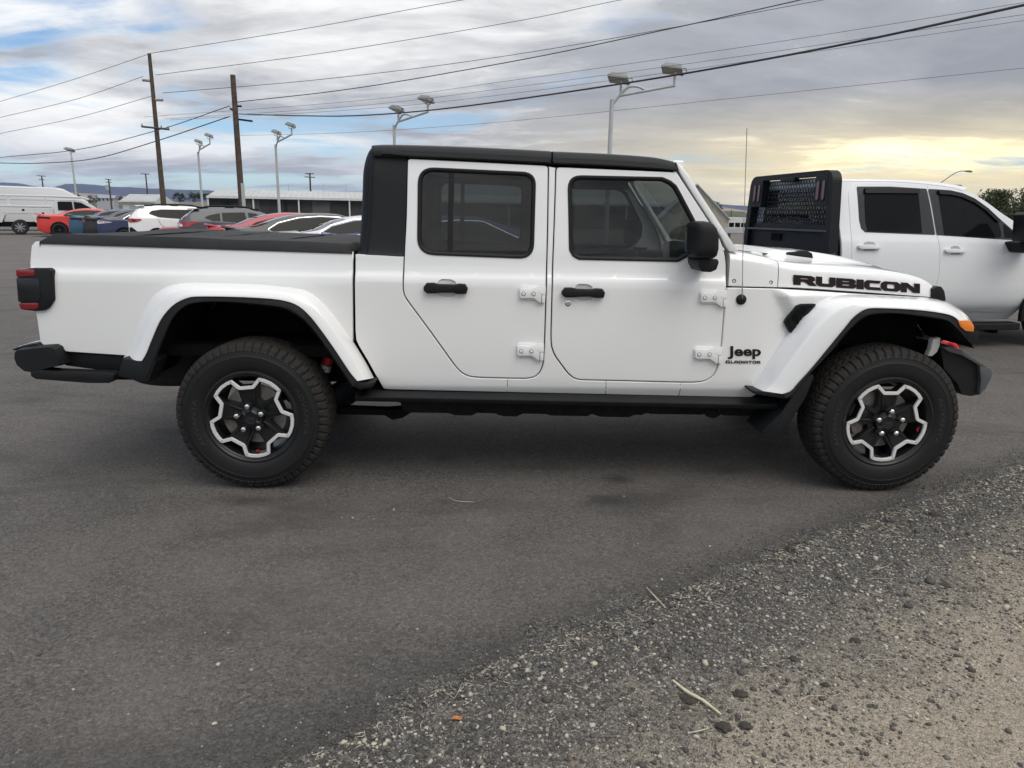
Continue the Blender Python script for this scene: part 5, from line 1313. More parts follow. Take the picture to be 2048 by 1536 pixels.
M_VINYL = pbr('cover_vinyl', (0.011, 0.011, 0.0115), 0.66, spec=0.3, var=0.35, vscale=4, bump=0.6, bscale=220, rvar=0.2)
MB().grid(rows).build('bed_cover', M_VINYL, jeep, smooth=60)
mb = MB()
for t in (0.26, 0.5, 0.74):                 # seams over the cover bows
    u = cu0 + (cu1 - cu0) * t; zr = q(75 + 630 * t, 483.5 + 20.5 * t)[1]
    mb.tube([(u, 0.24 + (JW - 0.48) * s, zr + 0.0395 + 0.003 * math.sin(3 * s)) for s in np.linspace(0, 1, 9)], 0.004, 6)
mb.build('cover_seam', M_VINYL, jeep, smooth=60)

# ---- cab side: quarter, sill, B-pillar and fender in one pressing
rd = [(814.5, 316), (1097, 330.5), (1095, 480), (1091.7, 600), (1089, 692), (1086, 730), (1080, 745), (1071, 753.5), (1054, 757.5), (1000, 756.5), (959, 755.3), (938.6, 753.5), (923, 746), (910, 732), (855.5, 656), (816, 603), (809, 592), (806, 580), (806, 560), (808, 510), (812, 440)]
fd = [(1112, 333), (1354, 343.5), (1385, 391), (1421, 446), (1440, 475), (1449, 500), (1453.5, 530), (1454, 574), (1449, 616), (1443, 694), (1436, 733), (1429, 750), (1413, 762), (1392, 765), (1361, 765), (1244, 762), (1160, 760), (1148, 757), (1136, 747), (1110, 712), (1103, 694), (1102, 672), (1104.6, 560), (1108.5, 450)]
def rnd_door(pts, corners):
    return pts
GAP = 0.0035
def door_outline(pts):
    o = clean(qs(pts))
    o = smooth_poly(o)
    if area2(o) < 0: o = o[::-1]
    return o
def smooth_poly(o, keep=R(38)):
    """round the gentle corners of a measured outline, keep hard ones nearly sharp"""
    out = []; n = len(o)
    for i in range(n):
        a, b, c = (np.array(o[j % n]) for j in (i - 1, i, i + 1))
        la, lc = np.linalg.norm(a - b), np.linalg.norm(c - b)
        d1, d2 = (b - a) / la, (c - b) / lc
        ang = math.acos(max(-1, min(1, float(d1 @ d2))))
        r_ = 0.02 if ang > keep else min(la, lc) * 0.45
        s, e = b - d1 * min(r_, la * 0.45), b + d2 * min(r_, lc * 0.45)
        for k in range(4):
            t = k / 3; out.append(tuple((1 - t)**2 * s + 2 * t * (1 - t) * b + t * t * e))
    return clean(out)
rdo, fdo = door_outline(rd), door_outline(fd)
rd_in, fd_in = offset(dense(rdo, .04), GAP)[0], offset(dense(fdo, .04), GAP)[0]
# openings: same outlines grown by the shut gap
def grow(px, gap=1.2):
    c = np.mean(px, 0); return px
rdg, fdg = dense(offset(rdo, -GAP)[0], 0.012), dense(offset(fdo, -GAP)[0], 0.012)
def seg_between(poly, start, end, ccw=True):
    """vertices of poly from nearest start to nearest end, walking ccw or cw"""
    n = len(poly)
    i0 = min(range(n), key=lambda i: (poly[i][0] - start[0])**2 + (poly[i][1] - start[1])**2)
    i1 = min(range(n), key=lambda i: (poly[i][0] - end[0])**2 + (poly[i][1] - end[1])**2)
    out = [poly[i0]]; i = i0
    while i != i1:
        i = (i + (1 if ccw else -1)) % n; out.append(poly[i])
    return out
_fm = smooth_curve(FF_OUT, 40) * 0.6 + smooth_curve(FF_INW, 40) * 0.4
side_o = qs([(711, 508.5), (760, 510.5)]) + seg_between(rdg, q(805.8, 512.9), q(1098.5, 331), True) \
    + seg_between(fdg, q(1110.5, 333), q(1456, 577), True)
top_gap = qs([(1470, 575.8), (1556, 578), (1610, 581), (1700, 587), (1780, 592), (1860, 597.5), (1890, 604)])
fen = [q(a, b) for a, b in _fm if a < 1905]
side_o += top_gap + fen[::-1] + qs([(1502, 795), (1420, 793.3), (1160, 787.5), (1015, 784.5), (780, 779), (768, 778), (757, 760), (736, 722), (718, 692), (712.5, 680), (711, 660)])
panel('cab_side', side_o, body_v, M_WHITE, jeep, ustep=0.03, zstep=0.02, dens=0.03)
panel('cab_side', side_o, body_v, M_WHITE, jeep, side=-1, W=JW)
# shut-line backing so the gaps read dark
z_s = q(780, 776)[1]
MB().box((uB1 + 0.02, 0.205, z_s - 0.02), (q(1505, 700)[0], 0.24, 1.12)).build('gap_backing', M_DARK, jeep)
MB().box((uB1 + 0.02, JW - 0.24, z_s - 0.02), (q(1505, 700)[0], JW - 0.205, 1.12)).build('gap_backing', M_DARK, jeep)
for px, top, bot in ((1015, 759, 783), (1212, 763, 787.5), (1361, 767, 792)):
    pts = [q(px, top), q(px + (0 if px < 1300 else -0.5), (top + bot) / 2), q(px - (1 if px < 1300 else 4), bot)]
    MB().tube([(a, body_v(a, b) + 0.0012, b) for a, b in pts], 0.0022, 6).build('sill_seam', M_RUBBER, jeep)

# ---- doors
WIN_R = rounded([(837, 334.5), (1071.5, 345.5), (1066.5, 517), (835, 508)], [32, 27, 30, 36], 8)
_wf = [(1136, 351), (1325, 355), (1341, 362), (1352, 371), (1361, 387), (1392, 446), (1398, 462), (1395, 492), (1381, 509), (1356, 523), (1157, 518.5), (1146, 512), (1139, 500)]
WIN_F = rounded(_wf, [26, 16, 16, 14, 10, 10, 12, 16, 14, 12, 18, 12, 14], 5)
def inset_px(poly, d):
    p = clean(poly, 0.01)
    if area2(p) < 0: p = p[::-1]
    return offset(p, d)[0]
def make_door(dpoly, wpoly, side, hinges, handle, lock, bar):
    S = 1 if side > 0 else -1
    mv = (lambda p: p) if side > 0 else (lambda p: (p[0], JW - p[1], p[2]))
    hole = qs(wpoly)
    x0, x1, y0, y1 = handle; yc = (y0 + y1) / 2; x_a, x_b = x0 + 24, x1 - 22
    cup = rounded([(x_a, yc + 2), (x_a + 6, y0 - 3), (x_a + 12, y0 - 6), (x_b - 12, y0 - 5), (x_b - 4, y0 - 1), (x_b, yc), (x_b - 4, y1 + 3), (x_b - 11, y1 + 6), (x_a + 12, y1 + 5), (x_a + 6, y1 + 2)], 3.5, 3)
    d = panel('door', dpoly, body_v, M_WHITE, jeep, holes=[hole, qs(cup)], side=side, W=JW, bev=0.004)
    # rubber surround: raised ring between the opening and the glass
    o_px, i_px = inset_px(wpoly, -1.0), inset_px(wpoly, 7.5)
    n = len(o_px)
    ring = []
    for t, dv in ((0.0, 0.003), (0.0, -0.004), (0.35, -0.0065), (0.75, -0.003), (1.0, 0.006), (1.0, 0.02)):
        row = []
        for a, b in zip(o_px, i_px):
            u, z = q(a[0] * (1 - t) + b[0] * t, a[1] * (1 - t) + b[1] * t)
            row.append(mv((u, body_v(u, z) + dv, z)))
        ring.append(row)
    MB().grid(ring, close_u=True).build('window_seal', M_RUBBER, d, smooth=50)
    gp = qs(inset_px(wpoly, 6.0))
    MB().add([mv((u, body_v(u, z) + 0.010, z)) for u, z in gp], [tuple(range(len(gp)))]).build('window', M_GLASS, d)
    if bar:
        p0, p1 = [q(a, 340) for a in (897.5, 908.5)], [q(a, 512) for a in (894, 905)]
        vs = [(p0[0][0], 0, p0[0][1]), (p0[1][0], 0, p0[1][1]), (p1[1][0], 0, p1[1][1]), (p1[0][0], 0, p1[0][1])]
        mb = MB(); mb.add([mv((a, body_v(a, c) + 0.004, c)) for a, _, c in vs] + [mv((a, body_v(a, c) + 0.022, c)) for a, _, c in vs],
                          [(0, 1, 2, 3), (7, 6, 5, 4), (0, 4, 5, 1), (1, 5, 6, 2), (2, 6, 7, 3), (3, 7, 4, 0)])
        mb.build('window_divider', M_RUBBER, d)
    # handle: grab bar over a dished recess
    x0, x1, y0, y1 = handle
    yc = (y0 + y1) / 2
    prof = [(x0, yc - 3), (x0 + 6, y0), (x0 + 20, y0), (x0 + 30, y0 + 2.5), (x1 - 26, y0 + 3.5), (x1 - 18, y0 + 1.5), (x1 - 5, y0 + 2.5), (x1, yc), (x1 - 3, y1), (x1 - 20, y1), (x1 - 30, y1 - 2.5), (x0 + 34, y1 - 2.5), (x0 + 22, y1 - 1), (x0 + 7, y1 - 1), (x0, yc + 4)]
    pq = qs(rounded(prof, 3.0, 3)); vb = body_v(*pq[0])
    mb = MB().prism(pq, vb - 0.030, vb + 0.004, UVZ); mb.v = [mv(v) for v in mb.v]
    h = mb.build('door_handle', M_BLACK, d, smooth=45, bevel=0.006)
    c0, c1, c2 = inset_px(cup, -0.6), inset_px(cup, 1.5), inset_px(cup, 4.0)
    rows = []
    for c, dv in ((c0, 0.005), (c1, 0.0085), (c2, 0.0105)):
        rows.append([mv((u, body_v(u, z) + dv, z)) for u, z in qs(c)])
    mb = MB().grid(rows, close_u=True); k = len(rows[0]); mb.f.append(tuple(2 * k + i for i in range(k)))
    mb.build('handle_recess', M_WHITE, d, smooth=60)
    if lock:
        u, z = q(1136, 606); v = body_v(u, z)
        mb = MB().lathe([(0.0165, 0.002), (0.0165, -0.003), (0.013, -0.006), (0.009, -0.0065), (0.0085, -0.004), (0.0, -0.004)], 20, 'y', (u, v, z)); mb.v = [mv(p) for p in mb.v]
        mb.build('door_lock', M_CHROME, d, smooth=40)
    for hx0, hx1, hy0, hy1 in hinges:
        sx, sy = (hx1 - hx0) / 290.0, (hy1 - hy0) / 185.0
        P = lambda a, b: (hx0 + a * sx, hy0 + b * sy)
        plate = [P(*c) for c in rounded([(5, 30), (25, 5), (60, 3), (200, 3), (195, 60), (205, 150), (130, 150), (25, 145), (5, 120)], 14, 3)]
        lobe = [P(*c) for c in rounded([(14, 40), (28, 28), (140, 32), (205, 6), (288, 2), (286, 92), (243, 92), (240, 178), (225, 176), (160, 128), (30, 128), (14, 110)], 8, 3)]
        knuckle = [P(*c) for c in [(249, 96), (284, 96), (280, 172), (270, 180), (246, 176)]]
        mb = MB()
        vv = body_v(*q(*P(100, 80)))
        for poly, a, b in ((plate, -0.009, 0.004), (lobe, -0.022, -0.0092), (knuckle, -0.020, 0.004)):
            mb.prism(qs(poly), vv + a, vv + b, UVZ)
        mb.v = [mv(v) for v in mb.v]
        hg = mb.build('hinge', M_WHITE, d, smooth=25, bevel=0.0016)
        dk = MB().prism(qs([P(*c) for c in ((240, 96), (249, 96), (246, 182), (238, 180))]), vv - 0.019, vv + 0.002, UVZ); dk.v = [mv(v) for v in dk.v]; dk.build('hinge_gap', M_RUBBER, hg)
        for bx in (52, 158):
            u, z = q(*P(bx, 82))
            mb = MB().lathe([(0.0085, -0.0215), (0.0085, -0.0245), (0.0065, -0.0255), (0.0035, -0.0255), (0.003, -0.0235), (0, -0.0235)], 14, 'y', (u, vv, z)); mb.v = [mv(v) for v in mb.v]
            mb.build('hinge_bolt', M_WHITE, hg, smooth=40)
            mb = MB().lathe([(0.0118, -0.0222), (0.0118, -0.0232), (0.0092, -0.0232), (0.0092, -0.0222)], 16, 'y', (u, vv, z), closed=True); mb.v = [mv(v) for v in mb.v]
            mb.build('bolt_shade_ring', pbr('bolt_shadow_grey', (0.16, 0.16, 0.16), 0.6), hg, smooth=40)  # grey ring paints the shade line around each bolt head
    # inner trim card under the window
    return d
RH = [(1037, 1091.5, 571, 606.5), (1032, 1088, 685, 721)]
FH = [(1397.5, 1452.6, 579, 614.5), (1386, 1443, 692, 727)]
for sd in (1, -1):
    make_door(rd_in, WIN_R, sd, RH, (848, 936, 565, 587), False, True)
    make_door(fd_in, WIN_F, sd, FH, (1123, 1209, 574.5, 595), True, False)
    mv = (lambda p: p) if sd > 0 else (lambda p: (p[0], JW - p[1], p[2]))
    # dark door inners keep the cabin closed below the glass
    mb = MB().box((q(808, 560)[0], 0.215, z_s), (q(1452, 560)[0], 0.235, q(1000, 520)[1])); mb.v = [mv(v) for v in mb.v]
    mb.build('door_card', M_CLOTH, jeep)
    mb = MB()
    for pts in ([q(1104, 335), q(1101, 560)], [q(812, 320), q(806, 520)]):
        mb.tube([(a, body_v(a, b) + 0.055, b) for a, b in pts], 0.032, 8)
    mb.tube([(q(812, 330)[0], 0.275, q(812, 330)[1]), (q(1350, 350)[0], 0.275, q(1350, 350)[1])], 0.03, 8)
    mb.v = [mv(v) for v in mb.v]
    mb.build('roll_bar', M_CLOTH, jeep, smooth=60)

# ---- hardtop: rear shell with rounded corners, then two roof panels
def edge_x(z, tab=[(q(709, 506), 0), (q(711.5, 463), 0), (q(715, 400), 0), (q(720, 330), 0)]):
    zs = [t[0][1] for t in tab][::-1] if tab[0][0][1] > tab[-1][0][1] else [t[0][1] for t in tab]
    us = [t[0][0] for t in tab][::-1] if tab[0][0][1] > tab[-1][0][1] else [t[0][0] for t in tab]
    return float(np.interp(z, zs, us))
z_r0, z_r1 = q(709, 507)[1], q(775, 291, lambda u, z: 0.29)[1]
rows = []
zt0 = q(720, 330)[1]
(uq0, zq0), (uq1, zq1) = q(709, 507.3), q(806, 512.3)
d_top, d_bot = q(813.2, 318), q(805.6, 511)
for k in range(26):
    s = k / 25
    s_ = 1 - (1 - s) ** 1.35; z = z_r0 + (z_r1 - z_r0) * s_
    zlow = lambda u: (zq0 + (zq1 - zq0) * (u - uq0) / (uq1 - uq0)) * (1 - s_) + z * s_
    f = max(0.0, (z - zt0) / (z_r1 - zt0))
    inx = 0.058 * (1 - math.sqrt(max(0, 1 - f * f)))
    ur = edge_x(min(z, zt0)) + inx * 1.1; vs_ = body_v(0, z) + inx * 0.75
    row = [(d_bot[0] + (d_top[0] - d_bot[0]) * min(1.0, (z - d_bot[1]) / (d_top[1] - d_bot[1])), vs_, z)]
    for uu in (0.55, 0.25): row.append((ur + 0.07 + uu * 0.2, vs_, z))
    for a in range(9):
        t = a / 8 * math.pi / 2
        row.append((ur + 0.075 - 0.075 * math.sin(t), vs_ + 0.075 - 0.075 * math.cos(t), z))
    row.append((ur, JW / 2, z))
    row = [(a, b, zlow(a)) for a, b, c in row]
    full = row + [(a, JW - b, c) for a, b, c in row[::-1][1:]]
    rows.append(full)
MB().grid(rows).build('hardtop_shell', M_TOP, jeep, smooth=40)
# seam lines of the corner cap
seam = smooth_curve([q(734, 505), q(738, 440), q(742, 360), q(744.5, 296)], 16)
MB().tube([(a, body_v(a, b) + 0.0015 + max(0, (b - zt0)) ** 2 * 2.2, b) for a, b in seam], 0.0026, 6).build('hardtop_seam', M_RUBBER, jeep)
MB().tube([(a, body_v(a, b) + 0.0, b) for a, b in [q(745, 311), q(800, 313.5)]], 0.0026, 6).build('hardtop_seam', M_RUBBER, jeep)
def roof_part(name, top_px, bot_px, closed_front):
    n = 40
    tp = smooth_curve([J.at(a, b, 0.30) for a, b in top_px], n); bt = smooth_curve([J.at(a, b, 0.226) for a, b in bot_px], n)
    rows = []
    for (ut, zt), (ub, zb) in zip(tp, bt):
        h = zt - zb
        prof = [(0.300, zb + 0.002), (0.232, zb), (0.224, zb + 0.003), (0.2235, zb + h * 0.14), (0.229, zb + h * 0.17), (0.2295, zb + h * 0.42), (0.237, zb + h * 0.68), (0.254, zb + h * 0.87), (0.285, zt - 0.004), (0.33, zt + 0.002), (0.5, zt + 0.010), (JW / 2, zt + 0.016)]
        half = [(ub + (ut - ub) * min(1, max(0, (z - zb) / max(h, 1e-4))), v, z) for v, z in prof]
        rows.append(half + [(a, JW - b, c) for a, b, c in half[::-1][1:]])
    mb = MB().grid(rows); m = len(rows[0])
    mb.f.append(tuple(range(m))); mb.f.append(tuple((len(rows) - 1) * m + k for k in range(m - 1, -1, -1)))
    return mb.build(name, M_TOP, jeep, smooth=35)
roof_part('roof_panel', [(745, 290.2), (776, 289), (860, 290.8), (948, 294), (1030, 298), (1101.5, 302)], [(747, 311.5), (815, 315), (950, 321.3), (1102, 328.5)], False)
roof_part('roof_panel', [(1105, 302.5), (1209, 307), (1295, 313), (1327, 318), (1348, 324), (1354, 333)], [(1105, 328.6), (1209, 333), (1300, 338.5), (1356, 342)], True)
# drip rail standing proud over the doors
def rail(pts, name='drip_rail'):
    c = smooth_curve([J.at(a, b, 0.222) for a, b in pts], 24)
    mb = MB().grid([[(u, 0.224, z + 0.012) for u, z in c], [(u, 0.212, z + 0.009) for u, z in c], [(u, 0.209, z - 0.004) for u, z in c], [(u, 0.215, z - 0.010) for u, z in c], [(u, 0.232, z - 0.010) for u, z in c]])
    return mb.build(name, M_TOP, jeep, smooth=40)
rail([(764, 306), (771, 305.5), (815, 309.5), (948, 315.5), (1099, 323)])
rail([(1107, 323.5), (1209, 328), (1300, 333.5), (1353, 338)])
# headliner, rear wall, floor: the cabin is a dark closed box
ucab0, ucab1 = q(716, 450)[0] + 0.02, q(1470, 500)[0]
MB().box((ucab0 + 0.12, 0.25, q(1000, 325)[1] - 0.004), (q(1345, 340)[0], JW - 0.25, q(1000, 325)[1] + 0.006)).build('headliner', M_CLOTH, jeep)
MB().box((ucab0, 0.21, 0.50), (ucab1 + 0.2, JW - 0.21, 0.54)).box((ucab1 + 0.17, 0.21, 0.5), (ucab1 + 0.2, JW - 0.21, 1.18)).build('cab_floor', M_DARK, jeep)
MB().box((ucab0 + 0.005, 0.24, 0.54), (ucab0 + 0.03, JW - 0.24, 1.30)).build('rear_bulkhead', M_CLOTH, jeep)
# ---- A-pillars and windscreen
pil_px = [(1352, 322), (1363, 331), (1379, 351.5), (1400, 386), (1440, 446.5), (1478, 503.5), (1459, 503.5), (1452, 492), (1443, 473), (1424, 444.5), (1388, 389.5), (1358, 341)]
for sd in (1, -1):
    mb = MB().prism(qs(pil_px, lambda u, z: body_v(u, z)), 0, 1, lambda a, b, k: (a, body_v(a, b) + 0.002 + k * 0.07, b))
    if sd < 0: mb.v = [(a, JW - b, c) for a, b, c in mb.v]
    mb.build('windscreen_pillar', M_WHITE, jeep, smooth=30, bevel=0.006)
pa, pb = q(1366, 340), q(1474, 502)
va, vb_ = body_v(*pa) + 0.07, body_v(*pb) + 0.07
MB().add([(pa[0] - 0.015, va, pa[1]), (pa[0] - 0.015, JW - va, pa[1]), (pb[0] - 0.02, JW - vb_, pb[1]), (pb[0] - 0.02, vb_, pb[1])], [(0, 1, 2, 3)]).build('windscreen', glass('clear_glass', (0.78, 0.82, 0.81)), jeep)
MB().box((pa[0] - 0.05, 0.25, pa[1] + 0.0), (pa[0] + 0.012, JW - 0.25, pa[1] + 0.05)).build('windscreen_header', M_WHITE, jeep, bevel=0.008)

# ---- cowl and bonnet: lofted across the full width, tapering to the grille
def hood_v(u, z=0): return body_v(u, 1.16) + 0.004
hood_top, _ = hermite([(u, z) for u, z in [J.on(a, b, lambda u, z: hood_v(u) + 0.03) for a, b in [(1470, 505.5), (1500, 509), (1540, 517), (1556, 522), (1618, 530), (1680, 533.5), (1729, 537), (1760, 540), (1816, 548.5), (1845, 556.5), (1862, 566), (1872, 578)]]])
hood_bot, _ = hermite([(u, z) for u, z in [J.on(a, b, lambda u, z: hood_v(u)) for a, b in [(1458, 572.5), (1556, 575), (1700, 584), (1858, 595.5)]]])
def hood_loft(name, pxa, pxb, n, nose):
    ua, ub = J.on(pxa, 550, lambda u, z: hood_v(u))[0], J.on(pxb, 575, lambda u, z: hood_v(u))[0]
    rows = []
    for i in range(n + 1):
        t = i / n; u = ua + (ub - ua) * t; v0 = hood_v(u); zb, zt = hood_bot(u), hood_top(u)
        dome = 0.045 * max(0.0, min(1.0, (u - 2.86) / 0.10)) * max(0.0, min(1.0, (3.62 - u) / 0.42)) ** 0.7 if nose else 0.0
        if zt < zb + 0.02: zt = zb + 0.02
        h = zt - zb; r_ = min(0.045, h * 0.6)
        half = [(v0 + 0.05, zb - 0.002), (v0 + 0.006, zb), (v0, zb + 0.005), (v0 + 0.004, zb + h * 0.35), (v0 + 0.010, zt - r_), (v0 + 0.016, zt - r_ * 0.55), (v0 + 0.028, zt - r_ * 0.22), (v0 + 0.048, zt - r_ * 0.04), (v0 + 0.08, zt + 0.003),
                (v0 + 0.2, zt + 0.012), (v0 + 0.26, zt + 0.015), (v0 + 0.30, zt + 0.017 + dome * 0.35), (v0 + 0.345, zt + 0.018 + dome * 0.85), (v0 + 0.39, zt + 0.019 + dome), (JW / 2, zt + 0.024 + dome)]
        half = [(u, v, z) for v, z in half]
        rows.append(half + [(a, JW - b, c) for a, b, c in half[::-1][1:]])
    mb = MB().grid(rows); m = len(rows[0])
    mb.f.append(tuple(range(m))); mb.f.append(tuple((len(rows) - 1) * m + k for k in range(m - 1, -1, -1)))
    return mb.build(name, M_WHITE, jeep, smooth=38)
cowl = hood_loft('cowl', 1459, 1554, 12, False)
hood = hood_loft('bonnet', 1558.5, 1872, 44, True)
uh0, uh1 = J.on(1459, 550, lambda u, z: hood_v(u))[0], J.on(1868, 590, lambda u, z: hood_v(u))[0]
MB().box((uh0 + 0.02, 0.24, 0.95), (uh0 + 0.30, JW - 0.24, hood_top(uh0 + 0.2) - 0.05)).box((uh0 + 0.28, 0.36, 0.78), (uh1 - 0.03, JW - 0.36, hood_bot(uh1) - 0.005)).build('engine_bay', M_DARK, jeep)
for px, py in ((1468.5, 562), (1542, 565)):
    u, z = J.on(px, py, lambda u, z: hood_v(u)); v = hood_v(u) + 0.004
    MB().lathe([(0.011, 0.002), (0.0105, -0.003), (0.0075, -0.0045), (0.007, -0.001), (0, -0.001)], 16, 'y', (u, v, z)).build('cowl_grommet', M_RUBBER, jeep, smooth=40)
# bonnet rests, wiper linkage, bonnet latch
for a, b, v in ((1571, 509, 0.50), (1518, 502.5, 0.95)):
    pts = [q3(a + d, b - h, v) for d, h in ((0, 0), (6, 4.5), (22, 5.5), (30, 8.0), (44, 7.5), (54, 2), (56, -9), (1, -9))]
    MB().prism([(p[0], p[2]) for p in pts], v, v + 0.035, UVZ).build('bonnet_rest', M_BLACK, jeep, smooth=40, bevel=0.004)
u0 = q3(1482, 506, 0.5)[0]
mb = MB().tube([q3(1480, 507, 0.35), q3(1516, 511, 0.42), q3(1523, 510, 0.46)], 0.008, 6).tube([q3(1482, 503, 0.6), q3(1524, 508, 0.5), q3(1560, 511, 0.55)], 0.007, 6)
mb.build('wiper_arm', M_BLACK, jeep, smooth=50)
MB().tube([q3(1503, 506, 0.40), q3(1512, 506.5, 0.42), q3(1523, 510, 0.43)], 0.010, 8).build('washer_nozzle', M_WHITE, jeep, smooth=50)
lt = rounded([(1862, 577), (1874, 572), (1880, 573), (1886, 582), (1889, 602), (1876, 601), (1859, 595)], 3, 3)
mb = MB().prism([J.on(a, b, 0.30) for a, b in lt], 0.285, 0.335, UVZ)
mb.build('bonnet_latch', M_BLACK, jeep, smooth=40, bevel=0.006)
# grille with seven slots and round lamps (faces away from the camera)
ug = uh1 + 0.02
mb = MB().box((ug - 0.03, 0.50, 0.70), (ug + 0.012, JW - 0.50, hood_bot(uh1) - 0.002)); mb.build('grille', M_WHITE, jeep, bevel=0.01)
for k in range(7):
    v = JW / 2 + (k - 3) * 0.062
    MB().prism(rounded([(v - 0.02, 0.76), (v + 0.02, 0.76), (v + 0.02, 1.01), (v - 0.02, 1.01)], 0.018), ug + 0.009, ug + 0.016, VZU).build('grille_slot', M_BLACK, jeep)
for s in (-1, 1):
    MB().lathe([(0.092, 0.0), (0.092, 0.03), (0.08, 0.035), (0.07, 0.022), (0.0, 0.028)], 24, 'x', (ug + 0.01, JW / 2 + s * 0.33, 0.93)).build('headlamp', M_CHROME, jeep, smooth=40)

# ---- fender vent, badge lettering, antenna
vent = [(1566, 643), (1571, 635), (1591, 611), (1600, 607.5), (1632, 607), (1617, 624), (1594, 648), (1578, 666)]
vq = qs(rounded(vent, 2.5, 3))
MB().prism(vq, 0, 1, lambda a, b, k: (a, min(body_v(a, b), 0.150) - 0.014 + k * 0.03, b)).build('fender_vent', M_BLACK, jeep, smooth=40, bevel=0.003)
mb = MB()
from math import cos, sin, pi
def inside(poly, x, y):
    c = False
    for i in range(len(poly)):
        (x0, y0), (x1, y1) = poly[i - 1], poly[i]
        if (y0 > y) != (y1 > y) and x < (x1 - x0) * (y - y0) / (y1 - y0) + x0: c = not c
    return c
vent_in = inset_px(vent, 4.0)
for r_ in range(14):
    for c_ in range(20):
        x = 1566 + c_ * 5.2 + (r_ % 2) * 2.6; y = 609 + r_ * 4.3
        if not inside(vent_in, x, y): continue
        u, z = q(x, y); v = min(body_v(u, z), 0.150) - 0.0142
        ring = [(u + 0.0045 * cos(pi / 3 * k + pi / 6), z + 0.0045 * sin(pi / 3 * k + pi / 6)) for k in range(6)]
        ri = [(u + 0.0062 * cos(pi / 3 * k + pi / 6), z + 0.0062 * sin(pi / 3 * k + pi / 6)) for k in range(6)]
        mb.add([(a, v - 0.0025, b) for a, b in ri] + [(a, v + 0.0015, b) for a, b in ring], [(k, (k + 1) % 6, 6 + (k + 1) % 6, 6 + k) for k in range(6)])
mb.build('vent_mesh', M_DARK, jeep)
M_INK = pbr('decal_black', (0.008, 0.008, 0.009), 0.5, spec=0.3)
M_INKRED = pbr('decal_red', (0.10, 0.010, 0.012), 0.5, spec=0.3)
GL = {
 'R': ([(0, 0), (0, 1), (1.0, 1), (1.18, .86), (1.18, .56), (1.04, .44), (1.28, 0), (.92, 0), (.64, .36), (.36, .36), (.36, 0)], [[(.36, .60), (.36, .76), (.80, .76), (.84, .72), (.84, .64), (.80, .60)]], 1.28),
 'U': ([(0, 1), (0, .2), (.2, 0), (1.0, 0), (1.2, .2), (1.2, 1), (.86, 1), (.86, .28), (.34, .28), (.34, 1)], [], 1.2),
 'B': ([(0, 0), (0, 1), (1.0, 1), (1.16, .86), (1.16, .62), (1.06, .52), (1.2, .42), (1.2, .16), (1.04, 0)], [[(.34, .62), (.34, .78), (.82, .78), (.82, .62)], [(.34, .22), (.34, .40), (.84, .40), (.84, .22)]], 1.2),
 'I': ([(0, 0), (0, 1), (.36, 1), (.36, 0)], [], .36),
 'C': ([(0, .22), (0, .78), (.2, 1), (1.15, 1), (1.05, .74), (.38, .74), (.34, .7), (.34, .3), (.38, .26), (1.08, .26), (1.2, 0), (.2, 0)], [], 1.2),
 'O': ([(0, .22), (0, .78), (.22, 1), (1.0, 1), (1.22, .78), (1.22, .22), (1.0, 0), (.22, 0)], [[(.34, .32), (.34, .68), (.42, .75), (.8, .75), (.88, .68), (.88, .32), (.8, .25), (.42, .25)]], 1.22),
 'N': ([(0, 0), (0, 1), (.4, 1), (.88, .44), (.88, 1), (1.22, 1), (1.22, 0), (.82, 0), (.34, .58), (.34, 0)], [], 1.22),
 'G': ([(0, .22), (0, .78), (.2, 1), (1.15, 1), (1.08, .74), (.38, .74), (.34, .7), (.34, .3), (.38, .26), (.80, .26), (.80, .38), (.58, .38), (.58, .58), (1.16, .58), (1.16, 0), (.2, 0)], [], 1.2),
 'L': ([(0, 0), (0, 1), (.34, 1), (.34, .28), (1.0, .28), (1.0, 0)], [], 1.0),
 'A': ([(0, 0), (.0, .7), (.26, 1), (.94, 1), (1.2, .7), (1.2, 0), (.86, 0), (.86, .26), (.34, .26), (.34, 0)], [[(.34, .5), (.34, .66), (.42, .75), (.78, .75), (.86, .66), (.86, .5)]], 1.2),
 'D': ([(0, 0), (0, 1), (.98, 1), (1.2, .78), (1.2, .22), (.98, 0)], [[(.34, .26), (.34, .74), (.78, .74), (.86, .66), (.86, .34), (.78, .26)]], 1.2),
 'T': ([(.4, 0), (.4, .74), (0, .74), (0, 1), (1.14, 1), (1.14, .74), (.74, .74), (.74, 0)], [], 1.14)}
def letters(name, spec, yline, vf, lift, mat, grow=0.0, parent=None):
    """spec: (char, x0, x1) in photo pixels; yline(x) -> (top, bottom)"""
    parent = parent or jeep; objs = []
    for ch, x0, x1 in spec:
        outer, holes, w = GL[ch]
        def place(a, b, k):
            x = x0 + (x1 - x0) * a / w; yt, yb = yline(x)
            u, z = J.on(x, yb + (yt - yb) * b, vf); return (u, vf(u, z) - lift, z)
        o2, h2 = outer, holes
        if grow:
            if area2(o2) < 0: o2 = o2[::-1]
            o2 = offset(o2, -grow)[0]; hh = []
            for h in h2:
                if area2(h) < 0: h = h[::-1]
                hh.append(offset(h, grow * 0.9)[0])
            h2 = hh
        objs.append(fill_mesh(name, o2, h2, place, mat, parent))
    return objs
def zx(x): return 1420 + x / 3.531
rub = [('R', zx(590), zx(746)), ('U', zx(749), zx(880)), ('B', zx(891), zx(1026)), ('I', zx(1035), zx(1079)), ('C', zx(1089), zx(1205)), ('O', zx(1207), zx(1341)), ('N', zx(1348), zx(1476))]
def rub_y(x):
    s = (x - zx(590)) / (zx(1476) - zx(590)); return 480 + (247 + 63 * s) / 3.531, 480 + (313 + 60 * s) / 3.531
hv = lambda u, z: hood_v(u) + 0.004
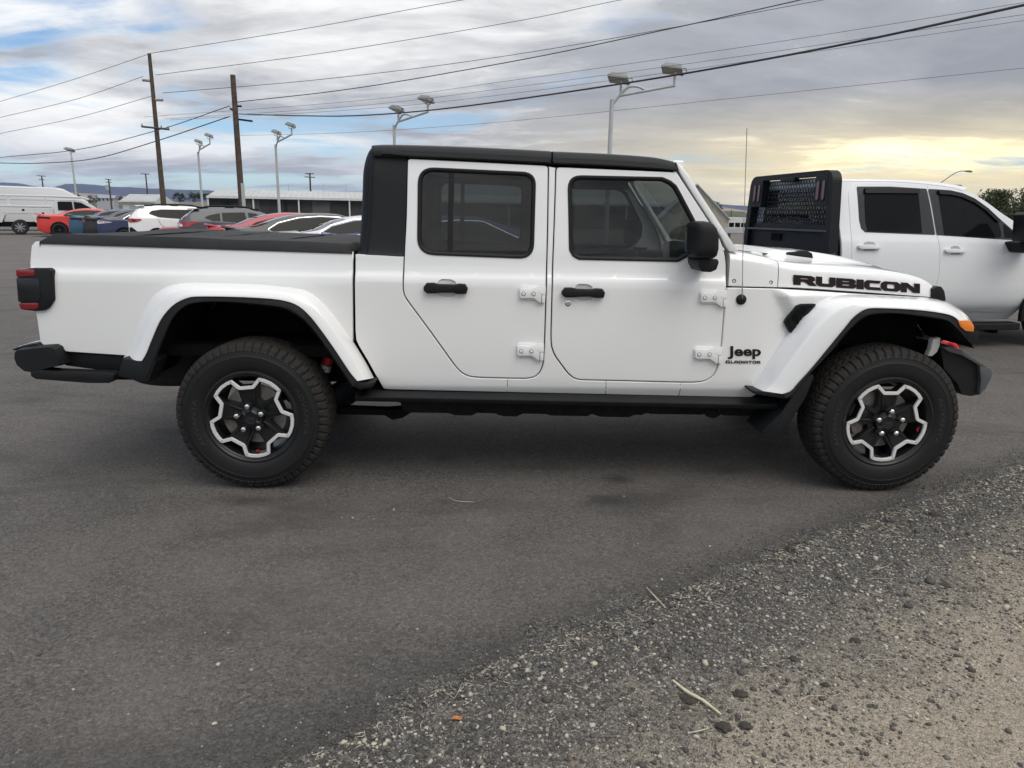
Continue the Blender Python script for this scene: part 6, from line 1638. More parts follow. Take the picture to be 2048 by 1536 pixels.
letters('decal_outline', rub, rub_y, hv, 0.0052, M_INKRED, 0.038, hood)
letters('decal_letter', rub, rub_y, hv, 0.0066, M_INK, 0.0, hood)
def xy6(x, y): return 1080 + x / 4.267, 560 + y / 4.267
gx = [1580, 1624, 1654, 1690, 1726, 1739, 1775, 1809, 1846, 1884]
glad = [(c, xy6(gx[i] + 2, 0)[0], xy6(gx[i + 1] - 2.5, 0)[0]) for i, c in enumerate('GLADIATOR')]
def glad_y(x): s = (x - glad[0][1]) / 70; return xy6(0, 685)[1] + s * 1.0, xy6(0, 710)[1] + s * 1.0
letters('badge_letter', glad, glad_y, body_v, 0.004, M_INK)
def bent_text(body, x0, x1, yt, yb, vf, lift, mat, name, off=0.0, thick=0.0):
    vs, fs = text_mesh(body, off=off)
    a0, a1 = min(v[0] for v in vs), max(v[0] for v in vs); b0, b1 = min(v[1] for v in vs), max(v[1] for v in vs)
    out = []
    for a, b in vs:
        u, z = J.on(x0 + (x1 - x0) * (a - a0) / (a1 - a0), yb + (yt - yb) * (b - b0) / (b1 - b0), vf); out.append((u, vf(u, z) - lift, z))
    return mk(name, out, fs, mat, jeep)
jx0, jy0 = xy6(1603, 565); jx1, jy1 = xy6(1882, 672)
bent_text('Jeep', jx0 - 0.6, jx1 + 0.6, jy0 - 0.6, jy1 + 0.6, body_v, 0.0030, M_INKRED, 'badge_outline', off=0.030)
bent_text('Jeep', jx0, jx1, jy0, jy1, body_v, 0.0046, M_INK, 'badge_word', off=0.020)
ua, za = q(1482, 599)
MB().lathe([(0.028, 0.002), (0.028, -0.006), (0.022, -0.013), (0.012, -0.017), (0.0, -0.018)], 24, 'y', (ua, body_v(ua, za), za)).build('antenna_base', M_BLACK, jeep, smooth=40)
am = [q3(1485, 598, 0.125), q3(1484.5, 590, 0.122), q3(1486, 500, 0.125), q3(1490, 380, 0.135), q3(1494, 256, 0.15)]
MB().tube(smooth_curve(am, 24).tolist(), [0.0034] * 3 + [0.0021] * 21, 6).build('antenna_mast', pbr('antenna_steel', (0.32, 0.31, 0.29), 0.4, metal=0.6), jeep, smooth=60)

# ---- door mirror (near and far)
for sd in (1, -1):
    mv = (lambda p: p) if sd > 0 else (lambda p: (p[0], JW - p[1], p[2]))
    hp = [(1386, 452), (1391, 444), (1400, 442), (1414, 442.5), (1423, 446), (1431, 456), (1435, 470), (1434.5, 500), (1431, 513), (1425, 518), (1388, 516), (1384.5, 510), (1385, 480)]
    pts = [J.at(a, b, -0.045) for a, b in rounded(hp, 3, 3)]
    cx_, cz_ = np.mean(pts, 0); rows = []
    for v, s, du in ((0.115, 0.86, 0.0), (0.108, 0.93, 0.0), (0.06, 0.985, 0.0), (0.0, 1.0, 0.0), (-0.04, 0.985, 0.0), (-0.075, 0.93, 0.002), (-0.094, 0.80, 0.004), (-0.101, 0.6, 0.006), (-0.104, 0.3, 0.006)):
        rows.append([mv((cx_ + (a - cx_) * s + du, v, cz_ + (b - cz_) * s)) for a, b in pts])
    mb = MB().grid(rows, close_u=True); n = len(pts)
    mb.f.append(tuple(range(n))); mb.f.append(tuple((len(rows) - 1) * n + k for k in range(n)))
    mh = mb.build('door_mirror', M_TRIM, jeep, smooth=55)
    uL = min(p[0] for p in pts); zl = [p[1] for p in pts]
    mb = MB().prism([(a, b) for a, b in rounded([(-0.045, min(zl) + 0.03), (0.085, min(zl) + 0.03), (0.085, max(zl) - 0.03), (-0.045, max(zl) - 0.03)], 0.015)], uL - 0.002, uL + 0.006, VZU); mb.v = [mv((a + (0.085 - b) * 0.30, b, c)) for a, b, c in mb.v]
    mb.build('mirror_glass', M_MIRROR, mh)
    bp = rounded([(1391, 516), (1430, 517), (1432, 524), (1427, 538), (1416, 543), (1398, 542), (1391, 528)], 4, 3)
    mb = MB().prism([J.at(a, b, 0.02) for a, b in bp], -0.03, 0.17, UVZ); mb.v = [mv(v) for v in mb.v]
    mb.build('mirror_bracket', M_BLACK, mh, smooth=45, bevel=0.010)

# ---- tail lamp
for sd in (1, -1):
    mv = (lambda p: p) if sd > 0 else (lambda p: (p[0], JW - p[1], p[2]))
    tl = rounded([(33, 539), (60, 536.5), (96, 536.5), (104, 541), (107, 600), (97, 615), (88, 621), (70, 622.5), (41, 619)], [4, 3, 5, 6, 5, 4, 5, 4, 6], 4)
    mb = MB().prism([J.at(a, b, 0.12) for a, b in tl], 0.118, 0.34, UVZ); mb.v = [mv(v) for v in mb.v]
    t = mb.build('tail_lamp', M_BLACK, jeep, smooth=45, bevel=0.010)
    for poly in ([(32.5, 540), (37, 538.5), (66, 539), (69.5, 541), (70, 552), (34, 554)], [(38, 606.5), (75, 606), (77, 608), (76.5, 617), (71, 619), (42.5, 618.5)]):
        mb = MB().prism([J.at(a, b, 0.112) for a, b in rounded(poly, 2, 3)], 0.114, 0.28, UVZ)
        mb.v = [mv((a - 0.004, b, c)) for a, b, c in mb.v]
        mb.build('lamp_lens', M_RED, t, smooth=40, bevel=0.004)
    mb = MB().prism([J.at(a, b, 0.115) for a, b in rounded([(34, 556), (75, 557), (80, 561), (82, 594), (78, 603), (38, 603.5)], 2, 3)], 0.1145, 0.27, UVZ); mb.v = [mv((a - 0.004, b, c)) for a, b, c in mb.v]
    mb.build('lamp_insert', pbr('smoked_lens', (0.015, 0.017, 0.019), 0.18), t, smooth=40, bevel=0.003)

# ---- rear bumper, step pad, bed skirt, rails
def end_taper(profile, v0, v1, sc, name, mat, bev):
    rows = []
    c = np.mean(profile, 0)
    n = len(profile)
    for v, s in ((v0, sc), (v0 + 0.03, 0.5 + sc / 2), (v0 + 0.07, 1.0), (v1 - 0.07, 1.0), (v1 - 0.03, 0.5 + sc / 2), (v1, sc)):
        rows.append([(c[0] + (a - c[0]) * s, v, c[1] + (b - c[1]) * s) for a, b in profile])
    mb = MB().grid(rows, close_u=True)
    mb.f.append(tuple(range(n))); mb.f.append(tuple((len(rows) - 1) * n + k for k in range(n)))
    return mb.build(name, mat, jeep, smooth=40)
rb = rounded([(31, 702), (36, 697), (90, 691), (108, 690), (118, 695), (128, 728), (127, 731), (64, 745), (52, 743), (36, 730), (30.5, 716)], [5, 4, 4, 5, 5, 3, 3, 6, 5, 5, 5], 3)
bumper = end_taper([J.at(a, b, 0.10) for a, b in rb], 0.075, JW - 0.075, 0.90, 'rear_bumper', M_TRIM, 0)
pad = [J.at(a, b, 0.2) for a, b in [(40, 694), (58, 688), (84, 683), (92, 686), (90, 691), (40, 697.5)]]
mb = MB().prism(pad, 0.14, 0.52, UVZ); mb.build('step_pad', M_BLACK, bumper, bevel=0.003)
mb = MB()
for i in range(5):
    for k in range(8):
        u = pad[0][0] + 0.015 + i * 0.027 + (k % 2) * 0.012; v = 0.16 + k * 0.045; z = float(np.interp(u, [pad[0][0], pad[1][0], pad[2][0]], [pad[0][1], pad[1][1], pad[2][1]])) + 0.001
        mb.box((u, v, z), (u + 0.007, v + 0.034, z + 0.004))
mb.build('tread_bar', M_CHROME, bumper)
sk = [J.at(a, b, 0.17) for a, b in [(128, 704), (246, 712), (240, 743), (212, 742), (130, 731)]]
MB().prism(sk, 0.168, 0.30, UVZ).build('bed_skirt', M_BLACK, jeep, smooth=40, bevel=0.006)
sr = rounded([(63, 742), (84, 738.5), (110, 741.5), (222, 746), (229, 750), (229.5, 758), (222, 765), (180, 765), (75, 757), (66, 752)], [4, 4, 3, 4, 3, 3, 5, 3, 4, 4], 3)
mb = MB().prism([J.at(a, b, 0.09) for a, b in sr], 0.075, 0.16, UVZ); st = mb.build('bed_rail', M_TRIM, jeep, smooth=40, bevel=0.012); mirror_obj(st, JW)
# rock rail below the doors
pr = [(712, 781), (1015, 787.5), (1500, 797), (1552, 800), (1548, 823), (1511, 820.5), (1160, 813), (780, 805.5), (712, 804)]
rows = []
for t in np.linspace(0, 1, 14):
    px = 713 + (1550 - 713) * t; yt = np.interp(px, [712, 1015, 1500, 1552], [780.5, 786.5, 796, 797]); yb = np.interp(px, [712, 780, 1160, 1511, 1552], [804, 805.5, 813, 820.5, 822])
    u0, z0 = J.at(px, yt, 0.155); u1, z1 = J.at(px, yb, 0.13); h = z0 - z1
    rows.append([(u0, 0.22, z0), (u0, 0.160, z0), (u0, 0.135, z0 - h * 0.10), (u0, 0.112, z0 - h * 0.36), (u0, 0.110, z0 - h * 0.46), (u0, 0.118, z0 - h * 0.75), (u0, 0.135, z1 + 0.004), (u0, 0.20, z1), (u0, 0.25, z1 + 0.01)])
mb = MB().grid(rows); m = len(rows[0]); mb.f.append(tuple(range(m))); mb.f.append(tuple((len(rows) - 1) * m + k for k in range(m - 1, -1, -1)))
rr = mb.build('rock_rail', M_TRIM, jeep, smooth=30); mirror_obj(rr, JW)

# ---- wheel housings and underbody
def liner(curve, depth_v, name):
    c = smooth_curve(curve, 40)
    pts = [J.at(a, b, 0.06) for a, b in c]
    rows = [[(u, v, z + 0.01) for u, z in pts] for v in (0.05, 0.2, 0.4, depth_v)]
    mb = MB().grid(rows); n = len(pts); b0 = len(mb.v)
    mb.add([(u, depth_v, z) for u, z in pts], [tuple(range(n))])
    o = mb.build(name, M_DARK, jeep, smooth=60, fix=False); mirror_obj(o, JW); return o
liner(RF_INB + [(722, 800)], 0.62, 'wheel_liner')
liner([(1560, 840)] + FF_INB + [(1945, 700)], 0.50, 'wheel_liner')
z_at = lambda px, py, v: J.at(px, py, v)
rng = random.Random(4)
mb = MB()
mb.box((-1.05, 0.52, 0.50), (3.85, 0.62, 0.64)).box((-1.05, JW - 0.62, 0.50), (3.85, JW - 0.52, 0.64))
mb.box((0.65, 0.36, 0.43), (1.5, 0.52, 0.52)).box((1.55, 0.30, 0.425), (2.35, 0.52, 0.50)).box((2.35, 0.28, 0.44), (2.75, 0.5, 0.50))
mb.build('frame_rail', M_DARK, jeep, bevel=0.01)
mb = MB()
for a0, a1, b in ((800, 925, 822), (890, 960, 827), (940, 1110, 824), (985, 1050, 829), (1080, 1190, 827.5), (1150, 1300, 826), (1180, 1275, 833), (1280, 1420, 827), (1405, 1442, 836), (1425, 1560, 828)):
    (u0, z0), (u1, _) = J.at(a0, b, 0.34), J.at(a1, b, 0.34)
    mb.prism(rounded([(u0, z0 + 0.09), (u0 + 0.02, z0 + 0.012), (u0 + 0.06, z0), (u1 - 0.05, z0 - 0.002), (u1 - 0.01, z0 + 0.018), (u1, z0 + 0.09)], 0.012), 0.30 + rng.random() * 0.04, 0.5, UVZ)
for k in range(26):
    u = 0.75 + k * 0.075 + rng.random() * 0.03; z = 0.445 + rng.random() * 0.02
    mb.lathe([(0.012, 0.0), (0.012, -0.02), (0.0, -0.022)], 8, 'z', (u, 0.32 + rng.random() * 0.05, z))
mb.build('skid_plate', pbr('grimy_steel', (0.012, 0.011, 0.010), 0.75, spec=0.2, var=0.6, vscale=25), jeep, smooth=40)
tr_ = rounded([J.at(a, b, 0.36) for a, b in [(672, 814), (775, 818), (806, 815), (826, 822), (806, 834), (786, 838), (770, 829), (674, 827)]], 0.01)
MB().prism(tr_, 0.34, 0.42, UVZ).build('trailing_arm', M_DARK, jeep, smooth=40, bevel=0.006)
mb = MB()
for x in (0.0, 3.455):
    mb.tube([(x, 0.3, 0.40), (x, JW - 0.3, 0.40)], 0.045, 12).lathe([(0.0, -0.17), (0.10, -0.13), (0.15, -0.04), (0.15, 0.04), (0.10, 0.13), (0.0, 0.17)], 16, 'x', (x, JW / 2 + 0.1, 0.40))
mb.tube([(0.1, JW / 2 + 0.1, 0.42), (1.9, JW / 2, 0.50)], 0.04, 10).tube([(2.2, JW / 2 + 0.05, 0.50), (3.35, JW / 2 + 0.1, 0.43)], 0.03, 10)
mb.build('axle', M_DARK, jeep, smooth=40)
MB().box((0.9, 0.7, 0.43), (2.3, JW - 0.7, 0.62)).box((2.6, 0.6, 0.48), (3.7, JW - 0.6, 0.85)).build('drivetrain', M_DARK, jeep, bevel=0.03)
# spare tyre slung under the bed
MB().lathe([(0.20, -0.12), (0.33, -0.13), (0.39, -0.09), (0.395, 0.0), (0.39, 0.09), (0.33, 0.13), (0.20, 0.12)], 36, 'z', (-0.62, JW / 2 - 0.1, 0.60), closed=True).build('spare_tyre', pbr('tyre_rubber', (0.02, 0.019, 0.018), 0.8, var=0.3, vscale=30), jeep, smooth=50)
# shock absorbers with printed bands
for (a, b, c, d, v) in ((661, 704, 640, 772, 0.30), (1668, 703, 1655, 780, 0.34)):
    p0, p1 = Vector(q3(a, b, v)), Vector(q3(c, d, v)); dd = (p1 - p0)
    s = MB().tube([p0 - dd * 0.6, p0 + dd * 0.1], 0.018, 12).tube([p0 + dd * 0.1, p1], 0.03, 14).build('shock_absorber', M_DARK, jeep, smooth=50)
    if a < 1000:
        MB().tube([p0 + dd * 0.14, p0 + dd * 0.34], 0.0306, 14, cap=False).build('shock_band', pbr('shock_red', (0.42, 0.01, 0.02), 0.4), s, smooth=50)
    MB().tube([p0 + dd * (0.37 if a < 1000 else 0.16), p0 + dd * (0.55 if a < 1000 else 0.24)], 0.0306, 14, cap=False).build('shock_band', pbr('shock_print', (0.34, 0.34, 0.33), 0.5, var=0.9, vscale=60), s, smooth=50)
# mud flap
mf = [(1603, 757), (1623, 748), (1627, 752), (1612, 790), (1585, 836), (1555, 870), (1541, 879), (1521, 866), (1560, 826), (1585, 790)]
MB().prism([J.at(a, b, 0.06) for a, b in rounded(mf, 3, 3)], 0.052, 0.30, UVZ).build('mud_flap', M_TRIM, jeep, smooth=40, bevel=0.004)
# ---- front bumper
fb = rounded([(1873, 692), (1884, 689), (1908, 694), (1958, 724), (1981, 735), (1984.5, 742), (1984, 752), (1972, 778), (1958, 790), (1936, 794), (1918, 788), (1908, 765), (1880, 735)], [3, 4, 5, 6, 5, 3, 4, 6, 6, 6, 6, 8, 6], 3)
fbo = end_taper([J.at(a - max(0, a - 1950) * 0.15, b, 0.15) for a, b in fb], 0.13, JW - 0.13, 0.93, 'front_bumper', M_BLACK, 0)
M_BUMPGREY = pbr('bumper_lit_grey', (0.075, 0.078, 0.082), 0.42, var=0.15, vscale=8)  # lighter copy of the bumper black, paints its lit top surface
cap_t = rounded([(1874, 692), (1890, 690), (1910, 697), (1957, 727), (1952, 731), (1938, 722), (1912, 707), (1886, 700)], 2, 3)
MB().prism([J.at(a, b, 0.16) for a, b in cap_t], 0.105, 0.30, UVZ).build('bumper_lit_face', M_BUMPGREY, fbo, smooth=40, bevel=0.006)
cap_f = rounded([(1958, 729), (1979, 736), (1983, 743), (1982, 752), (1970, 777), (1957, 788), (1961, 760)], 2, 3)
MB().prism([J.at(a - 2, b, 0.12) for a, b in cap_f], 0.106, 0.30, UVZ).build('bumper_lit_face', M_BUMPGREY, fbo, smooth=40, bevel=0.006)
hk = smooth_curve([(1884, 694), (1890, 686), (1898, 685.5), (1906, 690), (1911, 698)], 12)
MB().tube([q3(a, b, 0.55) for a, b in hk], 0.020, 10).build('tow_hook', pbr('hook_red', (0.55, 0.02, 0.03), 0.4), fbo, smooth=50)
wt = [J.at(a, b, 0.13) for a, b in [(1866, 678), (1881, 675), (1880, 690), (1874, 704), (1864, 713), (1855, 712), (1862, 698)]]
MB().prism(wt, 0.128, 0.17, UVZ).build('washer_bottle', pbr('milky_plastic', (0.62, 0.61, 0.55), 0.5), jeep, smooth=40, bevel=0.004)
mb = MB().box((3.78, 0.30, 0.56), (3.95, JW - 0.30, 0.80)); mb.build('bumper_mount', M_DARK, jeep, bevel=0.02)

# ---- seats, dash, steering wheel
def seat(u, v, name, w=0.5, head=True):
    s = empty(name, (0, 0, 0), 0, jeep)
    pr_ = lambda pts, a, b: MB().prism(pts, a, b, UVZ)
    pr_(rounded([(u, 0.72), (u + 0.5, 0.76), (u + 0.52, 0.86), (u + 0.05, 0.86)], 0.04), v - w / 2, v + w / 2).build('cushion', M_CLOTH, s, smooth=40, bevel=0.03)
    pr_(rounded([(u + 0.02, 0.80), (u + 0.13, 0.82), (u - 0.03, 1.36), (u - 0.08, 1.40), (u - 0.15, 1.36)], 0.04), v - w / 2, v + w / 2).build('backrest', M_CLOTH, s, smooth=40, bevel=0.04)
    if head:
        for vv in ((v,) if w < 0.7 else (v - 0.45, v + 0.45)):
            pr_(rounded([(u - 0.17, 1.44), (u - 0.07, 1.43), (u - 0.09, 1.63), (u - 0.18, 1.63)], 0.04), vv - 0.13, vv + 0.13).build('headrest', M_CLOTH, s, smooth=40, bevel=0.035)
    return s
us = q(1230, 600)[0]
seat(us - 0.18, 0.56, 'front_seat'); seat(us - 0.18, JW - 0.56, 'front_seat')
seat(ucab0 + 0.26, JW / 2, 'rear_seat', 1.3)
ud = q(1400, 560)[0]
mb = MB().prism(rounded([(ud - 0.06, 0.9), (ud + 0.35, 0.9), (ud + 0.35, 1.17), (ud + 0.05, 1.20), (ud - 0.06, 1.14)], 0.04), 0.24, JW - 0.24, UVZ); mb.build('dashboard', M_CLOTH, jeep, smooth=40, bevel=0.02)
sw = []
cw = Vector((ud - 0.22, JW - 0.56, 1.10)); ax = Vector((0.85, 0, -0.45)).normalized(); a1 = Vector((0, 1, 0)); a2 = ax.cross(a1)
MB().tube([cw + (a1 * cos(2 * pi * k / 24) + a2 * sin(2 * pi * k / 24)) * 0.185 for k in range(25)], 0.016, 8, cap=False).tube([cw - a1 * 0.18, cw + a1 * 0.18], 0.018, 8).tube([cw, cw + ax * 0.25], 0.03, 8).build('steering_wheel', M_CLOTH, jeep, smooth=60)

# ---- wheels
TYRE_R = 0.4035
M_TYRE = bpy.data.materials.new('tyre_rubber_dusty'); M_TYRE.use_nodes = True
nt = NT(M_TYRE.node_tree); b = M_TYRE.node_tree.nodes['Principled BSDF']
co = nt.n('ShaderNodeTexCoord').outputs['Object']
x_, y_, z_ = nt.sep(co)
rad = nt.math('SQRT', nt.math('ADD', nt.math('MULTIPLY', x_, x_), nt.math('MULTIPLY', z_, z_)))
dust = nt.math('MULTIPLY', nt.step(rad, 0.352, 0.405), nt.math('ADD', 0.35, nt.noise(co, 22, 5.0, 0.7)))
nt.put(b.inputs['Base Color'], nt.mix(dust, nt.mix(nt.noise(co, 9, 4.0), (0.008, 0.008, 0.0085), (0.014, 0.014, 0.014)), (0.032, 0.028, 0.024)))
b.inputs['Specular IOR Level'].default_value = 0.3
nt.put(b.inputs['Roughness'], nt.math('ADD', 0.55, nt.math('MULTIPLY', dust, 0.4)))
nt.put(b.inputs['Normal'], nt.n('ShaderNodeBump', i_Strength=0.3, i_Distance=0.001, i_Height=nt.noise(co, 260, 3.0)).outputs[0])
prof = [(0.232, 0.040), (0.243, 0.020), (0.252, 0.013), (0.258, 0.014), (0.262, 0.0105), (0.285, 0.004), (0.310, 0.001), (0.328, 0.001), (0.3295, -0.0005), (0.333, 0.002), (0.345, 0.004), (0.3555, 0.007), (0.3565, 0.0045), (0.360, 0.0085), (0.372, 0.013), (0.383, 0.018), (0.3925, 0.026)]
NA = 330
tread = [(0.398, 0.036), (0.4005, 0.046), (0.402, 0.060), (0.402, 0.066), (0.4025, 0.072), (0.4028, 0.086), (0.403, 0.100), (0.403, 0.106), (0.403, 0.112), (0.4033, 0.126), (0.4035, 0.139), (0.4035, 0.1425), (0.4035, 0.146)]
tread = tread + [(r_, 0.285 - y) for r_, y in tread[::-1]]
full = prof + tread + [(r_, 0.285 - y) for r_, y in prof[::-1]]
V, Fc = [], []
npf, ntd = len(prof), len(tread)
for i, (r_, y) in enumerate(full):
    for k in range(NA):
        rr_, yy = r_, y; th = 2 * pi * k / NA
        j = i - npf
        if 0 <= j < ntd:
            jj = min(j, ntd - 1 - j); sgn = 1 if j < ntd / 2 else -1
            groove = 0.0
            ph = (k + (2 if sgn < 0 else 0)) % 6
            if jj in (3, 7): groove = 0.010; yy += 0.004 * (1 if (k % 6) < 3 else -0.5)
            elif jj <= 2: groove = 0.011 if ph == 0 else (0.003 if ph == 3 else 0)
            elif jj <= 6: groove = 0.009 if (k + jj) % 6 == 2 else 0
            else: groove = 0.009 if (k - jj) % 6 == 4 else 0
            if jj == 11: groove = max(groove, 0.006)
            rr_ -= groove
        elif i < npf or i >= npf + ntd:
            m_ = i if i < npf else len(full) - 1 - i
            if m_ >= 14:
                ph = (k + (2 if i > npf else 0)) % 6
                if ph == 0 or (ph == 1 and m_ == 14): rr_ -= 0.008; yy += 0.005 if i < npf else -0.005
            elif m_ in (12,):
                if k % 3 == 0: rr_ += 0.004
            elif m_ == 13 and (k % 6) in (2, 3): yy -= 0.0015 if i < npf else -0.0015
        V.append((rr_ * cos(th), yy, rr_ * sin(th)))
for i in range(len(full) - 1):
    for k in range(NA):
        Fc.append((i * NA + k, i * NA + (k + 1) % NA, (i + 1) * NA + (k + 1) % NA, (i + 1) * NA + k))
M_RIM = pbr('rim_satin_black', (0.010, 0.0105, 0.011), 0.34, spec=0.4, var=0.3, vscale=20, rvar=0.15)
M_ROTOR = pbr('brake_disc', (0.34, 0.31, 0.28), 0.5, metal=0.4, var=0.4, vscale=20)
M_RIMTRIM = pbr('machined_trim', (0.74, 0.725, 0.70), 0.4, metal=0.25, rvar=0.1)
def star(rot, d=0.0):
    pts = []
    for k in range(5):
        c = R(-90 + 72 * k + rot)
        for a, r_ in ((-25.3, 0.176), (-17.5, 0.2245), (-9, 0.2275), (0, 0.2285), (9, 0.2275), (17.5, 0.2245), (25.3, 0.176)):
            pts.append((r_ * cos(c + R(a)), r_ * sin(c + R(a))))
    return pts
def make_wheel(name, rot):
    w = empty(name, (0, 0, 0), 0, jeep)
    mk('tyre', [(a * kk, b_, c * kk) for a, b_, c in V for kk in ((0.25 + (math.hypot(a, c) - 0.25) * 1.058) / math.hypot(a, c),)], Fc, M_TYRE, w, smooth=30)
    # barrel with outer lip
    MB().lathe([(0.238, 0.05), (0.244, 0.024), (0.250, 0.017), (0.252, 0.013), (0.248, 0.0115), (0.242, 0.014), (0.238, 0.020), (0.232, 0.022), (0.226, 0.030), (0.222, 0.042), (0.212, 0.06), (0.207, 0.12), (0.205, 0.24), (0.215, 0.25)], 72, 'y', cap=False).build('rim', M_RIM, w, smooth=35)
    so = star(rot)
    # spider: star-shaped face with five windows
    wins = []
    for k in range(5):
        c = R(-90 + 72 * k + rot)
        wq = [(0.205, -14.5), (0.209, 0), (0.205, 14.5), (0.168, 17.5), (0.100, 9.0), (0.094, 0), (0.100, -9.0), (0.168, -17.5)]
        wins.append(rounded([(r_ * cos(c + R(a)), r_ * sin(c + R(a))) for r_, a in wq], 0.006, 2))
    def dish(a, b, k):
        r_ = math.hypot(a, b); y = 0.026 + 0.020 * max(0, 1 - ((r_ - 0.05) / 0.16) ** 2) * (1 if r_ > 0.05 else 1)
        return (a, y + k * 0.045, b)
    # outer notch windows between star and lip stay open to the dark barrel
    fill_mesh('spokes', [p for p in rounded(so, 0.004, 2)], wins, dish, M_RIM, w, thick=1)
    for k in range(5):                       # raised centre rib pair on every spoke
        c = R(-54 + 72 * k + rot); mb = MB()
        for s in (-1, 1):
            p = [(0.062 * cos(c + s * R(17)), 0.062 * sin(c + s * R(17))), (0.165 * cos(c + s * R(15)), 0.165 * sin(c + s * R(15)))]
            nx, nz = -sin(c) * 0.006, cos(c) * 0.006
            mb.add([(p[0][0] - nx, dish(*p[0], 0)[1] - 0.009, p[0][1] - nz), (p[0][0] + nx, dish(*p[0], 0)[1] - 0.009, p[0][1] + nz), (p[1][0], dish(*p[1], 0)[1] - 0.003, p[1][1]),
                    (p[0][0] - 2.4 * nx, dish(*p[0], 0)[1] + 0.003, p[0][1] - 2.4 * nz), (p[0][0] + 2.4 * nx, dish(*p[0], 0)[1] + 0.003, p[0][1] + 2.4 * nz), (p[1][0] + nx * 0.5, dish(*p[1], 0)[1] + 0.003, p[1][1] + nz * 0.5), (p[1][0] - nx * 0.5, dish(*p[1], 0)[1] + 0.003, p[1][1] - nz * 0.5)],
                   [(0, 1, 2), (0, 2, 6, 3), (1, 4, 5, 2), (0, 3, 4, 1), (2, 5, 6)])
        mb.build('spoke_rib', M_RIM, w)
    sp = rounded(so, 0.005, 3)
    if area2(sp) < 0: sp = sp[::-1]
    inn = offset(sp, 0.0178)[0]; o1 = offset(sp, 0.0012)[0]; i1 = offset(sp, 0.0166)[0]; n = len(sp)
    rows = [[(a, 0.026, b) for a, b in sp], [(a, 0.0172, b) for a, b in sp], [(a, 0.0158, b) for a, b in o1], [(a, 0.0158, b) for a, b in i1], [(a, 0.0172, b) for a, b in inn], [(a, 0.028, b) for a, b in inn]]
    MB().grid(rows, close_u=True).build('rim_trim', M_RIMTRIM, w, smooth=30)
    MB().lathe([(0.062, 0.030), (0.060, 0.018), (0.045, 0.014), (0.040, 0.010), (0.036, 0.007), (0.034, 0.0055), (0.030, 0.0065), (0.0, 0.006)], 40, 'y').build('hub_cap', M_RIM, w, smooth=35)
    vs, fs = text_mesh('Jeep', off=0.03); a0, a1 = min(v[0] for v in vs), max(v[0] for v in vs)
    s = 0.040 / (a1 - a0)
    mk('hub_lettering', [((a - (a0 + a1) / 2) * s, 0.0052, (b_ - 0.25) * s) for a, b_ in vs], fs, pbr('hub_letter_grey', (0.035, 0.035, 0.036), 0.4), w)
    for k in range(5):
        c = R(-54 + 72 * k + rot); p = (0.0685 * cos(c), 0, 0.0685 * sin(c))
        MB().lathe([(0.021, 0.022), (0.021, 0.012), (0.018, 0.0115), (0.018, 0.022)], 18, 'y', p, cap=False).build('lug_pocket', M_RIM, w, smooth=40)
        nut = MB().lathe([(0.0165, 0.022), (0.0165, -0.010), (0.0138, -0.018), (0.007, -0.0215), (0.0, -0.022)], 6, 'y', p).build('lug_nut', M_CHROME, w, smooth=50, bevel=0.001)
    MB().lathe([(0.165, 0.100), (0.165, 0.112), (0.05, 0.112), (0.05, 0.100)], 48, 'y', closed=True).build('brake_disc', M_ROTOR, w, smooth=35)
    mb = MB()
    for k in range(9):
        a = R(150 + k * 9); rows_ = None
    ring = [(r_ * cos(R(155 + 8 * k)), r_ * sin(R(155 + 8 * k))) for k in range(9) for r_ in (0.175,)]
    ring2 = [(0.115 * cos(R(155 + 8 * k)), 0.115 * sin(R(155 + 8 * k))) for k in range(9)][::-1]
    MB().prism(ring + ring2, 0.075, 0.14, UVZ).build('brake_caliper', pbr('caliper_iron', (0.20, 0.17, 0.145), 0.7, var=0.5, vscale=30), w, smooth=40, bevel=0.006)
    # raised tyre lettering, two runs
    vs, fs = text_mesh('ADVANTA', off=0.0); a0, a1 = min(v[0] for v in vs), max(v[0] for v in vs)
    for base in (186, 8):
        out = []
        for a, b_ in vs:
            t = (a - a0) / (a1 - a0); th = R(base + 26 - 52 * t); r_ = 0.288 + b_ * 0.034
            yv = float(np.interp(r_, [0.285, 0.310, 0.328], [0.004, 0.001, 0.001])) - 0.0009
            out.append((r_ * cos(th), yv, r_ * sin(th)))
        mk('tyre_lettering', out, fs, pbr('tyre_letter', (0.027, 0.027, 0.027), 0.5), w)
    # small red off-roader mark on the rim's lower window
    c = R(-90 + (0 if name == 'wheel' else 0))
    return w
def place_wheel(w, u, v, flip, rot):
    w.location = (u, v, 0.4125)
    w.rotation_euler = (0, rot, pi if flip else 0)
wr = make_wheel('wheel', 5.5)
place_wheel(wr, 0.004, 0.030, False, 0)
wf = copy_tree(wr, jeep); place_wheel(wf, 3.478, 0.030, False, R(5))
for u in (0.004, 3.470):
    wc = copy_tree(wr, jeep); place_wheel(wc, u, JW - 0.030, True, R(20))
# red mark (little off-roader silhouette) inside one window of each near wheel
jm = [(-0.016, -0.004), (-0.016, 0.003), (-0.010, 0.004), (-0.008, 0.0095), (0.003, 0.0095), (0.005, 0.004), (0.015, 0.003), (0.016, -0.004), (0.011, -0.004), (0.009, -0.007), (0.006, -0.004), (-0.005, -0.004), (-0.008, -0.007), (-0.011, -0.004)]
for w, ang in ((wr, -84.5), (wf, -8)):
    c = R(ang); r0 = 0.196
    ex, ez = (-sin(c), cos(c)), (-cos(c), -sin(c))
    pts = [(r0 * cos(c) + ex[0] * a * 0.95 + ez[0] * b_ * 0.9, 0.036, r0 * sin(c) + ex[1] * a * 0.95 + ez[1] * b_ * 0.9) for a, b_ in jm]
    mk('rim_mark', pts, [tuple(range(len(pts)))], pbr('rim_mark_red', (0.30, 0.012, 0.012), 0.5), w)

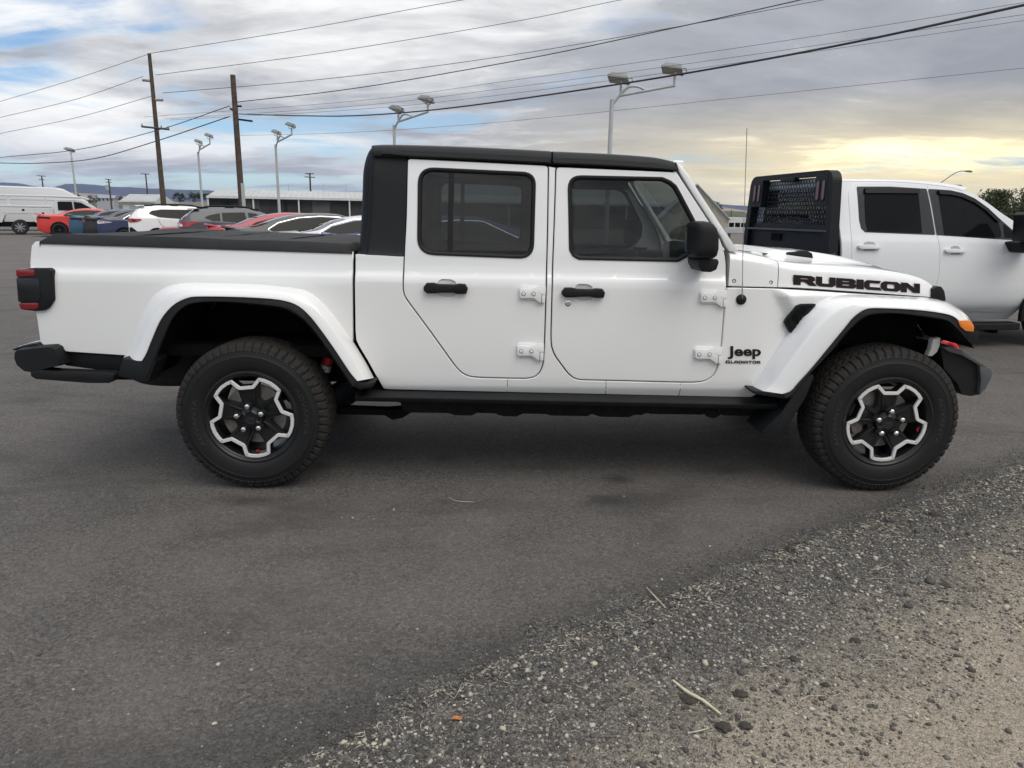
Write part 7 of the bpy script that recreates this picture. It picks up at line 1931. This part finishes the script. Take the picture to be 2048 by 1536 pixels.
# ================================================================== second white pickup with a black rack, behind on the right
_a = at_depth(1870, 500, 8.45)
CH_H = R(8.5)
C2 = Frame(float(_a[0]), float(_a[1]), CH_H)
chev = tag(empty('crew_cab_truck', (float(_a[0]), float(_a[1]), 0), CH_H), 'white crew-cab truck with a black headache rack parked behind on the right', 'pickup truck')
CWD = 2.05
_cf, _ = hermite([(0.40, 0.14), (0.52, 0.05), (0.62, 0.02), (0.74, 0.006), (0.95, 0.0), (1.12, 0.004), (1.24, 0.016), (1.34, 0.045), (1.45, 0.075), (1.75, 0.155), (2.0, 0.235)])
def cv(u, z): return _cf(z)
def c_(px, py, vf=cv): return C2.on(px, py, vf)
def cs(pts, vf=cv): return [c_(a, b, vf) for a, b in pts]
M_W2 = paint('fleet_gloss_white', (0.78, 0.79, 0.80), dust=0.12)
cab_px = [(1667, 360), (1689, 359), (1780, 361), (1853, 366.5), (1901, 373), (1925, 379), (1949, 388), (1973, 403), (2004, 426), (2036, 447), (2056, 466), (2060, 500), (2062, 600), (2040, 618), (2016, 638), (1870, 634), (1690, 630), (1684, 520), (1680, 455), (1674, 420), (1672, 376)]
inner_v = lambda u, z: cv(u, z) + 0.006
panel('cab_side', cs(cab_px), inner_v, M_W2, chev)
panel('cab_side', cs(cab_px), inner_v, M_W2, chev, side=-1, W=CWD)
rdp = [(1709, 365.5), (1780, 364.5), (1852, 369.5), (1862, 420), (1871.5, 472), (1877, 494), (1877.5, 518), (1876, 545), (1871, 566), (1862, 600), (1850, 620), (1716, 616), (1706, 600), (1703, 520), (1703, 474), (1699, 420), (1696.5, 390), (1700, 376)]
fdp = [(1854.5, 369.8), (1901, 376), (1925, 382), (1949, 391.5), (1973, 406.5), (2004, 429.5), (2030, 449), (2052, 468), (2053, 500), (2050, 560), (2045, 583), (2031, 612), (2016, 626), (1932, 622.8), (1853, 620.2), (1865, 600), (1874, 566), (1879, 545), (1880.3, 518), (1879.8, 494), (1874.3, 472), (1864.6, 420)]
def win_hole(pts): return qs_c(pts)
for dp, hx in ((rdp, (1714, 1759, 487, 499.5)), (fdp, (1888, 1929, 495.5, 507))):
    for sd in (1, -1):
        d = panel('door', smooth_poly(clean(cs(dp))), cv, M_W2, chev, side=sd, W=CWD)
        x0, x1, y0, y1 = hx; yc = (y0 + y1) / 2
        hp = cs(rounded([(x0, yc - 2), (x0 + 3, y0 + 1.5), (x1 - 8, y0 + 2.5), (x1, yc + 1), (x1 - 1, y1 - 1.5), (x0 + 6, y1 - 1.5), (x0, yc + 2.5)], 2, 3))
        mb = MB().prism(hp, -0.028, 0.01, UVZ)
        cup = cs(rounded([(x0 + 14, y0 - 2), (x0 + 20, y0 - 4.0), (x1 - 14, y0 - 3), (x1 - 9, y0 + 2), (x1 - 10, y1 + 2), (x0 + 14, y1 + 2)], 2.5, 3))
        mc = MB().prism(cup, -0.003, 0.01, UVZ)
        if sd < 0: mb.v = [(a, CWD - b, c) for a, b, c in mb.v]; mc.v = [(a, CWD - b, c) for a, b, c in mc.v]
        mb.build('door_handle', M_W2, d, smooth=40, bevel=0.006); mc.build('handle_recess', M_GREYMETAL, d)
M_GLOSSBLK = pbr('gloss_black_pillar', (0.012, 0.0125, 0.013), 0.25, coat=0.5)
M_GLASS2 = glass('smoked_glass', (0.16, 0.18, 0.18))
for sd in (1, -1):
    def lay(nm, pts, mt, dv, th, r_=3, fl=sd, par=chev):
        f = lambda a, b, k: (a, cv(a, b) - dv + k * th, b)
        g_ = f if fl > 0 else (lambda a, b, k: (a, CWD - f(a, b, k)[1], b))
        return fill_mesh(nm, dense(cs(rounded(pts, r_, 4)), 0.1), [], g_, mt, par, thick=1)
    lay('window_surround', [(1713, 373), (1780, 373), (1853, 377.5), (1862, 420), (1870.5, 470), (1730, 464.5), (1722, 457), (1718, 440)], M_GLOSSBLK, 0.003, 0.004)
    lay('window_surround', [(1856, 377.8), (1873, 378.5), (1901, 380.5), (1925, 386), (1949, 396.5), (1973, 413.5), (2002, 440), (2031, 465), (2040, 474), (2040, 481), (1873.5, 470.3), (1865, 420)], M_GLOSSBLK, 0.003, 0.004)
    lay('side_window', [(1728, 377), (1835, 379), (1844, 466.5), (1734, 462.5), (1730, 440)], M_DARKGLASS, 0.0055, 0.003)
    lay('side_window', [(1876, 383), (1900, 384), (1924, 390), (1948, 401), (1970, 417), (1995, 440), (2001, 462), (2002, 475), (1888, 470)], M_DARKGLASS, 0.0055, 0.003)
    lay('quarter_glass', [(2006, 447), (2030, 468), (2033, 477), (2008, 475.5)], M_DARKGLASS, 0.0055, 0.003, 1.5)
    for pts in ([(1728, 376), (1836, 378), (1837, 386.5), (1728, 386)], [(1874, 380), (1901, 382), (1925, 388), (1949, 399), (1973, 416), (1999, 441), (1994, 445), (1968, 420.5), (1946, 405), (1922, 394.5), (1900, 389.5), (1876, 388)]):
        lay('rain_visor', pts, M_BLACK, 0.028, 0.024, 1.5)
# roof and pillars lofted across
tp = smooth_curve([C2.at(a, b, 0.33) for a, b in [(1664, 357.5), (1689, 357.3), (1780, 358.5), (1853, 363.5), (1901, 369.5), (1925, 375.5)]], 30)
bt = smooth_curve([c_(a, b) for a, b in [(1664, 362), (1689, 361.5), (1780, 363), (1853, 368), (1901, 374.5), (1930, 382)]], 30)
rows = []
for (ut, zt), (ub, zb) in zip(tp, bt):
    half = [(ub, cv(0, zb) + 0.002, zb), (ub, cv(0, zb) + 0.012, zb + (zt - zb) * 0.5), (ut, cv(0, zb) + 0.05, zb + (zt - zb) * 0.85), (ut, 0.36, zt), (ut, 0.6, zt + 0.012), (ut, CWD / 2, zt + 0.02)]
    rows.append(half + [(a, CWD - b, c) for a, b, c in half[::-1][1:]])
MB().grid(rows).build('roof', M_W2, chev, smooth=40)
ucr, ucf = c_(1672, 420)[0], c_(2040, 470)[0]
uf1 = bt[-1][0]
# rear wall of the cab with its window, windscreen, bonnet, wings
_rw = rounded([(0.28, 1.38), (CWD - 0.28, 1.38), (CWD - 0.36, 1.86), (0.36, 1.86)], 0.06)
fill_mesh('cab_back', [(0.10, 0.55), (CWD - 0.10, 0.55), (CWD - 0.10, 1.30), (CWD - 0.27, 1.98), (0.27, 1.98), (0.10, 1.30)], [_rw], lambda a, b, k: (ucr + 0.01 + k * 0.04, a, b), M_W2, chev, thick=1)
MB().prism(_rw, ucr + 0.02, ucr + 0.026, VZU).build('rear_window', glass('light_glass', (0.72, 0.77, 0.75)), chev)
for v in (0.55, CWD - 0.55):
    MB().prism(rounded([(ucr + 0.95, 0.85), (ucr + 1.10, 0.86), (ucr + 0.92, 1.50), (ucr + 0.78, 1.50)], 0.05), v - 0.26, v + 0.26, UVZ).build('seat_back', M_CLOTH, chev, smooth=40, bevel=0.04)
    MB().prism(rounded([(ucr + 0.78, 1.54), (ucr + 0.90, 1.54), (ucr + 0.88, 1.72), (ucr + 0.77, 1.72)], 0.04), v - 0.13, v + 0.13, UVZ).build('headrest', M_CLOTH, chev, smooth=40, bevel=0.03)
MB().box((ucr + 0.06, 0.16, 0.86), (ucr + 0.5, CWD - 0.16, 1.34)).build('rear_bench', M_CLOTH, chev, bevel=0.05)
zt_ = tp[-1][1]; zc_ = c_(2036, 447)[1]
MB().add([(uf1 - 0.02, 0.26, zt_ - 0.01), (uf1 - 0.02, CWD - 0.26, zt_ - 0.01), (ucf + 0.22, CWD - 0.16, zc_ - 0.16), (ucf + 0.22, 0.16, zc_ - 0.16)], [(0, 1, 2, 3)]).build('windscreen', glass('clear_glass', (0.78, 0.82, 0.81)), chev)
rows = []
for t in np.linspace(0, 1, 14):
    u = ucf - 0.12 + t * 1.75; zt = 1.40 - 0.10 * t - 0.30 * max(0, (t - 0.8) / 0.2) ** 2
    half = [(u, 0.03, 0.75), (u, 0.005, 0.95), (u, 0.02, 1.15), (u, 0.05, zt - 0.10), (u, 0.12, zt - 0.02), (u, 0.4, zt + 0.03), (u, CWD / 2, zt + 0.05)]
    rows.append(half + [(a, CWD - b, c) for a, b, c in half[::-1][1:]])
mb = MB().grid(rows); m = len(rows[0]); mb.f.append(tuple((len(rows) - 1) * m + k for k in range(m - 1, -1, -1))); mb.build('bonnet', M_W2, chev, smooth=40)
MB().box((ucf + 1.55, 0.05, 0.5), (ucf + 1.85, CWD - 0.05, 0.78)).build('front_bumper', M_CHROME, chev, bevel=0.05)
# sill, running board, chassis
z0 = c_(1940, 637)[1]
ub0, ub1 = C2.at(1700, 650, -0.02)[0], C2.at(2037, 650, -0.02)[0]
zt2, zb2 = C2.at(1990, 646.5, -0.03)[1], C2.at(1990, 660, -0.03)[1]
st_ = MB().box((ub0, -0.05, zb2), (ub1, 0.14, zt2)).build('running_board', M_BLACK, chev, bevel=0.012)
mb = MB()
for k in range(46):
    u = ub0 + 0.05 + k * (ub1 - ub0 - 0.1) / 45; mb.box((u, -0.04, zt2 - 0.002), (u + 0.014, 0.06, zt2 + 0.004))
mb.build('step_tread', M_TRIM, st_)
for u in (ub0 + 0.3, (ub0 + ub1) / 2, ub1 - 0.3): MB().box((u, 0.02, zb2 - 0.05), (u + 0.06, 0.35, zb2 + 0.01)).build('step_bracket', M_DARK, chev)
MB().box((ub0 - 2.2, 0.35, 0.42), (ucf + 1.6, CWD - 0.35, 0.62)).box((ucr + 0.06, 0.12, 0.50), (ucf, CWD - 0.12, 0.56)).build('chassis', M_DARK, chev)
MB().box((ucr + 0.06, 0.12, 0.54), (ucf, 0.14, 1.30)).build('door_card', M_CLOTH, chev)
MB().box((ucr + 0.06, CWD - 0.14, 0.54), (ucf, CWD - 0.12, 1.30)).build('door_card', M_CLOTH, chev)
# wheels, flatbed
uw = C2.at(2112, 640, 0.02)[0]
_circ = lambda r_, a0, a1, n: [(uw + r_ * math.cos(t), 0.42 + r_ * math.sin(t)) for t in np.linspace(a0, a1, n)]
for f_ in (lambda v: v, lambda v: CWD - v):
    fill_mesh('wheel_arch', _circ(0.54, -0.2, math.pi + 0.2, 26) + _circ(0.455, math.pi + 0.2, -0.2, 26), [], lambda a, b, k: (a, f_(-0.006 + k * 0.05), b), M_BLACK, chev, thick=1)
    mb = MB().prism(_circ(0.46, -0.2, math.pi + 0.2, 26), 0.0, 0.02, UVZ); mb.v = [(p[0], f_(p[1] - 0.002 if False else p[1] + 0.0), p[2]) for p in mb.v]; mb.build('arch_liner', M_DARK, chev)
for u in (uw, uw - 4.1):
    for sd in (1, -1): car_wheel(chev, u, -0.075 if sd > 0 else CWD + 0.075, 0.42, M_ALLOY, 8, sd)
MB().box((ucr - 2.85, -0.1, 0.98), (ucr - 0.06, CWD + 0.1, 1.12)).box((ucr - 2.8, 0.3, 0.62), (ucr - 0.1, CWD - 0.3, 0.98)).build('flatbed', M_BLACK, chev, bevel=0.01)
# door mirror, cab marker lamp
mm = [C2.at(a, b, -0.22) for a, b in rounded([(2036, 430), (2042, 424), (2062, 424), (2064, 486), (2032, 482), (2034, 455)], 3)]
mr = MB().prism(mm, -0.42, -0.16, UVZ).build('door_mirror', M_BLACK, chev, smooth=40, bevel=0.02)
MB().prism([C2.at(a, b, -0.05) for a, b in rounded([(2018, 484), (2034, 482), (2058, 478), (2058, 500), (2038, 506), (2026, 504)], 4)], -0.2, 0.05, UVZ).build('mirror_arm', M_BLACK, mr, smooth=40, bevel=0.015)
MB().prism([C2.at(a, b, 0.6) for a, b in [(1906, 372.5), (1912, 369.5), (1920, 370), (1925, 374)]], 0.58, 0.7, UVZ).build('cab_marker_lamp', M_BLACK, chev, bevel=0.006)
# ---- headache rack
ur = C2.at(1657, 500, 0.02)[0]
rk = empty('headache_rack', (0, 0, 0), 0, chev)
M_RACK = pbr('satin_black_steel', (0.010, 0.0105, 0.0115), 0.48, spec=0.28, var=0.15, vscale=6, rvar=0.1)
vt0, zt0_ = C2.at_u(1640, 340.5, ur); vf0, zf0 = C2.at_u(1519, 353, ur)
zT = (zt0_ + zf0) / 2
zBt, VW = 1.12, CWD
def rack_xy(inset, ztop):
    w0, w1 = 0.01 + inset, 0.10 + inset
    return [(w0, zBt), (w1, ztop), (VW - w1, ztop), (VW - w0, zBt)]
outer = rounded(rack_xy(0.0, zT), [0.0, 0.16, 0.16, 0.0], 8); 
inner = rounded([(0.115, zBt + 0.02), (0.195, zT - 0.06), (VW - 0.195, zT - 0.06), (VW - 0.115, zBt + 0.02)], [0, 0.05, 0.05, 0], 5)
fill_mesh('rack_frame', outer, [inner], lambda a, b, k: (ur + k * 0.115, a, b), M_RACK, rk, thick=1)
zM = zT - 0.44            # mesh from here up
zS = zT - 0.40
# lamp boxes in the upper corners with two oval lamps each
for s in (0, 1):
    f = (lambda v: v) if s == 0 else (lambda v: VW - v)
    pl = [(f(a), b) for a, b in [(0.135, zT - 0.40), (0.185, zT - 0.055), (0.42, zT - 0.055), (0.42, zT - 0.40)]]
    bx = MB().prism(pl, ur - 0.004, ur + 0.10, VZU).build('lamp_panel', M_RACK, rk, bevel=0.004)
    for vv in (0.235, 0.345):
        ov = rounded([(f(vv - 0.036), zT - 0.345), (f(vv + 0.036), zT - 0.345), (f(vv + 0.045), zT - 0.105), (f(vv - 0.027), zT - 0.105)], 0.036, 6)
        MB().prism(ov, ur - 0.010, ur + 0.01, VZU).build('lamp_grommet', M_RUBBER, bx, bevel=0.003)
        c = np.mean(ov, 0); ov2 = [tuple(c + (np.array(p) - c) * np.array([0.72, 0.90])) for p in ov]
        MB().prism(ov2, ur - 0.014, ur - 0.004, VZU).build('brake_lamp', pbr('dull_red_lens', (0.13, 0.035, 0.03), 0.25, coat=0.6), bx, bevel=0.003)
# hexagon mesh sheet
def hexsheet(v0, v1, z0, z1, skip):
    mb = MB(); p = 0.060; ro, ri = p / math.sqrt(3), p / math.sqrt(3) - 0.0056; row = 0; z = z0
    while z < z1:
        v = v0 + (p / 2 if row % 2 else 0)
        while v < v1:
            if not skip(v, z):
                o_ = [(v + ro * math.sin(math.pi / 3 * k), z + ro * math.cos(math.pi / 3 * k)) for k in range(6)]; i_ = [(v + ri * math.sin(math.pi / 3 * k), z + ri * math.cos(math.pi / 3 * k)) for k in range(6)]
                mb.add([(ur + 0.062, a, b) for a, b in o_] + [(ur + 0.062, a, b) for a, b in i_] + [(ur + 0.067, a, b) for a, b in i_], [(k, (k + 1) % 6, 6 + (k + 1) % 6, 6 + k) for k in range(6)] + [(6 + k, 6 + (k + 1) % 6, 12 + (k + 1) % 6, 12 + k) for k in range(6)])
            v += p
        z += p * math.sqrt(3) / 2; row += 1
    return mb
zlow = C2.at_u(1560, 449, ur)[1]
hexsheet(0.14, VW - 0.14, zlow, zT - 0.05, lambda v, z: (min(v, VW - v) < 0.43 and z > zT - 0.42) or min(v, VW - v) < 0.15).build('mesh_screen', M_RACK, rk)
MB().prism([(0.12, zBt), (0.155, zlow + 0.01), (VW - 0.155, zlow + 0.01), (VW - 0.12, zBt)], ur + 0.05, ur + 0.075, VZU).build('solid_panel', M_RACK, rk)
zb_ = C2.at_u(1560, 459, ur)[1]
MB().box((ur - 0.008, 0.10, zb_ - 0.012), (ur + 0.05, VW - 0.10, zb_ + 0.012)).build('cross_bar', pbr('rack_bar_grey', (0.07, 0.072, 0.075), 0.4), rk, bevel=0.004)
MB().box((ur - 0.012, VW / 2 - 0.16, zT - 0.10), (ur + 0.06, VW / 2 + 0.16, zT - 0.05)).build('centre_lamp', M_BLACK, rk, bevel=0.008)
MB().box((ur + 0.03, VW / 2 + 0.1, zb_ - 0.14), (ur + 0.048, VW / 2 + 0.32, zb_ - 0.05)).build('panel_slot', M_DARK, rk)

# ================================================================== air: thin haze that blues the far hills
hz = bpy.data.materials.new('haze_air'); hz.use_nodes = True
_ht = hz.node_tree; _ht.nodes.clear(); _hn = NT(_ht)
_pv = _hn.n('ShaderNodeVolumePrincipled'); _pv.inputs['Color'].default_value = (0.46, 0.60, 1.0, 1); _pv.inputs['Density'].default_value = 1.4e-4; _pv.inputs['Anisotropy'].default_value = 0.0
_ho = _hn.n('ShaderNodeOutputMaterial'); _ht.links.new(_pv.outputs[0], _ho.inputs['Volume'])
mb = MB().box((-5200, -5200, -12.0), (5200, 5200, 165.0))
o = mb.build('haze', hz); tag(o, 'thin bluish air haze over the valley', 'haze', kind='stuff')
